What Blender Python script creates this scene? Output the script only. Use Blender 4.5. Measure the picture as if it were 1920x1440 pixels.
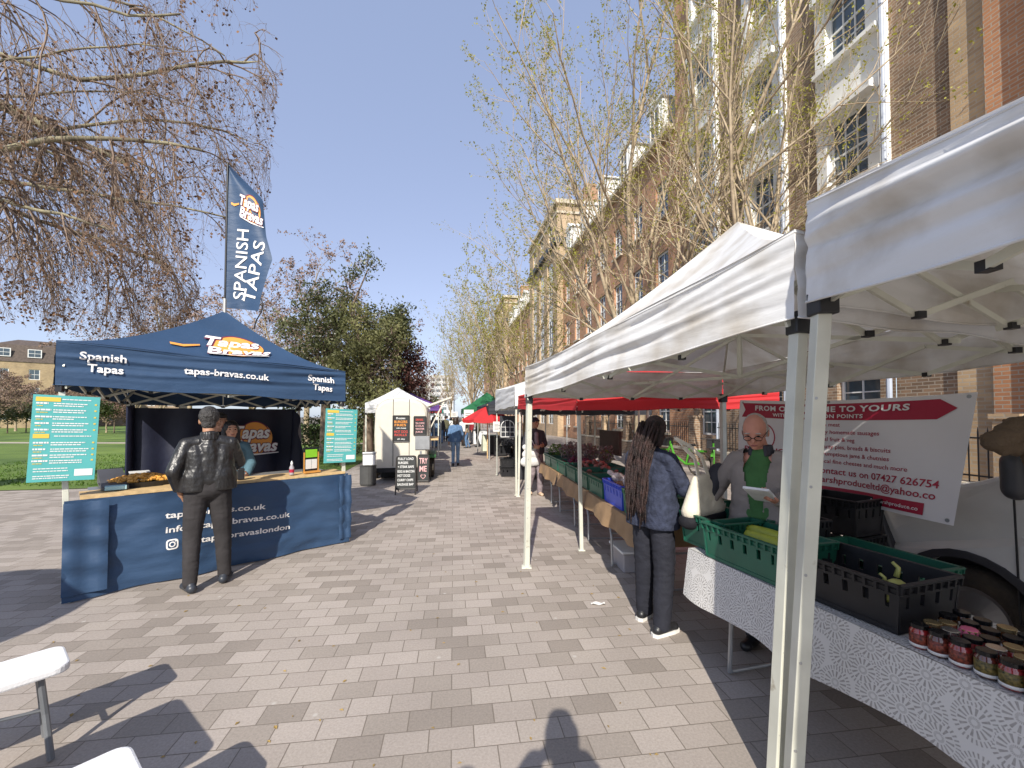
import bpy, math, random
import numpy as np
from mathutils import Vector, Matrix, noise as mnoise

for _o in list(bpy.data.objects):
    bpy.data.objects.remove(_o)
SC = bpy.context.scene
COL = SC.collection
RAD = math.radians

# ---------------------------------------------------------------- camera, sky, sun, exposure
FPX, EYE, PITCH, SHIFT = 800.0, 1.66, RAD(1.5), 40.0
cam_d = bpy.data.cameras.new("camera")
cam_d.sensor_width = 36.0
cam_d.lens = 36.0 * FPX / 1920.0
cam_d.shift_y = SHIFT / 1920.0
cam_d.clip_start = 0.03
cam_d.clip_end = 2000.0
cam = bpy.data.objects.new("camera", cam_d)
COL.objects.link(cam)
cam.location = (0, 0, EYE)
cam.rotation_euler = (RAD(90) + PITCH, 0, 0)
SC.camera = cam

SUN_EL, SUN_AZ = RAD(35.5), RAD(185.3)          # the sun stands behind the photographer, a little to the west
world = bpy.data.worlds.new("World")
SC.world = world
world.use_nodes = True
_wn, _wl = world.node_tree.nodes, world.node_tree.links
_bg = _wn["Background"]
_sky = _wn.new("ShaderNodeTexSky")
_sky.sky_type = 'NISHITA'
_sky.sun_disc = False
_sky.sun_elevation = SUN_EL
_sky.sun_rotation = SUN_AZ
_sky.altitude = 20
_sky.air_density = 1.0
_sky.dust_density = 0.7
_sky.ozone_density = 1.6
_hs = _wn.new('ShaderNodeHueSaturation')
_hs.inputs['Hue'].default_value = 0.522
_hs.inputs['Saturation'].default_value = 0.66
_hs.inputs['Value'].default_value = 1.0
_wl.new(_sky.outputs[0], _hs.inputs['Color'])
_air = _wn.new('ShaderNodeMix')
_air.data_type = 'RGBA'
_air.inputs['Factor'].default_value = 0.66
_air.inputs['B'].default_value = (1.32, 1.76, 2.78, 1.0)
_wl.new(_hs.outputs[0], _air.inputs['A'])
_wl.new(_air.outputs['Result'], _bg.inputs[0])
_bg.inputs[1].default_value = 0.15
sun_d = bpy.data.lights.new("sun", 'SUN')
sun_d.energy = 3.7
sun_d.angle = RAD(0.5)
sun_d.color = (1.0, 0.94, 0.84)
sun = bpy.data.objects.new("sun", sun_d)
COL.objects.link(sun)
SUN_DIR = Vector((0.093, 1.0, 0)).normalized() * math.cos(SUN_EL) + Vector((0, 0, -math.sin(SUN_EL)))
sun.rotation_euler = SUN_DIR.to_track_quat('-Z', 'Y').to_euler()
sun.location = (0, -20, 20)
SC.view_settings.view_transform = 'Standard'
SC.view_settings.look = 'None'
SC.view_settings.gamma = 1.0
SC.view_settings.exposure = 0.78
SC.cycles.max_bounces = 8
SC.cycles.transparent_max_bounces = 12
SC.cycles.use_denoising = True

# ---------------------------------------------------------------- layout helpers (photo pixels -> places in the street)
_cp, _sp = math.cos(PITCH), math.sin(PITCH)
def ray(u, v):
    xc, yc = (u - 960.0) / FPX, (720.0 + SHIFT - v) / FPX
    return Vector((xc, _cp - yc * _sp, yc * _cp + _sp))
def spot(u, v, h=0.0):
    """the place at height h that the picture shows at (u, v)"""
    d = ray(u, v)
    return Vector((0, 0, EYE)) + d * ((h - EYE) / d.z)
def at(u, v, y):
    """the place at distance y down the street"""
    d = ray(u, v)
    return Vector((0, 0, EYE)) + d * (y / d.y)
def wallhit(u, v, a, b):
    """where the sight line meets the upright plane through a and b: (metres along from a, height)"""
    d = ray(u, v)
    a, b = Vector((a[0], a[1])), Vector((b[0], b[1]))
    e = (b - a)
    n = Vector((-e.y, e.x))
    t = n.dot(a) / n.dot(Vector((d.x, d.y)))
    p = Vector((d.x, d.y)) * t
    return (p - a).dot(e.normalized()), EYE + d.z * t

# ---------------------------------------------------------------- object helpers
def tag(o, label=None, cat=None, group=None, kind=None):
    if label: o['label'] = label
    if cat: o['category'] = cat
    if group: o['group'] = group
    if kind: o['kind'] = kind
    return o
def thing(name, label, cat, loc=(0, 0, 0), rz=0.0, group=None):
    o = bpy.data.objects.new(name, None)
    o.empty_display_size = 0.1
    COL.objects.link(o)
    o.location = loc
    o.rotation_euler = (0, 0, rz)
    return tag(o, label, cat, group)
def kids(o):
    return [c for c in bpy.data.objects if c.parent == o]
_children = {}
def _adopt(o, parent):
    o.parent = parent
    _children.setdefault(parent.name, []).append(o)
def dup(o, loc=None, rz=None, label=None, group=None, parent=None, scale=None):
    c = o.copy()
    COL.objects.link(c)
    if parent is not None: _adopt(c, parent)
    if loc is not None: c.location = loc
    if rz is not None: c.rotation_euler = (0, 0, rz)
    if scale is not None: c.scale = (scale,) * 3 if isinstance(scale, (int, float)) else scale
    if label: c['label'] = label
    if group: c['group'] = group
    for k in list(_children.get(o.name, [])):
        dup(k, parent=c)
    return c

class MB:
    """collects shapes, then links them as one mesh object"""
    def __init__(s):
        s.v, s.f, s.uv = [], [], []
    def add(s, vs, fs):
        b = len(s.v)
        s.v.extend([tuple(p) for p in vs])
        s.f.extend([tuple(i + b for i in f) for f in fs])
        return s
    def box(s, c, size, rz=0.0, m=None):
        x, y, z = size[0] / 2, size[1] / 2, size[2] / 2
        vs = [Vector((i * x, j * y, k * z)) for k in (-1, 1) for j in (-1, 1) for i in (-1, 1)]
        if m is not None: vs = [m @ p for p in vs]
        elif rz:
            q = Matrix.Rotation(rz, 3, 'Z')
            vs = [q @ p for p in vs]
        c = Vector(c)
        return s.add([p + c for p in vs], [(0, 2, 3, 1), (4, 5, 7, 6), (0, 1, 5, 4), (2, 6, 7, 3), (0, 4, 6, 2), (1, 3, 7, 5)])
    def bar(s, p0, p1, w, h=None, up=(0, 0, 1)):
        """a straight bar of section w x h"""
        h = h or w
        p0, p1 = Vector(p0), Vector(p1)
        d = (p1 - p0)
        if d.length < 1e-6: return s
        d.normalize()
        up = Vector(up)
        if abs(d.dot(up)) > 0.98: up = Vector((1, 0, 0)) if abs(d.x) < 0.9 else Vector((0, 1, 0))
        a = d.cross(up).normalized()
        b = a.cross(d).normalized()
        vs = []
        for p in (p0, p1):
            for i, j in ((-1, -1), (1, -1), (1, 1), (-1, 1)):
                vs.append(p + a * (i * w / 2) + b * (j * h / 2))
        return s.add(vs, [(0, 3, 2, 1), (4, 5, 6, 7), (0, 1, 5, 4), (1, 2, 6, 5), (2, 3, 7, 6), (3, 0, 4, 7)])
    def tube(s, pts, r, n=6, cap=True):
        pts = [Vector(p) for p in pts]
        rs = r if isinstance(r, (list, tuple)) else [r] * len(pts)
        base = len(s.v)
        ref = None
        for i, p in enumerate(pts):
            d = (pts[min(i + 1, len(pts) - 1)] - pts[max(i - 1, 0)])
            if d.length < 1e-9: d = Vector((0, 0, 1))
            d.normalize()
            if ref is None:
                ref = Vector((0, 0, 1)) if abs(d.z) < 0.9 else Vector((1, 0, 0))
            a = d.cross(ref)
            if a.length < 1e-4: a = d.orthogonal()
            a.normalize()
            b = a.cross(d).normalized()
            ref = a.cross(d) * -1 if False else ref
            for k in range(n):
                t = 2 * math.pi * k / n
                s.v.append(tuple(p + (a * math.cos(t) + b * math.sin(t)) * rs[i]))
        for i in range(len(pts) - 1):
            for k in range(n):
                k2 = (k + 1) % n
                s.f.append((base + i * n + k, base + i * n + k2, base + (i + 1) * n + k2, base + (i + 1) * n + k))
        if cap:
            s.f.append(tuple(base + k for k in range(n))[::-1])
            e = base + (len(pts) - 1) * n
            s.f.append(tuple(e + k for k in range(n)))
        return s
    def lathe(s, prof, c=(0, 0, 0), n=16, rx=1.0, ry=1.0):
        c = Vector(c)
        base = len(s.v)
        for r, z in prof:
            for k in range(n):
                t = 2 * math.pi * k / n
                s.v.append((c.x + math.cos(t) * r * rx, c.y + math.sin(t) * r * ry, c.z + z))
        for i in range(len(prof) - 1):
            for k in range(n):
                k2 = (k + 1) % n
                s.f.append((base + i * n + k, base + i * n + k2, base + (i + 1) * n + k2, base + (i + 1) * n + k))
        if prof[0][0] > 1e-4: s.f.append(tuple(base + k for k in range(n))[::-1])
        if prof[-1][0] > 1e-4:
            e = base + (len(prof) - 1) * n
            s.f.append(tuple(e + k for k in range(n)))
        return s
    def ball(s, c, r, n=8, m=None, sq=(1, 1, 1)):
        c = Vector(c)
        base = len(s.v)
        k_ = max(4, n // 2 + 1)
        for i in range(k_ + 1):
            ph = math.pi * i / k_
            for k in range(n):
                t = 2 * math.pi * k / n
                p = Vector((math.sin(ph) * math.cos(t) * r * sq[0], math.sin(ph) * math.sin(t) * r * sq[1], -math.cos(ph) * r * sq[2]))
                if m is not None: p = m @ p
                s.v.append(tuple(p + c))
        for i in range(k_):
            for k in range(n):
                k2 = (k + 1) % n
                s.f.append((base + i * n + k, base + i * n + k2, base + (i + 1) * n + k2, base + (i + 1) * n + k))
        return s
    def grid(s, nu, nv, fn, flip=False):
        base = len(s.v)
        for j in range(nv + 1):
            for i in range(nu + 1):
                s.v.append(tuple(fn(i / nu, j / nv)))
        for j in range(nv):
            for i in range(nu):
                a = base + j * (nu + 1) + i
                q = (a, a + 1, a + nu + 2, a + nu + 1)
                s.f.append(q[::-1] if flip else q)
        return s
    def prism(s, poly, d):
        """a closed outline (3-D points) pushed along d"""
        d = Vector(d)
        n = len(poly)
        vs = [Vector(p) for p in poly] + [Vector(p) + d for p in poly]
        return s.add(vs, [tuple(range(n))[::-1], tuple(range(n, 2 * n))] + [(i, (i + 1) % n, n + (i + 1) % n, n + i) for i in range(n)])
    def build(s, name, mat, parent=None, smooth=False, bevel=0.0, loc=None, uvfn=None, flat_angle=None):
        me = bpy.data.meshes.new(name)
        me.from_pydata(s.v, [], s.f)
        me.validate()
        me.update()
        if smooth: me.polygons.foreach_set('use_smooth', [True] * len(me.polygons))
        me.materials.append(mat)
        if uvfn is not None:
            uvl = me.uv_layers.new(name="UVMap")
            for li, l in enumerate(me.loops):
                uvl.data[li].uv = uvfn(me.vertices[l.vertex_index].co, l.vertex_index)
        o = bpy.data.objects.new(name, me)
        COL.objects.link(o)
        if loc is not None: o.location = loc
        if parent is not None: _adopt(o, parent)
        if bevel:
            b = o.modifiers.new('bevel', 'BEVEL')
            b.width = bevel
            b.segments = 2
            b.limit_method = 'ANGLE'
        return o

# ---------------------------------------------------------------- materials
def _nodes(name):
    m = bpy.data.materials.new(name)
    m.use_nodes = True
    t = m.node_tree
    return m, t.nodes, t.links, t.nodes['Principled BSDF']
def _c(c): return (c[0], c[1], c[2], 1.0)
def mat(name, col, rough=0.6, metal=0.0, var=0.12, vs=6.0, bump=0.0, bs=40.0, col2=None, spec=0.5, translucent=0.0, stretch=None, detail=4.0, coat=0.0, dirt=None, dirt_at=(0.55, 0.75), ds=2.0):
    m, N, L, P = _nodes(name)
    tc = N.new('ShaderNodeTexCoord')
    vec = tc.outputs['Object']
    if stretch:
        mp = N.new('ShaderNodeMapping')
        mp.inputs['Scale'].default_value = stretch
        L.new(vec, mp.inputs[0]); vec = mp.outputs[0]
    no = N.new('ShaderNodeTexNoise')
    no.inputs['Scale'].default_value = vs
    no.inputs['Detail'].default_value = detail
    L.new(vec, no.inputs['Vector'])
    mx = N.new('ShaderNodeMix'); mx.data_type = 'RGBA'
    lo = tuple(x * (1 - var) for x in col)
    hi = col2 if col2 else tuple(min(1, x * (1 + var)) for x in col)
    mx.inputs['A'].default_value, mx.inputs['B'].default_value = _c(lo), _c(hi)
    rp = N.new('ShaderNodeMapRange')
    rp.inputs[1].default_value, rp.inputs[2].default_value = 0.3, 0.7
    L.new(no.outputs['Fac'], rp.inputs[0]); L.new(rp.outputs[0], mx.inputs['Factor'])
    out = mx.outputs['Result']
    if dirt:
        n2 = N.new('ShaderNodeTexNoise'); n2.inputs['Scale'].default_value = ds; n2.inputs['Detail'].default_value = 8
        L.new(tc.outputs['Object'], n2.inputs['Vector'])
        r2 = N.new('ShaderNodeMapRange'); r2.inputs[1].default_value, r2.inputs[2].default_value = dirt_at
        L.new(n2.outputs['Fac'], r2.inputs[0])
        m2 = N.new('ShaderNodeMix'); m2.data_type = 'RGBA'; m2.inputs['B'].default_value = _c(dirt)
        L.new(out, m2.inputs['A']); L.new(r2.outputs[0], m2.inputs['Factor']); out = m2.outputs['Result']
    L.new(out, P.inputs['Base Color'])
    P.inputs['Roughness'].default_value = rough
    P.inputs['Metallic'].default_value = metal
    P.inputs['Specular IOR Level'].default_value = spec
    P.inputs['Coat Weight'].default_value = coat
    if bump:
        n3 = N.new('ShaderNodeTexNoise'); n3.inputs['Scale'].default_value = bs; n3.inputs['Detail'].default_value = 5
        L.new(vec, n3.inputs['Vector'])
        b = N.new('ShaderNodeBump'); b.inputs['Strength'].default_value = min(1.0, bump); b.inputs['Distance'].default_value = 0.02
        L.new(n3.outputs['Fac'], b.inputs['Height']); L.new(b.outputs[0], P.inputs['Normal'])
    if translucent:
        tr = N.new('ShaderNodeBsdfTranslucent'); L.new(out, tr.inputs['Color'])
        ms = N.new('ShaderNodeMixShader'); ms.inputs[0].default_value = translucent
        L.new(P.outputs[0], ms.inputs[1]); L.new(tr.outputs[0], ms.inputs[2])
        L.new(ms.outputs[0], N['Material Output'].inputs['Surface'])
    return m
def mat_brick(name, c1, c2, mortar, bw=0.225, bh=0.075, mt=0.01, rough=0.85, var=0.25):
    m, N, L, P = _nodes(name)
    tc = N.new('ShaderNodeTexCoord')
    sx = N.new('ShaderNodeSeparateXYZ'); L.new(tc.outputs['Object'], sx.inputs[0])
    ad = N.new('ShaderNodeMath'); L.new(sx.outputs[0], ad.inputs[0]); L.new(sx.outputs[1], ad.inputs[1])
    cb = N.new('ShaderNodeCombineXYZ'); L.new(ad.outputs[0], cb.inputs[0]); L.new(sx.outputs[2], cb.inputs[1])
    br = N.new('ShaderNodeTexBrick')
    br.inputs['Scale'].default_value = 1.0
    br.inputs['Brick Width'].default_value = bw
    br.inputs['Row Height'].default_value = bh
    br.inputs['Mortar Size'].default_value = mt
    br.inputs['Color1'].default_value, br.inputs['Color2'].default_value, br.inputs['Mortar'].default_value = _c(c1), _c(c2), _c(mortar)
    L.new(cb.outputs[0], br.inputs['Vector'])
    no = N.new('ShaderNodeTexNoise'); no.inputs['Scale'].default_value = 0.7; no.inputs['Detail'].default_value = 7
    L.new(tc.outputs['Object'], no.inputs['Vector'])
    mr = N.new('ShaderNodeMapRange'); mr.inputs[1].default_value, mr.inputs[2].default_value = 0.3, 0.7
    mr.inputs[3].default_value, mr.inputs[4].default_value = 1 - var, 1 + var
    L.new(no.outputs['Fac'], mr.inputs[0])
    hs = N.new('ShaderNodeHueSaturation'); L.new(br.outputs['Color'], hs.inputs['Color']); L.new(mr.outputs[0], hs.inputs['Value'])
    L.new(hs.outputs[0], P.inputs['Base Color'])
    P.inputs['Roughness'].default_value = rough
    b = N.new('ShaderNodeBump'); b.inputs['Strength'].default_value = 0.5; b.inputs['Distance'].default_value = 0.008; b.invert = True
    L.new(br.outputs['Fac'], b.inputs['Height']); L.new(b.outputs[0], P.inputs['Normal'])
    return m
def mat_glass(name, col=(0.03, 0.04, 0.05), rough=0.06):
    return mat(name, col, rough, var=0.5, vs=0.8, spec=0.9)

# ---------------------------------------------------------------- lettering
_tcache = {}
def text2d(s, size=1.0, bold=0.0, shear=0.0, space=1.0):
    """letters as flat triangles: ([(x, y)], [faces], width)"""
    k = (s, bold, shear, space)
    if k not in _tcache:
        cu = bpy.data.curves.new('lettering', 'FONT')
        cu.body = s
        cu.size = 1.0
        cu.offset = bold
        cu.shear = shear
        cu.space_character = space
        cu.resolution_u = 3
        o = bpy.data.objects.new('lettering', cu)
        COL.objects.link(o)
        dg = bpy.context.evaluated_depsgraph_get()
        me = o.evaluated_get(dg).to_mesh()
        vs = [(v.co.x, v.co.y) for v in me.vertices]
        fs = [tuple(p.vertices) for p in me.polygons]
        o.evaluated_get(dg).to_mesh_clear()
        bpy.data.objects.remove(o)
        bpy.data.curves.remove(cu)
        xs = [v[0] for v in vs] or [0]
        _tcache[k] = (vs, fs, min(xs), max(xs))
    vs, fs, x0, x1 = _tcache[k]
    return [((x - x0) * size, y * size) for x, y in vs], fs, (x1 - x0) * size
def letter(mb, s, mapf, x, y, size, width=None, align='L', rot=0.0, **kw):
    """lay a line of letters at (x, y) of a surface map; width, if given, sets how wide the line comes out"""
    vs, fs, w = text2d(s, size, **kw)
    k = 1.0
    if width: k = width / max(w, 1e-6)
    w *= k
    ox = {'L': 0.0, 'C': -w / 2, 'R': -w}[align]
    c_, s_ = math.cos(rot), math.sin(rot)
    out = []
    for a, b in vs:
        a = a * k + ox
        out.append(mapf(x + a * c_ - b * s_, y + a * s_ + b * c_))
    mb.add(out, fs)
    return mb
def planemap(o, ex, ey, off=0.003):
    o, ex, ey = Vector(o), Vector(ex).normalized(), Vector(ey).normalized()
    n = ex.cross(ey).normalized()
    return lambda x, y, k=1.0: o + ex * x + ey * y + n * (off * k)
def rect2(mb, mapf, x0, y0, x1, y1, k=1.0):
    mb.add([mapf(x0, y0, k), mapf(x1, y0, k), mapf(x1, y1, k), mapf(x0, y1, k)], [(0, 1, 2, 3)])
def ring2(mb, mapf, cx, cy, r0, r1, n=32, a0=0.0, a1=2 * math.pi, k=1.0):
    vs, fs = [], []
    for i in range(n + 1):
        t = a0 + (a1 - a0) * i / n
        vs += [mapf(cx + r0 * math.cos(t), cy + r0 * math.sin(t), k), mapf(cx + r1 * math.cos(t), cy + r1 * math.sin(t), k)]
    for i in range(n):
        fs.append((2 * i, 2 * i + 1, 2 * i + 3, 2 * i + 2))
    mb.add(vs, fs)
def disc2(mb, mapf, cx, cy, r, n=32, k=1.0, sx=1.0):
    vs = [mapf(cx + r * sx * math.cos(2 * math.pi * i / n), cy + r * math.sin(2 * math.pi * i / n), k) for i in range(n)]
    mb.add(vs, [tuple(range(n))])

# ---------------------------------------------------------------- soft bodies: a union of tapered limbs grown into one skin
_FR = Matrix.Rotation(0.7, 3, 'X') @ Matrix.Rotation(0.9, 3, 'Y') @ Matrix.Rotation(0.4, 3, 'Z')
def cap(p0, p1, r0, r1=None): return ('c', Vector(p0), Vector(p1), r0, r0 if r1 is None else r1)
def ell(c, r, rot=None): return ('e', Vector(c), r, rot)
def _cap_mesh(mb, p0, p1, r0, r1, n=14):
    d = p1 - p0
    L_ = d.length
    d = d / L_ if L_ > 1e-6 else Vector((0, 0, 1))
    q = d.to_track_quat('Z', 'Y').to_matrix()
    prof = []
    for i in range(5): 
        a = math.pi / 2 * (1 - i / 4)
        prof.append((r0 * math.cos(a), -r0 * math.sin(a)))
    for i in range(5):
        a = math.pi / 2 * i / 4
        prof.append((r1 * math.cos(a), L_ + r1 * math.sin(a)))
    base = len(mb.v)
    for r, z in prof:
        for k in range(n):
            t = 2 * math.pi * k / n
            mb.v.append(tuple(p0 + q @ Vector((math.cos(t) * max(r, 1e-4), math.sin(t) * max(r, 1e-4), z))))
    for i in range(len(prof) - 1):
        for k in range(n):
            k2 = (k + 1) % n
            mb.f.append((base + i * n + k, base + i * n + k2, base + (i + 1) * n + k2, base + (i + 1) * n + k))
    mb.f.append(tuple(base + k for k in range(n))[::-1])
    e = base + (len(prof) - 1) * n
    mb.f.append(tuple(e + k for k in range(n)))
def blob(name, prims, vox, m, parent, smooth=4, fold=0.0, fscale=9.0, post=None, scale=1.0, seed=0, cut=None):
    mb = MB()
    for p in prims:
        if p[0] == 'c': _cap_mesh(mb, p[1], p[2], p[3], p[4])
        else:
            mb.ball(p[1], 1.0, 14, Matrix.Rotation(0, 3, 'X') if p[3] is None else p[3], p[2])
    me = bpy.data.meshes.new(name)
    me.from_pydata(mb.v, [], mb.f)
    o = bpy.data.objects.new(name, me)
    COL.objects.link(o)
    r = o.modifiers.new('r', 'REMESH'); r.mode = 'VOXEL'; r.voxel_size = vox
    s_ = o.modifiers.new('s', 'SMOOTH'); s_.factor = 0.5; s_.iterations = smooth
    dg = bpy.context.evaluated_depsgraph_get()
    m2 = bpy.data.meshes.new_from_object(o.evaluated_get(dg))
    bpy.data.objects.remove(o)
    bpy.data.meshes.remove(me)
    if fold or post or scale != 1.0:
        nrm = [v.normal.copy() for v in m2.vertices]
        for i, v in enumerate(m2.vertices):
            c = v.co
            if fold:
                q = _FR @ Vector((c.x * fscale, c.y * fscale, c.z * fscale * 1.7))
                q = q + Vector((seed * 7.3, 0.4 * mnoise.noise(q * 0.6 + Vector((3, 1, 7))), mnoise.noise(q * 0.5)))
                k = 1.0 - 2.2 * abs(mnoise.noise(q)) + 0.35 * mnoise.noise(q * 2.7)
                k = k * (0.45 + 0.55 * mnoise.noise(q * 0.35 + Vector((9, 2, 4))))
                v.co = c + nrm[i] * (fold * k)
            if post: v.co = post(v.co)
            if scale != 1.0: v.co = v.co * scale
    if cut:
        vs = [v.co.copy() for v in m2.vertices]
        fs = [tuple(p.vertices) for p in m2.polygons if not cut(p.center / scale)]
        m3 = bpy.data.meshes.new(name)
        m3.from_pydata(vs, [], fs)
        bpy.data.meshes.remove(m2)
        m2 = m3
    m2.polygons.foreach_set('use_smooth', [True] * len(m2.polygons))
    m2.materials.clear()
    m2.materials.append(m)
    m2.name = name
    m2.update()
    o = bpy.data.objects.new(name, m2)
    COL.objects.link(o)
    if parent is not None: _adopt(o, parent)
    return o
# ================================================================= SETTING: ground, paving, lawn
SLOPE = -0.1625                                    # the street runs a little towards the west
def along(x0, y): return x0 + SLOPE * y
def mat_paving():
    m, N, L, P = _nodes('paving_blocks')
    ge = N.new('ShaderNodeNewGeometry')
    mp = N.new('ShaderNodeMapping'); mp.vector_type = 'POINT'
    mp.inputs['Rotation'].default_value = (0, 0, -math.atan(-SLOPE) * 0.85)
    L.new(ge.outputs['Position'], mp.inputs[0])
    wob = N.new('ShaderNodeTexNoise'); wob.inputs['Scale'].default_value = 1.3
    L.new(mp.outputs[0], wob.inputs['Vector'])
    vm = N.new('ShaderNodeVectorMath'); vm.operation = 'MULTIPLY_ADD'
    vm.inputs[1].default_value = (0.006, 0.012, 0)
    L.new(wob.outputs['Color'], vm.inputs[0]); L.new(mp.outputs[0], vm.inputs[2])
    def brick(c1, c2, mo):
        b = N.new('ShaderNodeTexBrick'); b.offset = 0.5; b.offset_frequency = 2
        b.inputs['Scale'].default_value = 1.0
        b.inputs['Brick Width'].default_value = 0.232
        b.inputs['Row Height'].default_value = 0.157
        b.inputs['Mortar Size'].default_value = 0.0032
        b.inputs['Mortar Smooth'].default_value = 0.3
        b.inputs['Color1'].default_value, b.inputs['Color2'].default_value, b.inputs['Mortar'].default_value = _c(c1), _c(c2), _c(mo)
        L.new(vm.outputs[0], b.inputs['Vector'])
        return b
    b = brick((0, 0, 0), (1, 1, 1), (0.5, 0.5, 0.5))
    cr = N.new('ShaderNodeValToRGB')
    cr.color_ramp.interpolation = 'CONSTANT'
    e = cr.color_ramp.elements
    e[0].position, e[0].color = 0.0, (0.270, 0.233, 0.201, 1)
    e[1].position, e[1].color = 0.13, (0.310, 0.269, 0.233, 1)
    for pos, c in ((0.32, (0.347, 0.301, 0.265)), (0.5, (0.373, 0.326, 0.286)), (0.72, (0.392, 0.342, 0.303)), (0.9, (0.360, 0.314, 0.277))):
        k = e.new(pos); k.color = _c(c)
    L.new(b.outputs['Color'], cr.inputs[0])
    # grain and broad wear
    g = N.new('ShaderNodeTexNoise'); g.inputs['Scale'].default_value = 75; g.inputs['Detail'].default_value = 6; g.inputs['Roughness'].default_value = 0.75
    L.new(ge.outputs['Position'], g.inputs['Vector'])
    w = N.new('ShaderNodeTexNoise'); w.inputs['Scale'].default_value = 0.9; w.inputs['Detail'].default_value = 6
    L.new(ge.outputs['Position'], w.inputs['Vector'])
    ml = N.new('ShaderNodeMath'); ml.operation = 'MULTIPLY_ADD'; ml.inputs[1].default_value = 0.95; ml.inputs[2].default_value = 0.26
    L.new(g.outputs['Fac'], ml.inputs[0])
    m2 = N.new('ShaderNodeMath'); m2.operation = 'MULTIPLY_ADD'; m2.inputs[1].default_value = 0.5
    L.new(w.outputs['Fac'], m2.inputs[0]); L.new(ml.outputs[0], m2.inputs[2])
    hs = N.new('ShaderNodeHueSaturation'); L.new(cr.outputs[0], hs.inputs['Color']); L.new(m2.outputs[0], hs.inputs['Value'])
    # joints
    jm = N.new('ShaderNodeMix'); jm.data_type = 'RGBA'; jm.inputs['B'].default_value = (0.14, 0.115, 0.09, 1)
    jf = N.new('ShaderNodeMath'); jf.operation = 'MULTIPLY'; jf.inputs[1].default_value = 0.8
    L.new(b.outputs['Fac'], jf.inputs[0])
    L.new(hs.outputs[0], jm.inputs['A']); L.new(jf.outputs[0], jm.inputs['Factor'])
    # dropped-drink stains
    vo = N.new('ShaderNodeTexVoronoi'); vo.inputs['Scale'].default_value = 1.15; vo.inputs['Randomness'].default_value = 1
    L.new(vm.outputs[0], vo.inputs['Vector'])
    sn = N.new('ShaderNodeTexNoise'); sn.inputs['Scale'].default_value = 14
    L.new(ge.outputs['Position'], sn.inputs['Vector'])
    sa = N.new('ShaderNodeMath'); sa.operation = 'MULTIPLY_ADD'; sa.inputs[1].default_value = 0.1
    L.new(sn.outputs['Fac'], sa.inputs[0]); L.new(vo.outputs['Distance'], sa.inputs[2])
    sr = N.new('ShaderNodeMapRange'); sr.inputs[1].default_value, sr.inputs[2].default_value, sr.inputs[3].default_value, sr.inputs[4].default_value = 0.085, 0.13, 0.45, 0.0
    L.new(sa.outputs[0], sr.inputs[0])
    sm = N.new('ShaderNodeMix'); sm.data_type = 'RGBA'; sm.inputs['B'].default_value = (0.09, 0.07, 0.05, 1)
    L.new(jm.outputs['Result'], sm.inputs['A']); L.new(sr.outputs[0], sm.inputs['Factor'])
    vg = N.new('ShaderNodeTexVoronoi'); vg.inputs['Scale'].default_value = 3.1
    L.new(ge.outputs['Position'], vg.inputs['Vector'])
    gr = N.new('ShaderNodeMapRange'); gr.inputs[1].default_value, gr.inputs[2].default_value, gr.inputs[3].default_value, gr.inputs[4].default_value = 0.03, 0.05, 0.7, 0.0
    L.new(vg.outputs['Distance'], gr.inputs[0])
    gm = N.new('ShaderNodeMix'); gm.data_type = 'RGBA'; gm.inputs['B'].default_value = (0.50, 0.47, 0.43, 1)
    L.new(sm.outputs['Result'], gm.inputs['A']); L.new(gr.outputs[0], gm.inputs['Factor'])
    L.new(gm.outputs['Result'], P.inputs['Base Color'])
    P.inputs['Roughness'].default_value = 0.82
    P.inputs['Specular IOR Level'].default_value = 0.3
    bp = N.new('ShaderNodeBump'); bp.invert = True; bp.inputs['Strength'].default_value = 0.6; bp.inputs['Distance'].default_value = 0.004
    L.new(b.outputs['Fac'], bp.inputs['Height'])
    b2 = N.new('ShaderNodeBump'); b2.inputs['Strength'].default_value = 0.25; b2.inputs['Distance'].default_value = 0.003
    L.new(g.outputs['Fac'], b2.inputs['Height']); L.new(bp.outputs[0], b2.inputs['Normal'])
    L.new(b2.outputs[0], P.inputs['Normal'])
    return m
def flat(name, pts, z, m):
    mb = MB().add([(x, y, z) for x, y in pts], [tuple(range(len(pts)))])
    o = mb.build(name, m)
    return tag(o, kind='structure')
M_earth = mat('bare_earth', (0.13, 0.11, 0.08), 0.95, var=0.4, vs=1.2, bump=0.5, bs=20)
flat('ground', [(-700, -300), (700, -300), (700, 900), (-700, 900)], -0.012, M_earth)
LAWN_EDGE = [(-60, 5.5), (-13.5, 9.2), (-9, 10.0), (-5.6, 10.6), (-4.9, 12.0), (-5.6, 16.5), (-17.5, 92)]
flat('paving', [(-60, -20), (14, -20), (along(9.0, 0) + 1.0, 0), (along(9.2, 100), 100), (along(-3.0, 100), 100), (-5.6, 16.5), (-4.9, 12.0), (-5.6, 10.6), (-9, 10.0), (-13.5, 9.2), (-60, 5.5)], 0.0, mat_paving())
M_lawn = mat('lawn_turf', (0.075, 0.15, 0.018), 0.9, var=0.35, vs=0.35, bump=1.0, bs=35, col2=(0.16, 0.235, 0.035), detail=9)
flat('lawn', LAWN_EDGE + [(-140, 92), (-140, 5.5)], 0.012, M_lawn)
_r = random.Random(5)
mb = MB()
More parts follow.
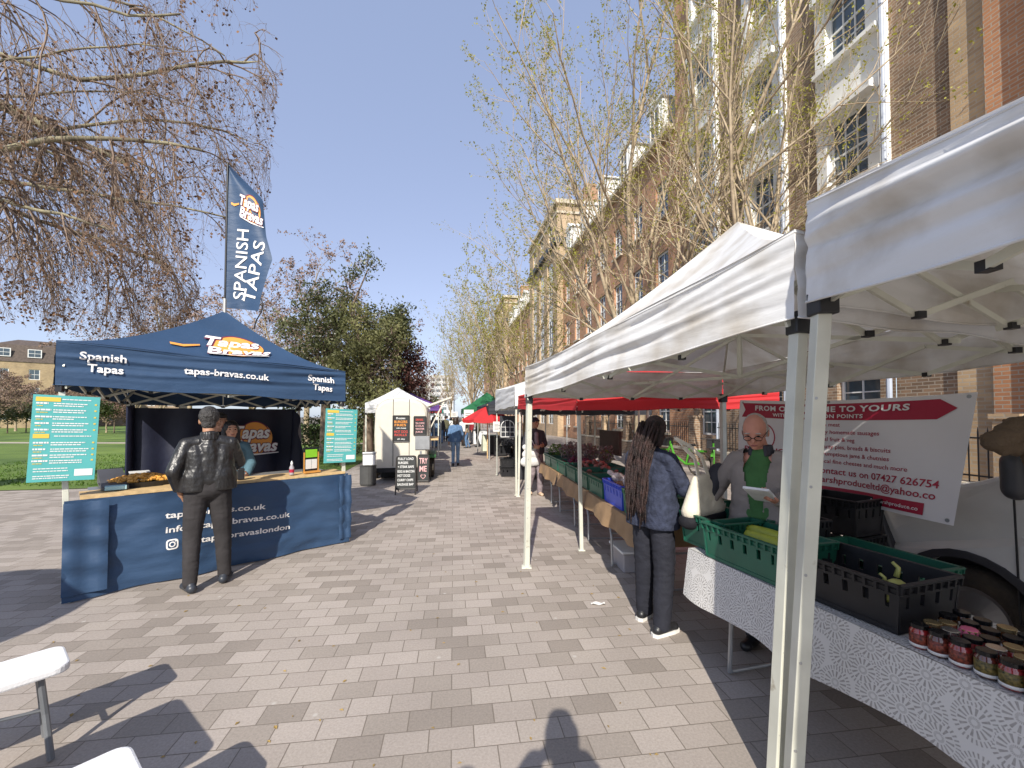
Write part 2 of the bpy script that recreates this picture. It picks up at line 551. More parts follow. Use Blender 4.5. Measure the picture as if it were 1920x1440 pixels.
for i in range(9000):                                # tufts of grass, thicker along the near edge of the lawn
    y = 9.6 + 9.0 * _r.random() ** 1.8
    x = -5.0 - 13 * _r.random()
    if x > -5.4 - 0.16 * (y - 11) or (x > -9 and y < 10.9 + (-x - 9) * 0.1) or y < 10.1: continue
    for k in range(2):
        a = _r.random() * 6.28
        h = _r.uniform(0.03, 0.085)
        w = 0.012
        dx, dy = math.cos(a), math.sin(a)
        mb.add([(x - dy * w, y + dx * w, 0.01), (x + dy * w, y - dx * w, 0.01), (x + dx * 0.03, y + dy * 0.03, h)], [(0, 1, 2)])
        x += 0.02
tag(mb.build('grass', mat('grass_blades', (0.09, 0.17, 0.02), 0.8, var=0.4, vs=3, translucent=0.3)), 'short green grass growing along the lawn edge', 'grass', kind='stuff')
far_path = flat('path', [(-60, 27.0), (-7.6, 25.5), (-7.7, 26.6), (-60, 28.4)], 0.018, mat('pale_path', (0.42, 0.36, 0.28), 0.9, var=0.1))

# ================================================================= BUILDINGS on the right
M_brick_red = mat_brick('orange_red_brick', (0.50, 0.235, 0.11), (0.37, 0.165, 0.08), (0.40, 0.32, 0.24))
M_brick_dark = mat_brick('dark_brown_brick', (0.30, 0.19, 0.115), (0.17, 0.11, 0.07), (0.36, 0.30, 0.23))
M_brick_tan = mat_brick('tan_stock_brick', (0.50, 0.35, 0.20), (0.37, 0.25, 0.145), (0.42, 0.35, 0.26))
M_white_render = mat('white_painted_render', (0.84, 0.83, 0.79), 0.75, var=0.06, vs=1.0, bump=0.15, bs=60, dirt=(0.45, 0.41, 0.35), dirt_at=(0.6, 0.85), ds=1.1)
M_white_paint = mat('white_window_paint', (0.72, 0.72, 0.70), 0.5, var=0.05)
M_stone = mat('pale_stone_trim', (0.50, 0.44, 0.34), 0.8, var=0.15, vs=3)
M_slate = mat('slate_roof', (0.055, 0.06, 0.07), 0.6, var=0.35, vs=4, bump=0.3, bs=14)
M_glass = mat_glass('window_glass', (0.05, 0.075, 0.095))
M_pipe = mat('grey_blue_drainpipe', (0.40, 0.44, 0.52), 0.5, var=0.08)
M_black_iron = mat('black_iron', (0.012, 0.012, 0.013), 0.45, var=0.2)
TH = math.atan2(0.986, -0.168)
FX0 = 10.32
def wall_open(mb, s0, s1, h0, h1, y, opens, depth=0.16):
    """an upright wall face with openings and their reveals (local: x along the street, y out to the street)"""
    S = sorted({s0, s1} | {a for o in opens for a in (o[0], o[1]) if s0 < a < s1})
    Hh = sorted({h0, h1} | {a for o in opens for a in (o[2], o[3]) if h0 < a < h1})
    for i in range(len(S) - 1):
        for j in range(len(Hh) - 1):
            cs, ch = (S[i] + S[i + 1]) / 2, (Hh[j] + Hh[j + 1]) / 2
            if any(o[0] < cs < o[1] and o[2] < ch < o[3] for o in opens): continue
            mb.add([(S[i], y, Hh[j]), (S[i + 1], y, Hh[j]), (S[i + 1], y, Hh[j + 1]), (S[i], y, Hh[j + 1])], [(3, 2, 1, 0)])
    for a, b, c, d in opens:
        yy = y - depth
        mb.add([(a, y, c), (b, y, c), (b, y, d), (a, y, d), (a, yy, c), (b, yy, c), (b, yy, d), (a, yy, d)],
               [(0, 1, 5, 4), (1, 2, 6, 5), (2, 3, 7, 6), (3, 0, 4, 7)])
_wcache = {}
def window(parent, a, b, c, d, y, depth=0.13, cols=2, rows=4, fr=0.07, arch=False):
    """a sash window: white frame with glazing bars, its pane a child; equal windows share their mesh"""
    w, h = round(b - a, 3), round(d - c, 3)
    key = (w, h, cols, rows, fr)
    if key not in _wcache:
        m = MB()
        m.box((0, 0, fr / 2), (w, 0.06, fr)); m.box((0, 0, h - fr / 2), (w, 0.06, fr))
        m.box((-w / 2 + fr / 2, 0, h / 2), (fr, 0.06, h - 2 * fr)); m.box((w / 2 - fr / 2, 0, h / 2), (fr, 0.06, h - 2 * fr))
        iw = w - 2 * fr
        m.box((0, 0.004, h / 2), (iw, 0.05, 0.055))
        for i in range(1, cols):
            m.box((-iw / 2 + iw * i / cols, 0.008, h / 2), (0.03, 0.03, h - 2 * fr))
        for j in range(1, rows):
            if j * 2 == rows: continue
            m.box((0, 0.006, fr + (h - 2 * fr) * j / rows), (iw, 0.028, 0.03))
        p = MB().box((0, -0.012, h / 2), (iw + 0.02, 0.012, h - fr * 1.6))
        fo = m.build('window', M_white_paint, parent)
        po = p.build('pane', M_glass, fo)
        _wcache[key] = (fo.data, po.data)
    else:
        f_, p_ = _wcache[key]
        fo = bpy.data.objects.new('window', f_); COL.objects.link(fo); _adopt(fo, parent)
        po = bpy.data.objects.new('pane', p_); COL.objects.link(po); _adopt(po, fo)
    fo.location = ((a + b) / 2, y - depth, c)
    return fo
def block_root(name, label):
    return thing(name, label, 'building', (FX0, 0, 0), TH)

# --- the near mansion block: brick piers and white rendered bays, five storeys and more
A = block_root('mansion_block', 'tall near apartment block with white rendered window bays between dark brick piers')
LV = [(0.95, 2.75), (4.15, 5.95), (7.45, 9.3), (10.8, 12.6), (14.1, 15.9), (17.4, 19.2)]
HT = 21.5
wd, wr, wt, ww, wo = MB(), MB(), MB(), MB(), MB()
bays = [(9.75, 11.55), (12.65, 14.35), (15.75, 17.5)]
wins = []
def strip(mb_, s0, s1, y, h0=0.0, opens=()):
    wall_open(mb_, s0, s1, h0, HT, y, [o for o in opens])
wall_open(wd, 2.0, 7.3, 0, HT, 0.0, [(4.6, 5.8, a, b) for a, b in LV])
wins += [(4.6, 5.8, a, b, 0.0, 2, 4) for a, b in LV]
for s0, s1, y, m_ in ((7.3, 7.95, 0.16, wr), (8.55, 9.75, 0.0, wd), (7.95, 8.55, 0.08, wt), (11.55, 12.65, 0.0, wd), (14.35, 15.75, 0.0, wd), (17.5, 18.7, 0.0, wr)):
    wall_open(m_, s0, s1, 0, HT, y, [])
    for e_, sg in ((s0, 1), (s1, -1)):
        if y > 0: m_.add([(e_, 0, 0), (e_, y, 0), (e_, y, HT), (e_, 0, HT)], [(0, 1, 2, 3)])
for s0, s1 in bays:
    ops = [(s0 + 0.42, s1 - 0.3, a, b) for a, b in LV[1:]]
    wall_open(ww, s0, s1, 3.7, HT, 0.14, ops, 0.26)
    ww.add([(s0, 0, 3.7), (s0, 0.14, 3.7), (s0, 0.14, HT), (s0, 0, HT)], [(0, 1, 2, 3)])
    ww.add([(s1, 0, 3.7), (s1, 0.14, 3.7), (s1, 0.14, HT), (s1, 0, HT)], [(3, 2, 1, 0)])
    wins += [(o[0], o[1], o[2], o[3], 0.14, 3, 4) for o in ops]
    g = (s0 + 0.35, s1 - 0.35, LV[0][0], LV[0][1])
    wall_open(wd if s0 > 10 else wd, s0, s1, 0, 3.7, 0.02, [g], 0.2)
    wins.append((*g, 0.02, 2, 4))
    for a, b in LV[1:]:
        MB().box(((s0 + s1) / 2, 0.22, a - 0.06), (s1 - s0 - 0.1, 0.2, 0.11)).build('window_sill', M_white_render, A)
        MB().box(((s0 + s1) / 2 + 0.05, 0.24, b + 0.16), (s1 - s0 - 0.24, 0.24, 0.2)).build('lintel', M_white_render, A)
wd.add([(2.0, 0, 0), (2.0, -10, 0), (2.0, -10, HT), (2.0, 0, HT)], [(0, 1, 2, 3)])
wd.add([(18.7, 0, 0), (18.7, -10, 0), (18.7, -10, HT), (18.7, 0, HT)], [(3, 2, 1, 0)])
wd.add([(2.0, 0, HT), (18.7, 0, HT), (18.7, -10, HT), (2.0, -10, HT)], [(3, 2, 1, 0)])
wd.build('wall', M_brick_dark, A); wr.build('pilaster', M_brick_red, A); wt.build('tan_wall', M_brick_tan, A)
ww.build('rendered_bay', M_white_render, A)
for w_ in wins: window(A, w_[0], w_[1], w_[2], w_[3], w_[4], cols=w_[5], rows=w_[6], depth=0.18)
for s_ in (9.72, 12.62, 7.2, 15.72):
    MB().tube([(s_, 0.24, 0.2), (s_, 0.24, HT)], 0.055, 8).build('drainpipe', M_pipe, A)

def mansion(name, label, s0, s1, eave, wallmat, dorm):
    B = block_root(name, label)
    w, opens = MB(), []
    n = max(2, int((s1 - s0) / 2.35))
    st = (s1 - s0) / n
    for i in range(n):
        c = s0 + st * (i + 0.5)
        for a, b in ((0.95, 2.85), (4.2, 6.1), (7.4, 9.3), (10.9, 12.6)):
            if b < eave - 0.4: opens.append((c - 0.55, c + 0.55, a, b))
    wall_open(w, s0, s1, 0, eave, 0.0, opens, 0.18)
    w.add([(s0, 0, 0), (s0, -9, 0), (s0, -9, eave), (s0, 0, eave)], [(0, 1, 2, 3)])
    w.add([(s1, 0, 0), (s1, -9, 0), (s1, -9, eave), (s1, 0, eave)], [(3, 2, 1, 0)])
    w.build('wall', wallmat, B)
    for o in opens: window(B, *o, 0.0, cols=2, rows=4, depth=0.14, fr=0.09)
    t = MB()
    t.box(((s0 + s1) / 2, 0.14, eave + 0.03), (s1 - s0 - 0.01, 0.5, 0.22))
    t.box(((s0 + s1) / 2, 0.05, 3.55), (s1 - s0 - 0.01, 0.14, 0.25))
    for o in opens: t.box(((o[0] + o[1]) / 2, 0.05, o[2] - 0.06), (1.3, 0.16, 0.1))
    t.build('stone_band', M_stone, B)
    r = MB().prism([(s0 + 0.02, 0.1, eave + 0.15), (s0 + 0.02, -1.6, eave + 3.0), (s0 + 0.02, -7.4, eave + 3.0), (s0 + 0.02, -9, eave + 0.15)], (s1 - s0 - 0.04, 0, 0))
    r.build('roof', M_slate, B)
    for k in range(dorm):
        c = s0 + (s1 - s0) * (k + 0.5) / dorm
        d = MB().box((c, -0.55, eave + 1.25), (1.25, 1.1, 1.9))
        d.prism([(c - 0.75, 0.1, eave + 2.2), (c, 0.1, eave + 2.75), (c + 0.75, 0.1, eave + 2.2)], (0, -1.3, 0))
        dm = d.build('dormer', M_white_paint, B)
        window(dm, c - 0.45, c + 0.45, eave + 0.5, eave + 2.0, 0.04, depth=0.0, cols=2, rows=2, fr=0.08)
    return B
def tower(name, label, s0, s1, top):
    T = block_root(name, label)
    y = 0.5
    w = MB()
    cor = 16.4
    nst = 3
    st = (s1 - s0 - 1.6) / nst
    bays_ = [(s0 + 0.8 + st * i + 0.6, s0 + 0.8 + st * (i + 1) - 0.6) for i in range(nst)]
    ops = [(a, b, 1.0, 3.2) for a, b in bays_]
    wall_open(w, s0, s1, 0, top, y, ops + [(a, b, 4.2, 15.4) for a, b in bays_] + [(a + 0.3, b - 0.3, 17.2, 18.7) for a, b in bays_], 0.25)
    w.add([(s0, y, 0), (s0, -8, 0), (s0, -8, top), (s0, y, top)], [(0, 1, 2, 3)])
    w.add([(s1, y, 0), (s1, -8, 0), (s1, -8, top), (s1, y, top)], [(3, 2, 1, 0)])
    w.add([(s0, y, top), (s1, y, top), (s1, -8, top), (s0, -8, top)], [(3, 2, 1, 0)])
    w.build('wall', M_brick_tan, T)
    wb = MB()
    for a, b in bays_:
        wb.box(((a + b) / 2, y - 0.2, 9.8), (b - a, 0.06, 11.2))
    wb.build('white_strip', M_white_paint, T)
    for a, b in bays_:
        for lo in (4.7, 8.0, 11.3):
            window(T, a + 0.15, b - 0.15, lo, lo + 2.2, y - 0.03, depth=0.11, cols=2, rows=4, fr=0.08)
        window(T, a, b, 1.0, 3.2, y, depth=0.15, cols=2, rows=4, fr=0.08)
        window(T, a + 0.3, b - 0.3, 17.2, 18.7, y, depth=0.15, cols=2, rows=2, fr=0.08)
    c = MB()
    c.box(((s0 + s1) / 2, -3.6, cor), (s1 - s0 + 0.6, 8.8, 0.45))
    c.build('cornice', M_slate, T)
    p = MB()
    p.box(((s0 + s1) / 2, -3.7, top + 0.12), (s1 - s0 + 0.5, 8.8, 0.35))
    p.box(((s0 + s1) / 2, -3.7, top - 0.75), (s1 - s0 + 0.24, 8.5, 0.2))
    p.build('parapet', M_stone, T)
    for q in (s0 + 0.3,):
        ch = MB().box((q + 0.4, -3.4, top + 0.9), (1.0, 2.4, 1.9)).box((q + 0.4, -3.4, top + 1.93), (1.15, 2.6, 0.16))
        ch.build('chimney', M_brick_red, T)
    return T
mansion('terrace_block', 'orange brick terrace with slate mansard roof behind the budding street tree', 18.7, 36.0, 14.4, M_brick_red, 5)
tower('brick_tower', 'tall brick corner pavilion with white window strips, the nearer of two', 36.0, 47.0, 19.6)
mansion('terrace_block', 'orange brick terrace between the two tall brick pavilions', 47.0, 65.5, 14.4, M_brick_red, 5)
tower('brick_tower', 'tall brick corner pavilion farther down the street, sunlit parapet', 65.5, 76.5, 19.8)
mansion('terrace_block', 'distant brick terrace past the second pavilion at the street end', 76.5, 100.0, 14.2, M_brick_red, 6)

# --- low wall with iron railings in front of the block (local frame of the street)
def rail_fence(s0, s1, off, label):
    F_ = thing('railing_fence', label, 'fence', (FX0, 0, 0), TH, None)
    MB().box(((s0 + s1) / 2, off, 0.26), (s1 - s0, 0.26, 0.56)).build('low_wall', M_brick_dark, F_)
    MB().box(((s0 + s1) / 2, off, 0.575), (s1 - s0 + 0.02, 0.32, 0.07)).build('coping', M_stone, F_)
    m = MB()
    for h in (0.72, 1.32): m.box(((s0 + s1) / 2, off, h), (s1 - s0, 0.04, 0.025))
    n = int((s1 - s0) / 0.125)
    for i in range(n + 1):
        s_ = s0 + 0.05 + (s1 - s0 - 0.1) * i / n
        m.tube([(s_, off, 0.6), (s_, off, 1.42), (s_, off, 1.5)], [0.011, 0.011, 0.001], 5)
    m.build('railings', M_black_iron, F_)
    for i in range(int((s1 - s0) / 2.6) + 1):
        s_ = s0 + 0.15 + i * 2.6
        if s_ < s1: MB().box((s_, off, 0.81), (0.3, 0.3, 1.62)).box((s_, off, 1.66), (0.36, 0.36, 0.08)).build('pier', M_brick_tan if i % 2 else M_brick_dark, F_)
rail_fence(4.0, 13.6, 1.75, 'black iron railings on low brick wall behind the parked van')
rail_fence(14.6, 26.0, 1.75, 'black iron railings on low brick wall beyond the red canopy')

# ================================================================= far buildings on the left and at the end of the street
M_brick_yellow = mat_brick('yellow_stock_brick', (0.40, 0.28, 0.14), (0.30, 0.20, 0.10), (0.35, 0.3, 0.22))
def house(name, label, p, rz, w, d, h, wallm, roof, lv, nw, roofm=M_slate, win_w=1.1, win_h=1.5):
    o = thing(name, label, 'building', p, rz)
    ops = []
    for a in lv:
        for i in range(nw):
            c = -w / 2 + w * (i + 0.5) / nw
            ops.append((c - win_w / 2, c + win_w / 2, a, a + win_h))
    m = MB()
    wall_open(m, -w / 2, w / 2, 0, h, 0.0, ops, 0.15)
    ops2 = []
    m.add([(-w / 2, 0, 0), (-w / 2, -d, 0), (-w / 2, -d, h), (-w / 2, 0, h)], [(0, 1, 2, 3)])
    m.add([(w / 2, 0, 0), (w / 2, -d, 0), (w / 2, -d, h), (w / 2, 0, h)], [(3, 2, 1, 0)])
    m.add([(-w / 2, 0, h), (w / 2, 0, h), (w / 2, -d, h), (-w / 2, -d, h)], [(3, 2, 1, 0)])
    m.build('wall', wallm, o)
    for a in ops: window(o, *a, 0.0, cols=2, rows=2, depth=0.1, fr=0.08)
    if roof == 'mansard':
        r = MB()
        k = 0.55
        lo = [(-w / 2 - 0.1, 0.1, h), (w / 2 + 0.1, 0.1, h), (w / 2 + 0.1, -d - 0.1, h), (-w / 2 - 0.1, -d - 0.1, h)]
        mid = [(-w / 2 + k, -k, h + 2.5), (w / 2 - k, -k, h + 2.5), (w / 2 - k, -d + k, h + 2.5), (-w / 2 + k, -d + k, h + 2.5)]
        hi = [(-w / 4, -d * 0.4, h + 3.6), (w / 4, -d * 0.4, h + 3.6), (w / 4, -d * 0.6, h + 3.6), (-w / 4, -d * 0.6, h + 3.6)]
        r.add(lo + mid + hi, [(i, (i + 1) % 4, 4 + (i + 1) % 4, 4 + i) for i in range(4)] + [(4 + i, 4 + (i + 1) % 4, 8 + (i + 1) % 4, 8 + i) for i in range(4)] + [(8, 9, 10, 11)])
        r.build('roof', roofm, o)
        for i in range(nw):
            c = -w / 2 + w * (i + 0.5) / nw
            window(o, c - 0.7, c + 0.7, h + 0.7, h + 1.9, 0.0, depth=-0.02, cols=2, rows=2, fr=0.1)
    elif roof == 'flat':
        MB().box((0, -d / 2, h + 0.15), (w + 0.3, d + 0.3, 0.3)).build('parapet', M_stone, o)
    return o
def toward(p, tilt=0): return math.atan2(p[0], -p[1]) * -1 + math.pi
def far_at(u, y): 
    q = at(u, 781, y)
    return (q.x, q.y, 0)
M_brownroof = mat('brown_tile_roof', (0.10, 0.075, 0.06), 0.8, var=0.3, vs=5)
p = far_at(62, 62); house('brick_house', 'yellow brick house with brown mansard roof across the lawn', p, RAD(180 + 40), 9.0, 9, 9.5, M_brick_yellow, 'mansard', (1.2, 4.4, 7.0), 3, M_brownroof)
p = far_at(10, 95); house('apartment_block', 'pale brick flats with dark glazed top floor behind the house', p, RAD(180 + 35), 24, 14, 16.5, mat_brick('pale_brick', (0.42, 0.33, 0.2), (0.34, 0.26, 0.16), (0.36, 0.32, 0.26)), 'flat', (1.2, 4.4, 7.6, 10.8, 13.6), 7)
p = far_at(-30, 75); house('brick_house', 'brown brick house half hidden by bare trees at the lawn end', p, RAD(180 + 45), 12, 9, 8.2, M_brick_tan, 'mansard', (1.2, 4.4), 4, M_brownroof)
p = far_at(190, 75); house('low_terrace', 'low dark brick terrace beyond the lawn behind the blue stall', p, RAD(180 + 25), 22, 9, 5.6, M_brick_dark, 'flat', (1.0, 3.6), 8)
p = far_at(822, 230); house('tower_block', 'pale distant tower block with rows of windows at street end', p, RAD(180 + 5), 16, 14, 23.5, mat('pale_cladding', (0.55, 0.56, 0.56), 0.6, var=0.05), 'flat', (2, 5.2, 8.4, 11.6, 14.8, 18.0, 20.8), 5, win_w=2.4, win_h=1.5)
# ================================================================= GAZEBOS
M_white_canvas = mat('white_canvas', (0.78, 0.775, 0.76), 0.7, var=0.05, vs=1.5, bump=0.55, bs=3.5, translucent=0.12, stretch=(1.0, 0.4, 3.0), dirt=(0.46, 0.405, 0.325), dirt_at=(0.44, 0.74), ds=2.6)
M_white_canvas_far = mat('white_canvas_clean', (0.80, 0.80, 0.79), 0.7, var=0.04, vs=1.5, translucent=0.2)
M_alu = mat('cream_painted_aluminium', (0.62, 0.62, 0.53), 0.42, metal=0.15, var=0.1, vs=5, dirt=(0.25, 0.19, 0.11), dirt_at=(0.68, 0.78), ds=9)
M_alu_grey = mat('grey_aluminium', (0.42, 0.42, 0.41), 0.4, metal=0.5, var=0.1)
M_black_plastic = mat('black_plastic', (0.014, 0.014, 0.016), 0.42, var=0.2)
def canvas(name, col, tr=0.15): return mat(name, col, 0.7, var=0.08, vs=2.0, bump=0.35, bs=6, translucent=tr)
M_red_canvas = canvas('red_canvas', (0.62, 0.035, 0.04), 0.3)
M_black_canvas = canvas('black_canvas', (0.022, 0.024, 0.032), 0.08)
M_green_canvas = canvas('green_canvas', (0.02, 0.15, 0.06), 0.2)
M_purple_canvas = canvas('purple_canvas', (0.12, 0.05, 0.25), 0.2)
M_blue_canvas = mat('navy_blue_canvas', (0.030, 0.066, 0.135), 0.55, var=0.1, vs=1.6, bump=0.45, bs=5, stretch=(1, 1, 2.5), spec=0.4, translucent=0.05)

class Gazebo:
    """a pop-up canopy: corners in order, valance top and bottom height at each, apex; poles, scissor truss and corner brackets as parts"""
    def __init__(s, name, label, cat, cs, hb, ht, apex, canvas_mat, group=None, pole_mat=None, poles=(0, 1, 2, 3), feet=None, pw=0.042, dip=0.03, concave=1.18, wav=0.012, truss=True, detail=1.0, seed=1, mast=True, nudge=None):
        pole_mat = pole_mat or M_alu
        s.cs = [Vector((c[0], c[1], 0)) for c in cs]
        s.hb, s.ht, s.apex = hb, ht, Vector(apex)
        ctr = sum(s.cs, Vector()) / 4
        s.root = root = thing(name, label, cat, (ctr.x, ctr.y, 0), 0, group)
        s.off = Vector((ctr.x, ctr.y, 0))
        rnd = random.Random(seed)
        ph = rnd.uniform(0, 6)
        s.dip, s.conc, s.wav, s.ph = dip, concave, wav, ph
        m = MB()
        nu, nv = int(26 * detail), max(4, int(12 * detail))
        for i in range(4):
            m.grid(nu, nv, lambda a, b, i=i: s.roof(i, a, b) - s.off)
            m.grid(int(nu * 1.5), max(4, int(28 * detail)), lambda a, b, i=i: s.val(i, a, b) - s.off, flip=True)
        if detail >= 1:
            for i in range(4):                       # stitched hem and seam along the cloth
                m.tube([s.val(i, k / 30, 1.0) - s.off for k in range(31)], 0.0055, 5)
                m.tube([s.val(i, k / 30, 0.03) - s.off for k in range(31)], 0.0045, 5)
        s.canopy = m.build('canopy', canvas_mat, root, smooth=True)
        fts = feet or s.cs
        for i in poles:
            a = Vector((fts[i][0], fts[i][1], 0)) - s.off
            b = s.cs[i] - s.off
            din = (ctr - s.cs[i]); din.z = 0; din.normalize()
            if not feet: a = a + din * 0.05
            top = b + din * 0.05 + Vector((0, 0, s.hb[i] + 0.02))
            if nudge and i in nudge: top = top + Vector(nudge[i])
            p = MB().bar(a, top, pw, pw, up=(1, 0, 0) if False else (s.cs[(i + 1) % 4] - s.cs[i]).normalized())
            p.box(a + Vector((0, 0, 0.008)), (pw * 2.0, pw * 2.0, 0.012))
            po_ = p.build('pole', pole_mat, root, bevel=0.003 if detail >= 1 else 0)
            if pw > 0.045:
                for k in range(5):
                    q = a.lerp(top, 0.12 + 0.17 * k)
                    dn = (Vector((0, 0, 0)) - (q + s.off)); dn.z = 0; dn.normalize()
                    MB().tube([q + dn * (pw * .45), q + dn * (pw * .62)], 0.006, 8).build('bolt', M_alu_grey, po_)
            if truss: MB().box(top + Vector((0, 0, -0.035)), (pw * 1.5, pw * 1.5, 0.10)).build('corner_bracket', M_black_plastic, root, bevel=0.006 if detail >= 1 else 0)
        if truss:
            for i in range(4):
                t = MB()
                j = (i + 1) % 4
                p0, p1 = s.cs[i] - s.off, s.cs[j] - s.off
                inn = (ctr - (s.cs[i] + s.cs[j]) / 2); inn.z = 0; inn.normalize()
                q = []
                for k in range(5):
                    f = k / 4
                    h = s.hb[i] * (1 - f) + s.hb[j] * f
                    q.append((p0.lerp(p1, f) + inn * 0.05, h))
                for k in range(4):
                    up = 0.20
                    a0, a1 = q[k], q[k + 1]
                    t.bar(a0[0] + Vector((0, 0, a0[1] - 0.02)), a1[0] + Vector((0, 0, a1[1] + up - 0.02)), 0.014, 0.026)
                    t.bar(a0[0] + inn * 0.018 + Vector((0, 0, a0[1] + up - 0.02)), a1[0] + inn * 0.018 + Vector((0, 0, a1[1] - 0.02)), 0.014, 0.026)
                t.build('scissor_truss', pole_mat, root)
                for k in (1, 2, 3) if detail >= 1 else ():
                    MB().box(q[k][0] + inn * 0.01 + Vector((0, 0, q[k][1] - 0.02)), (0.036, 0.036, 0.03)).build('truss_joint', M_black_plastic, root)
            if mast:
                t = MB()
                ax = s.apex - s.off
                low = Vector((ax.x, ax.y, min(s.hb) + 0.12))
                t.tube([low, ax - Vector((0, 0, 0.03))], 0.022, 8)
                for i in range(4):
                    j = (i + 1) % 4
                    mid = (s.cs[i] + s.cs[j]) / 2 - s.off
                    hm = (s.hb[i] + s.hb[j]) / 2
                    h1 = Vector((mid.x, mid.y, hm + 0.16)); h0 = Vector((mid.x, mid.y, hm - 0.02))
                    c1 = h1.lerp(low, 0.5) + Vector((0, 0, 0.1))
                    t.bar(h0, Vector((low.x, low.y, low.z + 0.35)), 0.014, 0.026)
                    t.bar(h1, low, 0.014, 0.026)
                    ci = s.cs[i] - s.off
                    hp = []
                    for q_ in range(7):
                        r_ = s.roof(i, 0.0, 0.06 + q_ / 7.2) - s.off
                        hp.append(r_ - Vector((0, 0, 0.09)))
                    t.tube(hp, 0.011, 5)
                t.build('centre_mast', pole_mat, root)
    def edge(s, i, a):
        j = (i + 1) % 4
        h = s.ht[i] * (1 - a) + s.ht[j] * a - s.dip * 4 * a * (1 - a)
        p = s.cs[i].lerp(s.cs[j], a)
        return Vector((p.x, p.y, h))
    def roof(s, i, a, b):
        e = s.edge(i, a)
        p = e.lerp(s.apex, b)
        p.z = e.z + (s.apex.z - e.z) * (b ** s.conc)
        sag = 0.055 * math.sin(math.pi * a) * math.sin(math.pi * min(1, b * 1.05))
        p.z -= sag
        p.z += s.wav * 0.8 * math.sin(9 * a + 4 * b + s.ph + i) * (1 - b) * math.sin(math.pi * a)
        return p
    def val(s, i, a, b):
        j = (i + 1) % 4
        e = s.edge(i, a)
        hb = s.hb[i] * (1 - a) + s.hb[j] * a + 0.012 * math.sin(a * 13 + s.ph) * math.sin(math.pi * a)
        n = (s.cs[j] - s.cs[i]).normalized()
        out = Vector((n.y, -n.x, 0))
        ctr = sum(s.cs, Vector()) / 4
        if out.dot(s.cs[i] - ctr) < 0: out = -out
        # creases that run out of the corner seams and die away along the cloth
        w = s.wav * (math.sin(17 * b + 4.5 * a * (1 + b) + s.ph + i * 2) * (0.35 + 1.1 * math.exp(-7 * a) + 0.9 * math.exp(-7 * (1 - a))) + 0.6 * math.sin(6 * b + 9 * a + s.ph * 2))
        q = Vector((a * 2.6 + i * 5, b * 7.5 + a * 2.2, s.ph))
        w += s.wav * (1.9 * mnoise.noise(q) + 1.0 * mnoise.noise(Vector((q.x * 1.7, q.y * 2.1, q.z + 4))))
        w += 0.4 * s.wav * math.sin(38 * b + 10 * a + i) * (math.exp(-9 * a) + math.exp(-9 * (1 - a)))
        w *= math.sin(math.pi * min(1, b + 0.12)) * min(1, a * 10 + .2, (1 - a) * 10 + .2)
        return Vector((e.x, e.y, e.z + (hb - e.z) * b)) + out * (w + 0.012 * b)

# --- the big white pair on the produce side
FFb, NFb = spot(985, 1060), Vector((1.13, 1.95, 0))
B_ = Gazebo('white_gazebo', 'white pop-up gazebo with peaked roof over the braided woman and vegetable crates', 'gazebo',
            [(0.15, 4.74), (1.265, 1.89), (3.1, 2.25), (2.62, 5.3)], [1.87, 2.10, 2.0, 1.90], [2.21, 2.50, 2.42, 2.22], (1.9, 3.55, 3.30), M_white_canvas,
            group='white gazebos of the produce stall', feet=[(0.16, 4.74), (1.175, 1.95), (3.1, 2.25), (2.62, 5.3)], seed=3, wav=0.018, concave=1.35, pw=0.054, nudge={1: (.032, 0, 0)})
A_ = Gazebo('white_gazebo', 'nearest white gazebo with dirty underside and black corner bracket over jam jars', 'gazebo',
            [(1.275, 1.82), (0.93, -1.05), (3.45, -0.9), (3.2, 2.1)], [2.15, 1.85, 2.0, 2.02], [2.59, 2.02, 2.3, 2.42], (2.4, 0.5, 2.95), M_white_canvas,
            group='white gazebos of the produce stall', feet=[(1.19, 1.86), (0.97, -1.02), (3.45, -0.9), (3.2, 2.1)], seed=9, wav=0.02, pw=0.056)
# --- red one behind, white and black ones farther on
Gazebo('red_gazebo', 'red canopy gazebo standing behind the white one along the produce tables', 'gazebo',
       [(0.13, 8.9), (0.82, 5.36), (3.6, 5.75), (3.0, 9.4)], [1.82, 1.74, 1.78, 1.86], [2.09, 2.02, 2.06, 2.1], (1.9, 7.3, 2.75), M_red_canvas, poles=(0, 1, 3), seed=4, feet=[(0.13, 8.9), (0.86, 5.33), (3.6, 5.75), (3.0, 9.4)])
Gazebo('white_gazebo', 'small white gazebo beyond the red canopy with black crates under it', 'gazebo',
       [(-0.47, 12.2), (0.06, 8.98), (2.9, 9.6), (2.5, 12.8)], [1.83, 1.88, 1.9, 1.85], [2.42, 2.30, 2.3, 2.4], (1.3, 10.9, 2.9), M_white_canvas_far, group='white gazebos of the produce stall', seed=5, detail=0.6, mast=False, pw=0.035)
Gazebo('black_gazebo', 'black canopy gazebo over the plant stall behind the walking man', 'gazebo',
       [(0.25, 13.0), (0.45, 9.9), (3.4, 10.4), (3.1, 13.6)], [1.72, 1.70, 1.7, 1.72], [2.0, 1.98, 1.98, 2.0], (1.9, 11.8, 2.55), M_black_canvas, seed=6, detail=0.6, pole_mat=M_alu_grey, pw=0.03, group='dark gazebos down the street')
q = spot(955, 838)
Gazebo('black_gazebo', 'dark grey gazebo between the red parasol and white gazebo', 'gazebo',
       [(-1.6, 19.5), (-0.9, 16.3), (2.2, 16.8), (1.6, 20)], [1.75, 1.75, 1.75, 1.75], [2.1, 2.1, 2.1, 2.1], (0.4, 18.2, 2.95), M_black_canvas, seed=8, detail=0.5, mast=False, pole_mat=M_alu_grey, group='dark gazebos down the street')
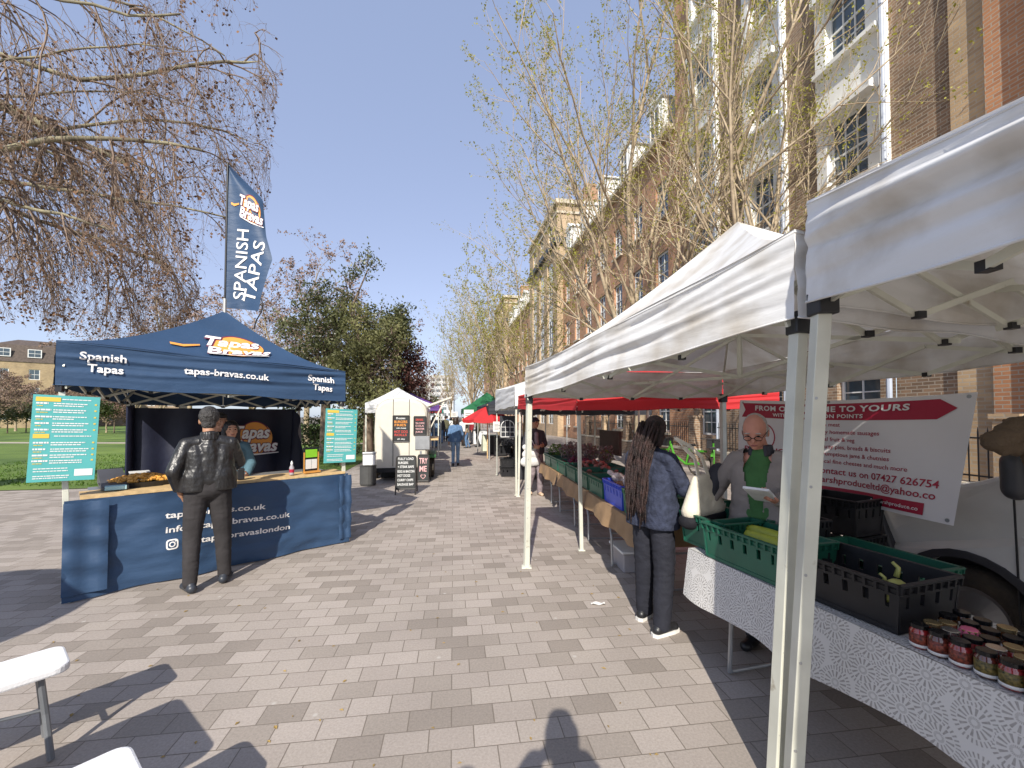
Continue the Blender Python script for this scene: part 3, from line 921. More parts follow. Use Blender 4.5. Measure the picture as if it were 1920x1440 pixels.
Gazebo('green_gazebo', 'green gazebo over a crowded stall far down the street', 'gazebo',
       [(-3.4, 28.5), (-2.9, 25.4), (0.2, 25.8), (-0.3, 29)], [1.85, 1.85, 1.85, 1.85], [2.15, 2.15, 2.15, 2.15], (-1.6, 27, 3.2), M_green_canvas, seed=2, detail=0.5, mast=False, pole_mat=M_alu_grey)
Gazebo('teal_gazebo', 'small teal gazebo at the end of the hot food row', 'gazebo',
       [(-7.5, 30), (-6.5, 27.4), (-4.5, 28), (-5.2, 30.6)], [1.9, 1.9, 1.9, 1.9], [2.1, 2.1, 2.1, 2.1], (-5.9, 29, 2.75), canvas('teal_canvas', (0.03, 0.22, 0.19)), seed=2, detail=0.5, mast=False, pole_mat=M_alu_grey)
# --- behind the white trailer on the left
Gazebo('white_gazebo', 'peaked white gazebo behind the white catering trailer', 'gazebo',
       [(-5.45, 16.6), (-4.72, 13.7), (-2.75, 14.3), (-3.5, 17.2)], [1.78, 1.78, 1.78, 1.78], [2.10, 2.10, 2.10, 2.10], (-4.10, 15.3, 2.70), M_white_canvas_far, seed=11, detail=0.6, mast=False, group='white gazebos by the trailer')
Gazebo('purple_gazebo', 'purple gazebo roof showing above the white trailer', 'gazebo',
       [(-6.3, 20.4), (-5.5, 17.6), (-3.1, 18.2), (-3.8, 21)], [1.9, 1.9, 1.9, 1.9], [2.15, 2.15, 2.15, 2.15], (-4.55, 19.2, 2.72), M_purple_canvas, seed=12, detail=0.5, mast=False)
Gazebo('red_gazebo', 'dark red gazebo roof beyond the purple one', 'gazebo',
       [(-6.4, 24.0), (-5.7, 21.3), (-3.6, 21.8), (-4.2, 24.6)], [1.85, 1.85, 1.85, 1.85], [2.2, 2.2, 2.2, 2.2], (-4.7, 22.9, 2.65), canvas('dark_red_canvas', (0.3, 0.02, 0.03)), seed=13, detail=0.5, mast=False)

# ================================================================= THE BLUE TAPAS STALL
FL, FR = spot(130, 1128), spot(648, 1015)
BL, BR = Vector((-5.32, 5.9, 0)), Vector((-3.62, 7.3, 0))
tl, bl_ = wallhit(103, 637, FL, FR), wallhit(103, 722, FL, FR)
T_ = Gazebo('tapas_stall', 'navy blue tapas stall gazebo with printed skirt, counter and back curtain', 'market stall',
            [tuple(at(103, 720, 3.80).xy), tuple(at(647, 750, 5.66).xy), tuple(BR.xy), tuple(BL.xy)], [1.945, 1.86, 1.82, 1.83], [2.345, 2.26, 2.1, 2.15],
            tuple(at(421, 583, 5.55)), M_blue_canvas, seed=21, concave=1.5, wav=0.014, feet=[tuple(FL.xy), tuple(FR.xy), tuple(BR.xy), tuple(BL.xy)], dip=0.0)
TR = T_.root
fo = T_.off
e_ = (FR - FL); e_.z = 0
WID = e_.length
e_.normalize()
n_ = Vector((e_.y, -e_.x, 0))                       # towards the customers
M_letter_white = mat('white_print', (0.80, 0.78, 0.76), 0.6, var=0.02)
M_orange = mat('orange_print', (0.78, 0.33, 0.06), 0.6, var=0.08)
M_maroon = mat('maroon_print', (0.16, 0.02, 0.05), 0.6, var=0.05)
M_wood = mat('pale_pine_wood', (0.60, 0.42, 0.21), 0.55, var=0.2, vs=3, stretch=(0.6, 8, 8))
def tl_(p): return Vector(p) - fo
# printed skirt
SK_T, SK_B = 0.905, 0.015
def skirt(a, h):
    """a metres along the front, h height"""
    p = FL + e_ * a
    f = a / WID
    z = h
    k = 0.022 * math.sin(2.0 * math.pi * f * 3 + 1.3 + 3.5 * h) + 0.010 * math.sin(23 * f + 9 * h) + 0.012 * mnoise.noise(Vector((a * 3.2, h * 5.5, 2)))
    k += 0.014 * mnoise.noise(Vector((a * 2.0 + h * 4, h * 11, 5))) * max(0, 1 - h)
    k += 0.024 * mnoise.noise(Vector((a * 1.3 + h * 1.5, h * 3.5 - a * 1.2, 9))) + 0.010 * mnoise.noise(Vector((a * 4 + h * 5, h * 9 - a * 3, 3)))
    return p + n_ * (k + 0.055) + Vector((0, 0, z))
m = MB().grid(90, 44, lambda a, b: tl_(skirt(-0.05 + a * (WID + 0.06), SK_B + b * (SK_T - SK_B))))
SKIRT = m.build('printed_skirt', M_blue_canvas, TR, smooth=True)
m = MB()
for i in range(4): m.grid(20, 12, lambda a, b, i=i: T_.roof(i, a, b * 0.985) - T_.off - Vector((0, 0, 0.02)))
m.build('canopy_lining', mat('silver_grey_lining', (0.42, 0.42, 0.42), 0.7, var=0.08), TR, smooth=True)
for a0, a1, lean in ((-0.055, 0.24, 0.0), (WID - 0.13, WID + 0.03, 0.0)):   # the folded-over ends of the skirt
    m = MB().grid(8, 24, lambda a, b, a0=a0, a1=a1: tl_(FL + e_ * (a0 + (a1 - a0) * a) + n_ * (0.085 + 0.016 * math.sin(b * 21 + a * 2) * (0.4 + 0.6 * math.sin(b * 3.1)) + 0.01 * math.sin(9 * a)) + Vector((0, 0, 0.07 + b * 0.82))))
    m.build('skirt_fold', M_blue_canvas, TR, smooth=True)
# lettering on the skirt
L_ = MB()
def sk(u, v): return wallhit(u, v, FL, FR)
smap = lambda x, y, k=1.0: tl_(skirt(x, y) + n_ * 0.004)
def skline(s, u0, v0, u1, v1, hh, **kw):
    """text whose baseline runs between two photo points on the skirt"""
    a0, h0 = sk(u0, v0); a1, h1 = sk(u1, v1)
    letter(L_, s, smap, a0, h0, hh, width=math.hypot(a1 - a0, h1 - h0), rot=math.atan2(h1 - h0, a1 - a0), bold=0.018, **kw)
skline('tapas-bravas.co.uk', 307, 970, 494, 952, 0.085)
skline('info@tapas-bravas.co.uk', 308, 997, 540, 967, 0.085)
skline('tapasbravaslondon', 374, 1015, 540, 990, 0.085)
a0, h0 = sk(320, 1017)
def rr(mb, cx, cy, r, w, mapf):                      # rounded-square camera emblem
    N_ = 40
    vs, fs = [], []
    for i in range(N_):
        t = 2 * math.pi * i / N_
        for q in (r, r - w):
            c_, s_ = math.cos(t), math.sin(t)
            k_ = (abs(c_) ** 4 + abs(s_) ** 4) ** -0.25
            vs.append(mapf(cx + q * k_ * c_, cy + q * k_ * s_))
    for i in range(N_):
        j = (i + 1) % N_
        fs.append((2 * i, 2 * j, 2 * j + 1, 2 * i + 1))
    mb.add(vs, fs)
rr(L_, a0, h0, 0.05, 0.013, smap)
ring2(L_, smap, a0, h0, 0.016, 0.027, 24)
disc2(L_, smap, a0 + 0.027, h0 + 0.027, 0.006, 10)
a1, h1 = sk(352, 1012)
rect2(L_, smap, a1 - 0.05, h1 - 0.045, a1 + 0.05, h1 + 0.05)
L_.build('lettering', M_letter_white, SKIRT)
# lettering on the valance and roof
L_ = MB()
C0, C1 = T_.cs[0], T_.cs[1]
CW = (C1 - C0).length
def vmap(x, y, k=1.0):
    a = min(1, max(0, x / CW))
    e2 = T_.edge(0, a)
    hb = T_.hb[0] * (1 - a) + T_.hb[1] * a
    b = (e2.z - y) / (e2.z - hb)
    if b >= 0:
        return tl_(T_.val(0, a, min(1, b)) + n_ * 0.016)
    return tl_(T_.roof(0, a, min(0.9, -b * 0.35)) + n_ * 0.012)
def vline(s, u0, v0, u1, v1, hh):
    a0, h0 = wallhit(u0, v0, C0, C1); a1, h1 = wallhit(u1, v1, C0, C1)
    letter(L_, s, vmap, a0, h0, hh, width=math.hypot(a1 - a0, h1 - h0), rot=math.atan2(h1 - h0, a1 - a0), bold=0.02)
vline('Spanish', 149, 674, 237, 681, 0.105)
vline('Tapas', 163, 697, 231, 702, 0.105)
vline('tapas-bravas.co.uk', 344, 700, 503, 714, 0.10)
vline('Spanish', 577, 713, 625, 719, 0.105)
vline('Tapas', 585, 730, 621, 735, 0.105)
# the roof emblem: script letters over an orange disc
def logo(parent, fn, w, bold=0.03):
    """fn maps emblem space (x 0..1, y 0..0.55) on to a surface"""
    g = lambda k: (lambda x, y, kk=1.0: fn(x, y, k))
    o = MB(); disc2(o, lambda x, y, kk=1: fn(x, y, 1), 0.60, 0.27, 0.25, 40, sx=1.15); ring2(o, g(1), 0.6, 0.27, 0.0, 0.01)
    o.add([fn(0.0, 0.20, 1), fn(0.10, 0.19, 1), fn(0.24, 0.26, 1), fn(0.24, 0.29, 1), fn(0.1, 0.235, 1), fn(0.0, 0.24, 1)], [(0, 1, 4, 5), (1, 2, 3, 4)])
    o.build('emblem_disc', M_orange, parent)
    d = MB()
    ring2(d, g(1.6), 0.60, 0.27, 0.25, 0.265, 40, 0.2, 2.9)
    for s, x, y, sz, wd in (('Tapas', 0.27, 0.27, 0.27, 0.58), ('Bravas', 0.26, 0.06, 0.26, 0.72)):
        letter(d, s, g(2), x, y, sz, width=wd, bold=0.075, shear=0.25)
    d.build('emblem_outline', M_maroon, parent)
    t = MB()
    for s, x, y, sz, wd in (('Tapas', 0.275, 0.275, 0.265, 0.57), ('Bravas', 0.265, 0.065, 0.255, 0.71)):
        letter(t, s, g(3.4), x, y, sz, width=wd, bold=0.03, shear=0.25)
    t.add([fn(0.28, 0.035, 3), fn(0.62, 0.005, 3), fn(0.99, 0.03, 3), fn(0.99, 0.045, 3), fn(0.62, 0.028, 3), fn(0.28, 0.055, 3)], [(0, 1, 4, 5), (1, 2, 3, 4)])
    t.build('lettering', M_letter_white, parent)
def roof_at(u, v):
    lo, hi = None, None
    best = (9e9, 0, 0)
    for a in [i / 60 for i in range(61)]:
        for b in [j / 60 for j in range(56)]:
            p = T_.roof(0, a, b) - Vector((0, 0, EYE))
            f = p.y * _cp + p.z * _sp; upv = -p.y * _sp + p.z * _cp
            uu, vv = 960 + FPX * p.x / f, 760 - FPX * upv / f
            dd = (uu - u) ** 2 + (vv - v) ** 2
            if dd < best[0]: best = (dd, a, b)
    return best[1], best[2]
c00, c10, c01, c11 = roof_at(338, 661), roof_at(502, 672), roof_at(338, 610), roof_at(502, 628)
def roofmap(x, y, k=1.0):
    y = y / 0.55
    a = (c00[0] * (1 - x) + c10[0] * x) * (1 - y) + (c01[0] * (1 - x) + c11[0] * x) * y
    b = (c00[1] * (1 - x) + c10[1] * x) * (1 - y) + (c01[1] * (1 - x) + c11[1] * x) * y
    return tl_(T_.roof(0, min(1, max(0, a)), min(.98, max(0, b))) + (n_ + Vector((0, 0, 0.8))).normalized() * (0.012 + 0.006 * k))
logo(T_.canopy, roofmap, 1)
L_.build('lettering', M_letter_white, T_.canopy)
# counter: pine boards, back curtain
m = MB()
for k in range(3):
    w0 = -0.02 - 0.13 * k
    m.prism([tl_(FL + e_ * 0.06 - n_ * (w0 + 0.0) * -1 + Vector((0, 0, 0.905))) if False else tl_(FL + e_ * 0.05 + n_ * (0.05 + w0) + Vector((0, 0, 0.905 + 0.0015 * k))),
             tl_(FR - e_ * 0.03 + n_ * (0.05 + w0) + Vector((0, 0, 0.905 + 0.0015 * k))), tl_(FR - e_ * 0.03 + n_ * (0.05 + w0 - 0.124) + Vector((0, 0, 0.905))), tl_(FL + e_ * 0.05 + n_ * (0.05 + w0 - 0.124) + Vector((0, 0, 0.905)))], (0, 0, 0.03))
m.build('counter', M_wood, TR)
def backc(a, b):
    p = BL.lerp(BR, 0.02 + a * 0.93)
    z = 0.35 + b * 1.43
    w = 0.05 * math.sin(a * 26) * (0.4 + 0.6 * (1 - b)) + 0.03 * mnoise.noise(Vector((a * 6, b * 3, 1)))
    return tl_(p + n_ * (0.08 + w) + Vector((0, 0, z)))
m = MB().grid(60, 16, backc)
M_navy_dark = mat('dark_navy_curtain', (0.010, 0.013, 0.034), 0.6, var=0.15, vs=2, bump=0.4, bs=6)
BC = m.build('back_curtain', M_navy_dark, TR, smooth=True)
# the emblem on the back curtain, half hidden by the people
qb = wallhit(395, 885, BL, BR); qe = wallhit(490, 800, BL, BR)
def bmap(x, y, k=1.0):
    p = BL + (BR - BL).normalized() * (qb[0] + x * 0.86)
    return tl_(p + n_ * (0.20 + 0.004 * k) + Vector((0, 0, 1.05 + y * 1.0)))
logo(BC, bmap, 1)
m = MB()                                            # gathered side curtains
def sidec(a, b):
    p = BL.lerp(FL, a * 0.10)
    return tl_(p + e_ * (0.04 * math.sin(a * 16) + 0.05) + Vector((0, 0, 0.3 + b * 1.5)))
m.grid(14, 10, sidec)
m.build('side_curtain', M_navy_dark, TR, smooth=True)
m = MB()
def sidec2(a, b):
    p = BR.lerp(FR, a * 0.26)
    return tl_(p - e_ * (0.12 + 0.04 * math.sin(a * 9) + 0.16 * (1 - b) ** 1.3 * (1 - a) - 0.1 * (1 - b)) + Vector((0, 0, 0.75 + b * (1.05 - 0.55 * a * a))))
m.grid(16, 12, sidec2)
m.build('side_curtain', M_navy_dark, TR, smooth=True)

# --- teal menu boards fixed to the front poles
M_teal = mat('teal_board', (0.10, 0.42, 0.41), 0.45, var=0.05)
M_yellow = mat('yellow_print', (0.72, 0.52, 0.08), 0.5, var=0.05)
def menu_board(label, pts, yaw_ref, seed, cols=2):
    """pts: photo corners (top edge then bottom edge); flat board standing at its pole"""
    d = yaw_ref
    tlp, trp, brp, blp = pts
    c = (tlp + trp + brp + blp) / 4
    ex = ((trp - tlp) + (brp - blp)).normalized()
    ey = ((tlp - blp) + (trp - brp)); ey = (ey - ex * ey.dot(ex)).normalized()
    n = ex.cross(ey)
    w = ((trp - tlp).length + (brp - blp).length) / 2
    h = ((tlp - blp).length + (trp - brp).length) / 2
    root = thing('menu_board', label, 'menu board', c, 0, 'teal menu boards of the tapas stall')
    o = -ex * (w / 2) - ey * (h / 2)
    mb = MB().prism([o, o + ex * w, o + ex * w + ey * h, o + ey * h], -n * 0.012)
    b = mb.build('board', M_teal, root)
    P_ = planemap(o, ex, ey, 0.0025)
    r = random.Random(seed)
    t, ylw = MB(), MB()
    y = h * 0.955
    row = 0
    rect2(ylw, P_, w * 0.04, h * 0.925, w * 0.40, h * 0.975)
    rect2(ylw, P_, w * 0.04, h * 0.50, w * 0.27, h * 0.55)
    ys = [0.895, 0.82, 0.74, 0.665, 0.59, 0.44, 0.365, 0.295, 0.23]
    def dash(mb_, x0, x1, yy, hh):
        x = x0
        while x < x1:
            l = min(r.uniform(0.012, 0.045) * w * 1.6, x1 - x)
            rect2(mb_, P_, x, yy, x + l, yy + hh)
            x += l + 0.008 * w
    for yy in ys:
        dash(t, w * 0.05, w * r.uniform(0.2, 0.3), h * yy, h * 0.018)
        dash(ylw, w * 0.06, w * r.uniform(0.14, 0.24), h * (yy - 0.026), h * 0.009)
        dash(t, w * 0.30, w * r.uniform(0.78, 0.88), h * (yy + 0.004), h * 0.011)
        dash(t, w * 0.30, w * r.uniform(0.6, 0.88), h * (yy - 0.022), h * 0.011)
        rect2(ylw, P_, w * 0.92, h * yy, w * 0.955, h * (yy + 0.018))
    for k, yy in enumerate((0.145, 0.115, 0.06, 0.035)):
        dash(t, w * 0.08, w * r.uniform(0.5, 0.62), h * yy, h * 0.01)
    dash(t, w * 0.42, w * 0.86, h * 0.95, h * 0.01); dash(t, w * 0.34, w * 0.9, h * 0.52, h * 0.01)
    rect2(t, P_, w * 0.68, h * 0.055, w * 0.96, h * 0.135)
    t.build('white_print', M_letter_white, b); ylw.build('yellow_print', M_yellow, b)
    return root
off = n_ * 0.07
def on_front(u, v, extra=0.07):
    a, h = wallhit(u, v, FL + n_ * extra, FR + n_ * extra)
    return FL + n_ * extra + e_ * a + Vector((0, 0, h))
menu_board('large teal menu board on the front pole beside the lawn, yellow headings', [on_front(49, 740), on_front(178, 744), on_front(187, 899), on_front(62, 903)], e_, 3)
menu_board('narrow teal menu board on the front pole nearest the trailer', [on_front(609, 766), on_front(668, 768), on_front(669, 866), on_front(610, 868)], e_, 8)

# --- feather flag above the stall
ap = T_.apex
FG = thing('flag', 'tall navy flag with white lettering flying above the tapas stall', 'flag', tuple(ap), 0)
yF = ap.y
def fl(u, v, dy=0.0): return at(u, v, yF + dy) - ap
MB().tube([fl(421, 588), fl(421.5, 560)], 0.022, 8).build('pole_foot', M_alu_grey, FG)
MB().tube([fl(421.5, 575), fl(427, 306)], 0.012, 8).build('pole', M_black_plastic, FG)
FE = [(308, 427, 428, ), ]
def flag_edge_r(v):
    pts = [(307, 427), (373, 493), (440, 499), (482, 511), (505, 503), (545, 491), (580, 484)]
    for (v0, u0), (v1, u1) in zip(pts, pts[1:]):
        if v <= v1: return u0 + (u1 - u0) * max(0, (v - v0) / (v1 - v0))
    return pts[-1][1]
def flag_uv(a, b):
    v = 309 + (577 - 309) * (1 - b)
    ul = 427 + (422 - 427) * (v - 306) / (575 - 306)
    ur = max(ul + 0.5, flag_edge_r(v))
    v2 = v + a * 6 * (1 - b)
    return fl(ul + (ur - ul) * a, v2, 0.07 * math.sin(a * 4.2 + b * 3) * a + 0.10 * a)
m = MB().grid(18, 40, flag_uv)
FC = m.build('flag_cloth', M_blue_canvas, FG, smooth=True)
def flag_px(u, v, k=1.0):
    b = 1 - (v - 309) / (577 - 309)
    ul = 427 + (422 - 427) * (v - 306) / (575 - 306); ur = max(ul + 0.5, flag_edge_r(v))
    a = (u - ul) / (ur - ul)
    p = flag_uv(min(1, max(0, a)), min(1, max(0, b)))
    return p + Vector((0.0, -0.004 * k - 0.003, 0))
t = MB()
vs, fs, w = text2d('SPANISH', 1.0, 0.02)
def fword(s, x0, y0, x1, y1, hpx):
    """rotated word: baseline from (x0,y0) to (x1,y1) in the picture of the flag, letters growing to the left of travel"""
    vs, fs, w = text2d(s, 1.0, 0.006)
    L1 = math.hypot(x1 - x0, y1 - y0)
    ux, uy = (x1 - x0) / L1, (y1 - y0) / L1
    px, py = (uy, -ux)
    t.add([flag_px(x0 + ux * a / w * L1 + px * b * hpx, y0 + uy * a / w * L1 + py * b * hpx) for a, b in vs], fs)
fword('SPANISH', 459, 560, 467, 430, 31)
fword('TAPAS', 477, 565, 498, 452, 31)
t.build('lettering', M_letter_white, FC)
def flogo(x, y, k=1.0):
    u = 434 + x * 62
    v = 424 - y * 100 + (x - 0.5) * 26 - 8
    return flag_px(u, v, k)
logo(FC, flogo, 1)
cord = MB().tube([fl(489, 559), fl(493, 570), fl(490, 585), fl(481, 600), fl(476, 616)], 0.008, 6)
cord.build('cord', M_black_plastic, FG)
# ================================================================= TREES
class Twigs:
    """fast collector of tapered branch segments"""
    def __init__(s): s.segs = []
    def mesh(s, name, m, parent, sides=3, origin=(0, 0, 0)):
        if not s.segs: return None
        A = np.array(s.segs, dtype=np.float64)
        p0, p1, r0, r1 = A[:, 0:3] - np.array(origin), A[:, 3:6] - np.array(origin), A[:, 6], A[:, 7]
        d = p1 - p0
        d /= np.maximum(np.linalg.norm(d, axis=1, keepdims=True), 1e-9)
        ref = np.where(np.abs(d[:, 2:3]) < 0.9, np.array([[0, 0, 1.0]]), np.array([[1.0, 0, 0]]))
        a = np.cross(d, ref); a /= np.linalg.norm(a, axis=1, keepdims=True)
        b = np.cross(a, d)
        n = len(A)
        V = np.zeros((n, 2 * sides, 3))
        for k in range(sides):
            t = 2 * math.pi * k / sides
            o = a * math.cos(t) + b * math.sin(t)
            V[:, k] = p0 + o * r0[:, None]
            V[:, sides + k] = p1 + o * r1[:, None]
        base = (np.arange(n) * 2 * sides)[:, None]
        Fq = []
        for k in range(sides):
            k2 = (k + 1) % sides
            Fq.append(base + np.array([[k, k2, sides + k2, sides + k]]))
        Fq = np.stack(Fq, 1).reshape(-1, 4)
        me = bpy.data.meshes.new(name)
        nv = n * 2 * sides
        me.vertices.add(nv); me.vertices.foreach_set('co', V.reshape(-1))
        me.loops.add(len(Fq) * 4); me.loops.foreach_set('vertex_index', Fq.reshape(-1).astype(np.int32))
        me.polygons.add(len(Fq)); me.polygons.foreach_set('loop_start', np.arange(len(Fq), dtype=np.int32) * 4)
        me.polygons.foreach_set('use_smooth', np.ones(len(Fq), dtype=bool))
        me.update(calc_edges=True)
        me.materials.append(m)
        o = bpy.data.objects.new(name, me); COL.objects.link(o)
        if parent is not None: _adopt(o, parent)
        return o
def leaves_mesh(name, pts, size, m, parent, seed=0, origin=(0, 0, 0), up=0.3, aspect=1.7):
    """many small leaf faces: pts Nx3"""
    r = np.random.RandomState(seed)
    P = np.array(pts, dtype=np.float64) - np.array(origin)
    n = len(P)
    if n == 0: return None
    d = r.normal(size=(n, 3)); d[:, 2] += up; d /= np.linalg.norm(d, axis=1, keepdims=True)
    e = np.cross(d, r.normal(size=(n, 3))); e /= np.linalg.norm(e, axis=1, keepdims=True)
    sz = size * r.uniform(0.6, 1.35, n)[:, None]
    V = np.stack([P, P + d * sz * 0.5 + e * sz * 0.5 / aspect, P + d * sz, P + d * sz * 0.5 - e * sz * 0.5 / aspect], 1)
    Fq = (np.arange(n) * 4)[:, None] + np.array([[0, 1, 2, 3]])
    me = bpy.data.meshes.new(name)
    me.vertices.add(n * 4); me.vertices.foreach_set('co', V.reshape(-1))
    me.loops.add(n * 4); me.loops.foreach_set('vertex_index', Fq.reshape(-1).astype(np.int32))
    me.polygons.add(n); me.polygons.foreach_set('loop_start', np.arange(n, dtype=np.int32) * 4)
    me.update(calc_edges=True)
    me.materials.append(m)
    o = bpy.data.objects.new(name, me); COL.objects.link(o)
    if parent is not None: _adopt(o, parent)
    return o
MINR = [0.0028]
def grow(rnd, p, d, L, r, lv, spec, out, tips, keep=None):
    """spec[lv]: n children, angle, length ratio, wobble, lift (+up / -droop), segments, where children start"""
    n, ang, ratio, wob, lift, ns, first = spec[lv]
    st = L / ns
    pts = []
    p = Vector(p); d = Vector(d).normalized()
    for i in range(ns):
        d = (d + Vector((rnd.gauss(0, wob), rnd.gauss(0, wob), rnd.gauss(0, wob) + lift))).normalized()
        q = p + d * st
        if keep and not keep(q):
            sg = out[min(lv, len(out) - 1)].segs
            if i and sg: sg[-1] = sg[-1][:7] + (0.003,)
            break
        f0, f1 = i / ns, (i + 1) / ns
        ra, rb = r * (1 - 0.72 * f0), r * (1 - 0.72 * f1)
        out[min(lv, len(out) - 1)].segs.append((*p, *q, ra, rb))
        pts.append((q, d.copy(), f1, rb))
        p = q
    if not pts: return
    tips.append((lv, pts[-1][0], pts[-1][1]))
    if lv + 1 >= len(spec): 
        for q, dd, f, rb in pts: tips.append((lv + 1, q, dd))
        return
    for k in range(n):
        f = first + (1 - first) * (k + rnd.random()) / n
        i = min(len(pts) - 1, int(f * len(pts)))
        q, dd, ff, rb = pts[i]
        ax = dd.orthogonal().normalized()
        ax = Matrix.Rotation(rnd.uniform(0, 6.283), 3, dd) @ ax
        cd = Matrix.Rotation(RAD(ang * rnd.uniform(0.6, 1.3)), 3, ax) @ dd
        grow(rnd, q, cd, L * ratio * (1 - 0.45 * ff) * rnd.uniform(0.75, 1.25), max(MINR[0], min(rb * 0.7, r * 0.5)), lv + 1, spec, out, tips, keep)
M_bark_tan = mat('pale_tan_bark', (0.34, 0.26, 0.165), 0.85, var=0.35, vs=5, bump=0.6, bs=18, col2=(0.46, 0.37, 0.25))
M_bark_grey = mat('grey_brown_bark', (0.17, 0.125, 0.09), 0.9, var=0.35, vs=4, bump=0.6, bs=14)
M_bark_plane = mat('mottled_plane_bark', (0.15, 0.125, 0.085), 0.9, var=0.45, vs=2.5, bump=0.5, bs=9, col2=(0.30, 0.27, 0.17))
M_twig_red = mat('red_brown_twigs', (0.23, 0.165, 0.12), 0.8, var=0.3, vs=0.8)
M_twig_tan = mat('tan_twigs', (0.42, 0.33, 0.215), 0.8, var=0.3, vs=0.8)
M_bud = mat('fresh_yellow_green_buds', (0.34, 0.32, 0.04), 0.6, var=0.35, vs=2.5, col2=(0.46, 0.45, 0.07), translucent=0.4)

def budding_tree(name, label, base, height, spread, seed, n_limb, dens=1.0, fork=2.6, trunk_r=0.2, lean=(0, 0), leaf=0.07, leafn=2, group=None, spec=None, twig_mat=None, leaf_mat=None, thin=1.0):
    rnd = random.Random(seed)
    root = thing(name, label, 'tree', base, 0, group)
    b = Vector(base)
    tr, tw = Twigs(), Twigs()
    out = [tr, tr, tw]
    tips = []
    p = b.copy()
    n = 8
    for i in range(n):
        q = b + Vector((lean[0] * (i + 1) / n * fork, lean[1] * (i + 1) / n * fork, fork * (i + 1) / n)) + Vector((rnd.gauss(0, .015), rnd.gauss(0, .015), 0))
        ra = trunk_r * (1.25 - 0.35 * min(1, i / 2)) * (1 - 0.2 * i / n)
        tr.segs.append((*p, *q, ra, trunk_r * (1.25 - 0.35 * min(1, (i + 1) / 2)) * (1 - 0.2 * (i + 1) / n)))
        p = q
    top = p
    spec = spec or [(int(9 * dens), 32, 0.55, 0.07, 0.06, 12, 0.1), (int(8 * dens), 34, 0.5, 0.08, 0.07, 8, 0.08), (int(5 * dens), 36, 0.45, 0.09, 0.05, 5, 0.15), (0, 30, 0.5, 0.1, 0.04, 4, 0.2)]
    for k in range(n_limb):
        az = 2 * math.pi * (k + rnd.random() * 0.6) / n_limb
        tilt = RAD(rnd.uniform(8, 52)) * spread
        d = Vector((math.cos(az) * math.sin(tilt), math.sin(az) * math.sin(tilt), math.cos(tilt)))
        h0 = top - Vector((0, 0, rnd.uniform(0, fork * 0.35)))
        grow(rnd, h0, d, (height - fork) * rnd.uniform(0.75, 1.02), trunk_r * rnd.uniform(0.26, 0.42), 0, spec, out, tips)
    tr.mesh('trunk', M_bark_tan, root, 6, b)
    tw.mesh('twigs', twig_mat or M_twig_tan, root, 3, b)
    lp = []
    for lv, q, d in tips:
        if lv >= 3:
            for k in range(leafn):
                if rnd.random() < 0.8 * thin: lp.append(q + Vector((rnd.gauss(0, .025), rnd.gauss(0, .025), rnd.gauss(0, .025))))
    leaves_mesh('leaves', lp, leaf, leaf_mat or M_bud, root, seed, b)
    return root
budding_tree('street_tree', 'tall many-limbed street tree with fresh yellow green buds behind white gazebo', tuple(at(1200, 781, 12.9).xy) + (0,), 15.5, 1.0, 41, 11, dens=1.0, fork=2.9, trunk_r=0.21, leaf=0.062, leafn=2, group='budding street trees')
budding_tree('street_tree', 'budding street tree leaning over the near gazebos beside rendered bays', tuple(at(1430, 781, 9.6).xy) + (0,), 12.5, 0.85, 77, 7, dens=0.85, fork=2.8, trunk_r=0.15, lean=(0.06, 0), leaf=0.052, leafn=2, group='budding street trees')
budding_tree('street_tree', 'bare pale street tree standing over the green gazebo', tuple(at(886, 781, 38).xy) + (0,), 11.5, 0.62, 5, 12, dens=1.0, fork=2.6, trunk_r=0.16, leaf=0.12, leafn=1, group='budding street trees', thin=0.28)
budding_tree('street_tree', 'smaller bare street tree before the far pavilion, red brown twigs', tuple(at(934, 781, 27).xy) + (0,), 7.8, 0.9, 9, 9, dens=0.9, fork=2.0, trunk_r=0.12, leaf=0.09, leafn=1, group='budding street trees', twig_mat=M_twig_red)
budding_tree('street_tree', 'slim bare tree at the far end of the market row', tuple(at(845, 781, 60).xy) + (0,), 10.5, 0.6, 13, 9, dens=0.8, fork=2.6, trunk_r=0.14, leaf=0.14, leafn=1, group='budding street trees', thin=0.28)
budding_tree('street_tree', 'budding street tree between terrace and market beyond red canopy', tuple(at(985, 781, 19).xy) + (0,), 8.6, 0.9, 19, 8, dens=0.9, fork=2.6, trunk_r=0.13, leaf=0.08, leafn=1, group='budding street trees')

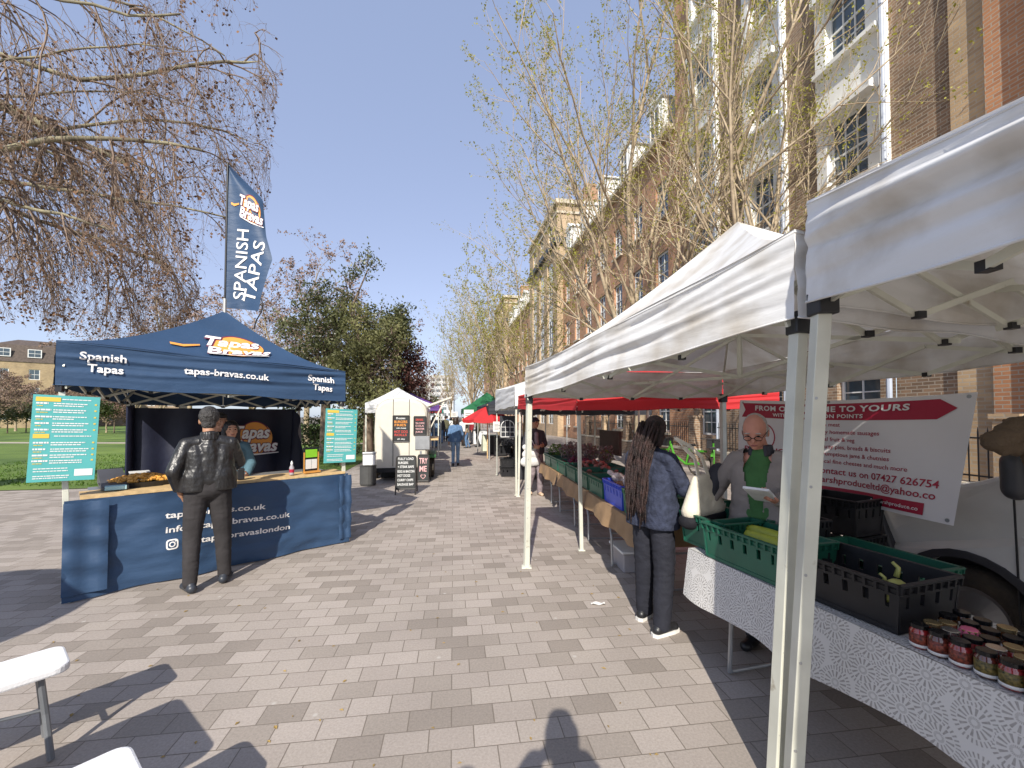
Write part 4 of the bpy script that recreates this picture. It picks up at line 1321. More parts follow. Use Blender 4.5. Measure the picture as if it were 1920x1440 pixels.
# --- the great bare plane tree whose branches hang over the stall
def plane_tree():
    rnd = random.Random(12)
    base = Vector((-13.0, 8.2, 0))
    root = thing('plane_tree', 'huge bare plane tree with drooping twigs hanging over the tapas stall', 'tree', base)
    tr, tw = Twigs(), Twigs()
    out = [tr, tw]
    tips = []
    for i in range(10):
        f0, f1 = i / 10, (i + 1) / 10
        tr.segs.append((base.x + f0 * 0.5, base.y, f0 * 9.8, base.x + f1 * 0.5, base.y, f1 * 9.8, 0.55 * (1.15 - 0.5 * f0), 0.55 * (1.15 - 0.5 * f1)))
    xs = [(-1, -6.6), (3.3, -6.5), (4.7, -5.9), (6.0, -5.15), (6.8, -4.85), (9.5, -4.35), (14, -4.5)]
    def edge(h):
        for (h0, x0), (h1, x1) in zip(xs, xs[1:]):
            if h <= h1: return x0 + (x1 - x0) * (h - h0) / (h1 - h0)
        return xs[-1][1]
    def keep(q):
        k = 1.0 if q.y < 8 else 8.0 / q.y * 0.15 + 0.85
        return q.x < edge(q.z) * (q.y / 8.0) + 0.35 * mnoise.noise(Vector((q.y * 0.9, q.z * 0.7, 0))) + 0.1 and q.z > 3.5 + 0.5 * mnoise.noise(Vector((q.x, q.y, 3.0))) + max(0, (q.x + 7.6)) * 0.35
    spec = [(12, 48, 0.42, 0.10, -0.055, 14, 0.12), (8, 40, 0.62, 0.11, -0.24, 11, 0.08), (5, 34, 0.6, 0.14, -0.24, 8, 0.1), (3, 34, 0.5, 0.17, -0.16, 5, 0.2), (0, 40, 0.5, 0.2, -0.1, 3, 0.2)]
    limbs = []
    for k in range(10):
        h0 = rnd.uniform(5.6, 9.5)
        az = RAD(rnd.uniform(-42, 40))
        el = RAD(rnd.uniform(0, 55))
        limbs.append((Vector((base.x + 0.5, base.y, h0)), Vector((math.cos(az) * math.cos(el), math.sin(az) * math.cos(el), math.sin(el))), rnd.uniform(6.5, 9.5), rnd.uniform(0.035, 0.06)))
    # the thick mottled limbs that enter the picture at its top corner
    limbs.append((Vector((-12.6, 8.4, 8.75)), Vector((1, -0.02, 0.10)), 4.6, 0.17))
    limbs.append((Vector((-11.8, 7.6, 5.6)), Vector((1, 0.0, 0.16)), 6.6, 0.08))
    limbs.append((Vector((-11.8, 7.0, 4.6)), Vector((1, 0.05, 0.22)), 6.0, 0.06))
    MINR[0] = 0.0022
    for p, d, L, r in limbs:
        tr.segs.append((base.x + 0.4, base.y, p.z - 0.3, p.x, p.y, p.z, min(0.25, r * 2), r))
        grow(rnd, p, d, L, r, 0, spec, out, tips, keep)
    tr.mesh('trunk', M_bark_plane, root, 7, base)
    tw.mesh('twigs', M_twig_red, root, 3, base)
    balls = []
    for lv, q, d in tips:
        if lv >= 4 and rnd.random() < 0.16: balls.append(q - Vector((0, 0, 0.05)))
    leaves_mesh('seed_balls', balls, 0.05, mat('brown_seed_balls', (0.16, 0.09, 0.05), 0.9, var=0.4, vs=3), root, 4, base, up=-0.4, aspect=1.0)
    print('plane twigs', len(tw.segs), 'limbs', len(tr.segs))
plane_tree()

# --- bare round-headed trees behind the lawn
def bare_tree(label, base, height, seed, tint, dens=1.0, spread=1.0):
    return budding_tree('bare_tree', label, base, height, spread, seed, int(9 * dens), dens=1.0, fork=height * 0.3, trunk_r=height * 0.018, leaf=0.12, leafn=1, group='bare trees beyond the lawn', twig_mat=tint, leaf_mat=tint,
        spec=[(8, 38, 0.55, 0.08, 0.02, 9, 0.12), (7, 42, 0.5, 0.1, -0.03, 6, 0.1), (6, 42, 0.5, 0.12, -0.09, 5, 0.1), (0, 40, 0.5, 0.14, -0.12, 4, 0.1)])
M_twig_pink = mat('pinkish_brown_twigs', (0.24, 0.16, 0.12), 0.85, var=0.25, vs=0.5)
for u, y, h, sd, lab in ((355, 30, 10.5, 3, 'round headed bare tree behind the blue stall roof'), (300, 34, 9.6, 8, 'wide bare tree beside the blue stall roof over the lawn'), (255, 42, 8.5, 6, 'smaller bare tree low behind the stall roof corner'), (470, 30, 9.4, 4, 'bare pinkish tree showing beside the flag cord'),
                         (575, 26, 11.0, 14, 'bare pinkish tree mixed into the evergreen crown'), (30, 48, 6.5, 15, 'bare tree in front of the yellow brick house'), (-10, 40, 6.0, 16, 'bare tree at the lawn edge before the brown house'), (130, 50, 5.6, 17, 'low bare tree beside the mansard house'),
                         (200, 44, 4.6, 18, 'low bare tree behind the teal menu board'), (800, 75, 9.0, 28, 'bare tree at street end before the tower block')):
    bare_tree(lab, tuple(at(u, 781, y).xy) + (0,), h, sd, M_twig_pink)

# --- evergreens
def evergreen(name, label, base, lobes, n_leaf, size, m, seed, trunk_h, trunk_r, clump=0.32, per=26, trunk_m=None, holes=0.0):
    """crown of leaf clumps set through a volume made of lobes (centre, radii)"""
    rnd = random.Random(seed)
    root = thing(name, label, 'tree', base)
    b = Vector(base)
    tr = Twigs()
    pts = []
    for i in range(6):
        tr.segs.append((b.x, b.y, b.z + trunk_h * i / 6, b.x, b.y, b.z + trunk_h * (i + 1) / 6, trunk_r * (1.2 - 0.12 * i), trunk_r * (1.2 - 0.12 * (i + 1))))
    vol = [l[1][0] * l[1][1] * l[1][2] for l in lobes]
    tot = sum(vol)
    for (c, rad), v in zip(lobes, vol):
        c = b + Vector(c)
        tr.segs.append((b.x, b.y, b.z + trunk_h * 0.75, c.x, c.y, c.z, trunk_r * 0.4, trunk_r * 0.12))
        nc = max(6, int(n_leaf * v / tot / per))
        for k in range(nc):
            while True:
                q = Vector((rnd.uniform(-1, 1), rnd.uniform(-1, 1), rnd.uniform(-1, 1)))
                if 0.15 < q.length < 1: break
            q = q * (0.55 + 0.45 * rnd.random()) if rnd.random() < 0.4 else q.normalized() * rnd.uniform(0.7, 1.08)
            cc = c + Vector((q.x * rad[0], q.y * rad[1], q.z * rad[2]))
            if mnoise.noise(cc * 0.9) < -0.35 + holes: continue
            tr.segs.append((*(c.lerp(cc, 0.35)), *cc, 0.02, 0.006))
            cr = clump * rnd.uniform(0.6, 1.5)
            for j in range(int(per * rnd.uniform(0.6, 1.4))):
                pts.append((cc.x + rnd.gauss(0, cr * 0.55), cc.y + rnd.gauss(0, cr * 0.55), cc.z + rnd.gauss(0, cr * 0.42)))
    tr.mesh('trunk', trunk_m or M_bark_grey, root, 5, b)
    leaves_mesh('crown', pts, size, m, root, seed, b)
    return root
M_leaf_oak = mat('dark_evergreen_leaves', (0.085, 0.105, 0.04), 0.4, var=0.5, vs=1.2, col2=(0.19, 0.20, 0.085), translucent=0.35)
M_leaf_pine = mat('olive_pine_needles', (0.14, 0.16, 0.06), 0.6, var=0.4, vs=1.0, col2=(0.27, 0.26, 0.10), translucent=0.35)
M_leaf_red = mat('dark_red_leaves', (0.10, 0.04, 0.038), 0.55, var=0.5, vs=1.4, col2=(0.22, 0.10, 0.08), translucent=0.35)
M_leaf_shrub = mat('shrub_leaves', (0.05, 0.085, 0.02), 0.55, var=0.4, vs=1.5, col2=(0.12, 0.15, 0.04), translucent=0.3)
ob = at(610, 781, 18.0)
def LB(u, v, y, ru, rv, dy=1.0, k=18.0, base=ob):
    c = at(u, v, y) - Vector((base.x, base.y, 0))
    return ((c.x, c.y, c.z), (ru * y / 800, dy, rv * y / 800))
evergreen('evergreen_tree', 'dark holm oak with uneven pointed crown behind the stall', (ob.x, ob.y, 0),
          [LB(690, 505, 18, 24, 34, .7), LB(655, 555, 18, 52, 50, 1.1), LB(590, 560, 18, 38, 36, .9), LB(620, 620, 18, 80, 50, 1.4), LB(700, 620, 18.3, 52, 52, 1.1), LB(545, 612, 18, 42, 26, .8), LB(600, 680, 18, 78, 44, 1.4), LB(560, 730, 18, 50, 40, 1.1)], 17000, 0.125, M_leaf_oak, 3, 5.0, 0.22, clump=0.30, holes=.14)
ob2 = at(690, 781, 16.2)
evergreen('pine_tree', 'olive green pine with drooping sprays in front of the dark oak', (ob2.x, ob2.y, 0),
          [LB(665, 600, 16.2, 24, 40, .6, base=ob2), LB(660, 660, 16.2, 55, 42, 1.0, base=ob2), LB(715, 690, 16.2, 48, 46, 1.0, base=ob2), LB(640, 720, 16.0, 62, 40, 1.1, base=ob2), LB(700, 745, 16.0, 56, 36, 1.0, base=ob2), LB(735, 640, 16.4, 36, 40, .8, base=ob2)], 14000, 0.12, M_leaf_pine, 5, 4.0, 0.2, clump=0.26, holes=.1)
ob3 = at(765, 781, 21)
evergreen('purple_leaved_tree', 'dark red leaved plum tree beside the evergreens', (ob3.x, ob3.y, 0),
          [LB(755, 660, 21, 34, 34, 1.1, base=ob3), LB(772, 700, 21, 33, 44, 1.2, base=ob3), LB(740, 720, 21, 40, 46, 1.2, base=ob3), LB(762, 745, 21, 36, 40, 1.2, base=ob3)], 8000, 0.14, M_leaf_red, 7, 4.0, 0.16, clump=0.35)
ob4 = at(742, 781, 19.5)
evergreen('evergreen_tree', 'thin dark evergreen with loose top sprigs between pine and plum tree', (ob4.x, ob4.y, 0),
          [LB(738, 620, 19.5, 34, 34, .9, base=ob4), LB(752, 600, 19.5, 20, 30, .6, base=ob4)], 3600, 0.14, M_leaf_oak, 8, 4.5, 0.12, clump=0.35, holes=0.2)
# shrubs and hedge clumps round the lawn
k = 0
for u, v, y, ru, rv, mm, lab in ((590, 815, 20, 34, 26, M_leaf_shrub, 'green shrub under the evergreens behind the counter'), (660, 790, 22, 40, 34, M_leaf_shrub, 'dark shrub below the pine beside the trailer'), (700, 800, 30, 40, 20, M_leaf_oak, 'dark shrub behind the white trailer gazebo'), (50, 772, 44, 30, 12, M_leaf_shrub, 'green hedge bush before the brick houses'), (15, 776, 42, 26, 11, M_leaf_oak, 'dark hedge bush at the lawn end'),
                        (185, 770, 40, 18, 12, M_leaf_shrub, 'small green bush beside the menu board'), (215, 772, 43, 26, 14, M_twig_pink, 'bare brown bush beyond the lawn'), (800, 765, 45, 26, 22, M_leaf_oak, 'dark evergreen bush at the end of the food row'), (775, 770, 34, 22, 24, M_leaf_oak, 'dark evergreen bush behind the purple gazebo'), (905, 740, 60, 40, 30, M_twig_red, 'brown twiggy bush at the street end'), (640, 838, 14.5, 22, 8, M_leaf_shrub, 'low green plant on the soil beside the stall')):
    q = at(u, v, y)
    evergreen('shrub', lab, (q.x, q.y, 0), [((0, 0, max(0.25, q.z)), (ru * y / 800, ru * y / 900, max(0.2, rv * y / 800 + 0.1)))], 1500, 0.12 if y < 30 else 0.2, mm, 30 + k, max(0.2, q.z), 0.05, clump=0.3 if y < 30 else 0.5)
    k += 1
# ================================================================= PEOPLE
def cloth(name, col, rough=0.8, bump=0.25, bs=60, var=0.15, spec=0.3, vs=8, **kw): return mat(name, col, rough, var=var, vs=vs, bump=bump, bs=bs, spec=spec, **kw)
def skinmat(name, col): return mat(name, col, 0.55, var=0.1, vs=14, spec=0.4)
M_skin = skinmat('light_skin', (0.50, 0.27, 0.18)); M_skin_red = skinmat('ruddy_skin', (0.52, 0.24, 0.17)); M_skin_tan = skinmat('tan_skin', (0.36, 0.19, 0.115)); M_skin_dark = skinmat('dark_brown_skin', (0.085, 0.045, 0.03))
M_hair_black = mat('black_hair', (0.012, 0.010, 0.010), 0.45, var=0.4, vs=30, bump=0.5, bs=90, stretch=(1, 1, 0.15))
M_hair_grey = mat('greying_dark_hair', (0.012, 0.011, 0.010), 0.5, var=0.5, vs=30, bump=1.0, bs=70, col2=(0.06, 0.055, 0.052))
M_hair_white = mat('short_grey_hair', (0.38, 0.35, 0.32), 0.7, var=0.3, vs=60, bump=0.3, bs=150)
M_hair_brown = mat('dark_brown_hair', (0.03, 0.018, 0.012), 0.5, var=0.4, vs=30, bump=0.4, bs=90)
M_braid = mat('dark_brown_braids', (0.020, 0.012, 0.011), 0.55, var=0.5, vs=18, bump=0.9, bs=110, col2=(0.06, 0.03, 0.026))
M_leather = mat('black_leather', (0.016, 0.015, 0.015), 0.36, var=0.25, vs=6, bump=1.0, bs=11, spec=0.55, stretch=(1.2, 1, 0.7))
M_black_denim = cloth('black_denim', (0.034, 0.031, 0.032), 0.9, bump=.5, bs=9)
M_navy_knit = cloth('navy_quilted_cotton', (0.030, 0.036, 0.062), 0.9, bump=0.6, bs=45, var=0.35, vs=22)
M_navy_trouser = cloth('dark_navy_trousers', (0.017, 0.018, 0.026), 0.85)
M_fleece = cloth('grey_brown_fleece', (0.27, 0.235, 0.215), 0.95, bump=0.3, bs=150, var=0.08)
M_charcoal = cloth('charcoal_softshell', (0.045, 0.045, 0.055), 0.8)
M_green_polo = cloth('green_polo', (0.055, 0.15, 0.05), 0.85)
M_denim_blue = cloth('blue_denim', (0.10, 0.18, 0.32), 0.9, var=0.25)
M_denim_pale = cloth('pale_blue_denim', (0.20, 0.30, 0.45), 0.9, var=0.25)
M_teal_shirt = cloth('blue_grey_shirt', (0.085, 0.16, 0.20), 0.85)
M_cream_bag = cloth('cream_canvas', (0.66, 0.60, 0.48), 0.9)
M_white_bag = mat('white_bag_plastic', (0.72, 0.72, 0.70), 0.5, var=0.06, translucent=0.2, bump=0.4, bs=12)
M_shoe_black = mat('black_shoe', (0.014, 0.014, 0.016), 0.4)
M_shoe_blue = mat('worn_blue_black_shoe', (0.03, 0.035, 0.045), 0.4, var=0.3)
M_shoe_white = mat('white_rubber_sole', (0.70, 0.68, 0.64), 0.6)
M_shoe_tan = mat('tan_shoe', (0.50, 0.36, 0.25), 0.7)
M_khaki = cloth('mauve_grey_trousers', (0.22, 0.18, 0.19), 0.9, var=0.35, vs=10)
M_white_shirt = cloth('white_shirt', (0.66, 0.66, 0.66), 0.85)
M_eye = mat('dark_eye', (0.012, 0.009, 0.008), 0.15)
M_lip = skinmat('lips', (0.30, 0.10, 0.085))
M_lens = mat('dark_glasses', (0.01, 0.01, 0.012), 0.12)

STAND = dict(hipL=(-.09, 0, .93), kneeL=(-.10, .02, .50), ankL=(-.105, -.03, .085), hipR=(.09, 0, .93), kneeR=(.10, .02, .50), ankR=(.105, -.03, .085),
             shL=(-.178, -.015, 1.395), elL=(-.235, -.035, 1.14), wrL=(-.235, .055, .90), shR=(.178, -.015, 1.395), elR=(.235, -.035, 1.14), wrR=(.235, .055, .90),
             neck=(0, -.02, 1.475), head=(0, .015, 1.625), footL=0.0, footR=0.0, handL=(0, .12, -1), handR=(0, .12, -1), look=0.0, nod=0.0)
def hand_prims(wr, d, palm, side, curl=0.35, r=0.0085):
    """palm and five unequal fingers; d points along the fingers, palm is the way the palm faces, side +1 for the right hand"""
    wr, d, palm = Vector(wr), Vector(d).normalized(), Vector(palm)
    palm = (palm - d * palm.dot(d)).normalized()
    ac = d.cross(palm) * side
    P = [cap(wr - d * 0.01, wr + d * 0.025, 0.026, 0.026)]
    for k in (-1, -0.33, 0.33, 1):
        P.append(cap(wr + d * 0.02 + ac * k * 0.016, wr + d * 0.082 + ac * k * 0.029, 0.0145, 0.0125))
    for k, ln in zip((-1, -0.33, 0.33, 1), (0.060, 0.076, 0.082, 0.072)):
        b = wr + d * 0.085 + ac * k * 0.028
        dd = (d + ac * k * 0.10).normalized()
        c1 = curl * (1.0 + 0.15 * k)
        d1 = (dd * math.cos(c1 * 0.7) + palm * math.sin(c1 * 0.7))
        d2 = (dd * math.cos(c1 * 1.7) + palm * math.sin(c1 * 1.7))
        m_ = b + d1 * ln * 0.5
        P += [cap(b, m_, r * 1.1, r), cap(m_, m_ + d2 * ln * 0.5, r, r * 0.8)]
    tb = wr + d * 0.03 + ac * 0.028
    t1 = tb + (d * 0.55 + ac * 0.75 + palm * 0.25).normalized() * 0.036
    P += [cap(tb, t1, 0.0125, 0.0105), cap(t1, t1 + (d * 0.85 + ac * 0.3 + palm * 0.45).normalized() * 0.03, 0.0105, 0.0085)]
    return P
def person(label, loc, yaw, height=1.75, pose=None, skin=None, vox=0.012, top=None, bottom=None, shoes=None, hair=None, hair_style='short', build=1.0, wide=1.0, group=None,
           hem=0.93, sleeves=True, collar=None, coat_open=None, detail=True, female=False, folds=0.006, hands=True, seed=0, sole=None, eyes=True, extra_hem=0.0, flare=0.0):
    J = dict(STAND)
    if pose: J.update(pose)
    V = {k: Vector(v) for k, v in J.items() if isinstance(v, tuple)}
    K = height / 1.75
    root = thing('person', label, 'person', loc, yaw, group)
    B = build
    hd, nk = V['head'], V['neck']
    look, nod = J['look'], J['nod']
    Hm = Matrix.Rotation(look, 3, 'Z') @ Matrix.Rotation(nod, 3, 'X')
    def h(x, y, z): return hd + Hm @ Vector((x, y, z))
    wv = [cap(V['wrL'] - (V['wrL'] - V['elL']).normalized() * 0.0, V['wrL'], .026)]
    # ---- the body: one skin from head to foot
    p = [ell(h(0, .0, .02), (.077, .094, .112), Hm), ell(h(0, .022, -.05), (.058, .068, .068), Hm), cap(h(0, .045, -.085), h(0, .068, -.085), .03, .024),
         cap(h(0, -.03, -.06), nk + Vector((0, 0, -.02)), .052, .058),
         cap(h(0, .088, .018), h(0, .104, -.022), .010, .014), ell(h(0, .098, -.027), (.018, .012, .010), Hm),
         cap(h(-.036, .08, .036), h(.036, .08, .036), .013), cap(h(-.018, .082, -.062), h(.018, .082, -.062), .010),
         ell(h(-.078, -.005, -.01), (.010, .020, .032), Hm), ell(h(.078, -.005, -.01), (.010, .020, .032), Hm), ell(h(-.042, .062, -.022), (.022, .022, .022)), ell(h(.042, .062, -.022), (.022, .022, .022))]
    tors = [cap((-.06 * B, 0, 1.0), (-.075 * B, -.005, 1.30), .09 * B, .085), cap((.06 * B, 0, 1.0), (.075 * B, -.005, 1.30), .09 * B, .085), cap(nk + Vector((0, 0, -.05)), (0, 0, 1.3), .06, .09)]
    piv = Vector((0, 0, 1.0))
    lean = Vector((nk.x, nk.y + .02, 1.455)) - piv
    def tz(q, f=1.0):
        """torso points follow the lean of the spine"""
        q = Vector(q)
        t = max(0, (q.z - 1.0) / 0.455)
        return q + Vector((lean.x * t, lean.y * t, (lean.z - 0.455) * t))
    tors = [cap(tz(a[1]), tz(a[2]), a[3], a[4]) for a in tors[:2]] + tors[2:]
    p += tors + [ell((0, -.01, .96), (.15 * B, .105 * B, .11))]
    for S in 'LR':
        p += [cap(V['sh' + S], V['el' + S], .045, .036), cap(V['el' + S], V['wr' + S], .036, .025), cap(V['hip' + S], V['knee' + S], .078 * B, .05), cap(V['knee' + S], V['ank' + S], .05, .034)]
        fa = J['foot' + S]
        fd = Vector((math.sin(fa), math.cos(fa), 0))
        a = V['ank' + S]
        p += [cap(a + Vector((0, 0, -.04)), a + fd * .13 + Vector((0, 0, -.055)), .036, .028)]
        p += [cap(V['sh' + S], tz((0, -.01, 1.41)), .042, .05)]
        if hands:
            d = V['hand' + S]
            pal = J.get('palm' + S, (1, 0, 0) if S == 'L' else (-1, 0, 0))
            p += hand_prims(V['wr' + S], d, pal, 1 if S == 'R' else -1, J.get('curl' + S, 0.4), 0.0088 if vox < 0.01 else 0.011)
        else:
            d = V['hand' + S].normalized()
            p += [cap(V['wr' + S], V['wr' + S] + d * .09, .028, .03), cap(V['wr' + S] + d * .09, V['wr' + S] + d * .16, .026, .016)]
    body = blob('body', p, vox * 0.62 if detail else vox, skin or M_skin, root, smooth=2 if detail else 3, scale=K)
    # ---- face: eyes, brows, lips
    if detail and eyes:
        e = MB()
        for s_ in (-1, 1): e.ball(h(.031 * s_, .0855, .012) * K, .0085 * K, 8, Hm, (1.5, .7, .75))
        e.build('eyes', M_eye, body, smooth=True)
        l = MB().ball(h(0, .0915, -.060) * K, .013 * K, 8, Hm, (1.7, .55, .5)); l.build('lips', M_lip, body, smooth=True)
        br = MB()
        for s_ in (-1, 1): br.ball(h(.034 * s_, .0905, .037) * K, .011 * K, 8, Hm, (1.9, .5, .4))
        br.build('eyebrows', hair or M_hair_black, body, smooth=True)
    # ---- trousers
    if bottom:
        q = [ell((0, -.012, .955), (.158 * B, .118 * B, .105)), cap((-.05, 0, .98), (-.05, 0, 1.02), .12 * B), cap((.05, 0, .98), (.05, 0, 1.02), .12 * B)]
        for S in 'LR':
            q += [cap(V['hip' + S], V['knee' + S], .092 * B * (1 + .2 * (wide - 1)), .068 * wide), cap(V['knee' + S], V['ank' + S] + Vector((0, 0, -.0)), .068 * wide, .052 * wide + flare)]
        lo = 0.035
        blob('trousers', q, vox, bottom, root, smooth=4, fold=folds * 1.1, fscale=11, seed=seed + 3, scale=K, post=lambda c: Vector((c.x, c.y, max(c.z, lo))))
    # ---- shoes
    for S in 'LR':
        fa = J['foot' + S]; fd = Vector((math.sin(fa), math.cos(fa), 0)); a = V['ank' + S]
        g = Vector((a.x, a.y, a.z - .085))
        q = [cap(g - fd * .05 + Vector((0, 0, .045)), g + fd * .14 + Vector((0, 0, .034)), .043, .036), cap(g - fd * .03 + Vector((0, 0, .07)), g + fd * .05 + Vector((0, 0, .055)), .04, .035), ell(g + fd * .13 + Vector((0, 0, .035)), (.044, .044, .034))]
        so = blob('shoe', q, vox * 0.8, shoes or M_shoe_black, root, smooth=2, scale=K, post=lambda c, z0=g.z: Vector((c.x, c.y, max(c.z, z0 + .004))))
        if sole:
            sm_ = MB()
            side = Vector((fd.y, -fd.x, 0))
            prof = [(-.10, .0), (-.085, .036), (0, .042), (.10, .049), (.155, .042), (.178, .02), (.184, 0)]
            poly = [g + fd * x + side * y for x, y in prof] + [g + fd * x - side * y for x, y in reversed(prof[1:-1])]
            sm_.prism([q_ * K for q_ in poly], (0, 0, .026 * K)); sm_.build('sole', sole, so)
    # ---- top
    if top:
        q = [cap(tz((-.075 * B, .0, hem + .11)), tz((-.092 * B, -.008, 1.30)), .122 * B + extra_hem, .108), cap(tz((.075 * B, .0, hem + .11)), tz((.092 * B, -.008, 1.30)), .122 * B + extra_hem, .108),
             cap(tz((0, .0, 1.05)), tz((0, -.01, 1.34)), .125 * B, .115), cap(nk + Vector((0, .0, .0)), nk + Vector((0, 0, -.05)), .066, .08)]
        if flare: pass
        q += [cap(tz((-.085 * B, 0, hem)), tz((-.085 * B, 0, hem + .12)), .128 * B + extra_hem), cap(tz((.085 * B, 0, hem)), tz((.085 * B, 0, hem + .12)), .128 * B + extra_hem)]
        for S in 'LR':
            q += [cap(V['sh' + S], tz((0, -.01, 1.435)), .066, .062), cap(V['sh' + S], V['el' + S], .068, .060)]
            if sleeves: q += [cap(V['el' + S], V['el' + S].lerp(V['wr' + S], .94), .060, .047)]
        z0 = hem - 0.02
        blob('jacket', q, vox, top, root, smooth=4, fold=folds, fscale=9, seed=seed, scale=K, cut=coat_open, post=lambda c: Vector((c.x, c.y, max(c.z, z0))))
    if collar:
        q = [cap(nk + Vector((.062 * math.cos(t), .062 * math.sin(t) + .0, .03)), nk + Vector((.07 * math.cos(t), .07 * math.sin(t), -.03)), .014) for t in [i * math.pi / 8 for i in range(16)] if not (0.9 < t < 2.2)]
        blob('collar', q, vox * .7, collar, root, smooth=2, scale=K)
    # ---- hair
    if hair:
        if hair_style == 'short':
            q = [ell(h(0, -.018, .043), (.087, .098, .102), Hm), ell(h(0, -.055, -.03), (.062, .048, .06), Hm), ell(h(0, .045, .088), (.066, .052, .042), Hm)]
        elif hair_style == 'bald':
            q = [ell(h(0, -.028, .032), (.078, .090, .095), Hm), ell(h(0, -.055, -.005), (.078, .052, .062), Hm), ell(h(-.07, -.02, .0), (.016, .045, .045), Hm), ell(h(.07, -.02, .0), (.016, .045, .045), Hm)]
        elif hair_style == 'long':
            q = [ell(h(0, -.016, .04), (.092, .102, .104), Hm), cap(h(-.068, -.02, .02), h(-.085, -.01, -.2), .038, .04), cap(h(.068, -.02, .02), h(.085, -.01, -.2), .038, .04), cap(h(0, -.06, 0), h(0, -.055, -.24), .07, .06)]
        elif hair_style == 'bob':
            q = [ell(h(0, -.016, .04), (.092, .102, .104), Hm), cap(h(-.065, -.03, .02), h(-.07, -.03, -.1), .04, .035), cap(h(.065, -.03, .02), h(.07, -.03, -.1), .04, .035), cap(h(0, -.06, 0), h(0, -.06, -.13), .065, .05)]
        elif hair_style == 'cap':
            q = [ell(h(0, -.01, .05), (.09, .104, .09), Hm), cap(h(-.04, .09, .06), h(.04, .09, .06), .016), cap(h(-.03, .12, .05), h(.03, .12, .05), .012)]
        blob('hair' if hair_style != 'cap' else 'cap', q, vox * .75, hair, body, smooth=2, fold=.004 if hair_style != 'cap' else 0, fscale=34, seed=seed, scale=K)
    return root, V, K, body
def toyaw(dx, dy):
    """yaw that turns the local +Y towards (dx, dy)"""
    return math.atan2(-dx, dy)

# --- the man in the black leather jacket at the counter
pm = (spot(362, 1103) + spot(412, 1098)) / 2
yaw_in = toyaw(-n_.x, -n_.y)
MAN, Vm, Km, bm_ = person('man in black leather jacket and black jeans leaning at the tapas counter', tuple(pm), yaw_in - 0.12, 1.745,
    pose=dict(hipL=(-.09, 0, .93), kneeL=(-.12, .02, .50), ankL=(-.135, -.06, .085), kneeR=(.13, .05, .5), ankR=(.15, .05, .085), footL=-0.25, footR=0.35,
              elL=(-.275, -.08, 1.15), wrL=(-.215, .03, .93), handL=(.25, .35, -.6), elR=(.27, .13, 1.19), wrR=(.17, .36, 1.06), handR=(-.3, .8, -.15), palmR=(0, 0, -1), head=(.0, .03, 1.625), look=-.15),
    skin=M_skin_tan, vox=.0095, top=M_leather, bottom=M_black_denim, shoes=M_shoe_blue, hair=M_hair_grey, build=1.13, hem=.97, collar=M_leather, folds=.0045, wide=1.12, seed=2)
# jacket seams, yoke and waistband
sm = MB()
for z_ in (1.36,):
    pass
# --- the woman with long braids choosing vegetables
pw = (spot(1201, 1160) + spot(1250, 1187)) / 2
WOM, Vw, Kw, bw_ = person('woman with waist long braids in navy jacket with cream shoulder bag', tuple(pw), toyaw(0.80, 0.6), 1.66,
    pose=dict(kneeL=(-.10, .03, .50), ankL=(-.13, .06, .085), ankR=(.13, -.07, .085), kneeR=(.11, .0, .5), footL=-.1, footR=.15,
              elL=(-.25, .05, 1.17), wrL=(-.14, .27, 1.13), handL=(.35, .8, .1), palmL=(0, 0, -1), elR=(.27, .05, 1.16), wrR=(.16, .29, 1.13), handR=(-.4, .8, .05), palmR=(0, 0, -1), head=(0, .05, 1.615), neck=(0, 0, 1.47), nod=-.35, look=.05),
    skin=M_skin_dark, vox=.0095, top=M_navy_knit, bottom=M_navy_trouser, shoes=M_shoe_black, sole=M_shoe_white, hair=M_braid, hair_style='bob', build=1.02, hem=.86, extra_hem=.016, folds=.009, wide=1.22, flare=.004, seed=5, female=True)
rn = random.Random(4)
bd = MB()                                            # about ninety braids falling down her back
hd = Vw['head']
for k in range(110):
    a = rn.uniform(math.pi * 1.02, math.pi * 1.98)
    rr_ = rn.uniform(.55, 1.0)
    s0 = hd + Vector((math.cos(a) * .088, -.02 + math.sin(a) * .098 * 1.0, rn.uniform(-.02, .10)))
    ln = rn.uniform(.52, .78)
    x1 = math.cos(a) * .105 * rr_ - .03
    pts = []
    for i in range(9):
        t = i / 8
        x = s0.x + (x1 - s0.x) * t + .008 * math.sin(t * 9 + k)
        y = s0.y + (-.140 - .035 * rr_ - s0.y) * min(1, t * 2.1) ** 0.8 - .012 * rn.random() + .02 * math.sin(t * 5 + k * .7)
        z = s0.z - ln * t
        pts.append(Vector((x, y, z)) * Kw)
    r0 = rn.uniform(.006, .0088)
    bd.tube(pts, [r0 * (1 + .18 * ((i % 2) * 2 - 1)) for i in range(8)] + [r0 * .5], 5)
bd.build('braids', M_braid, bw_, smooth=True)
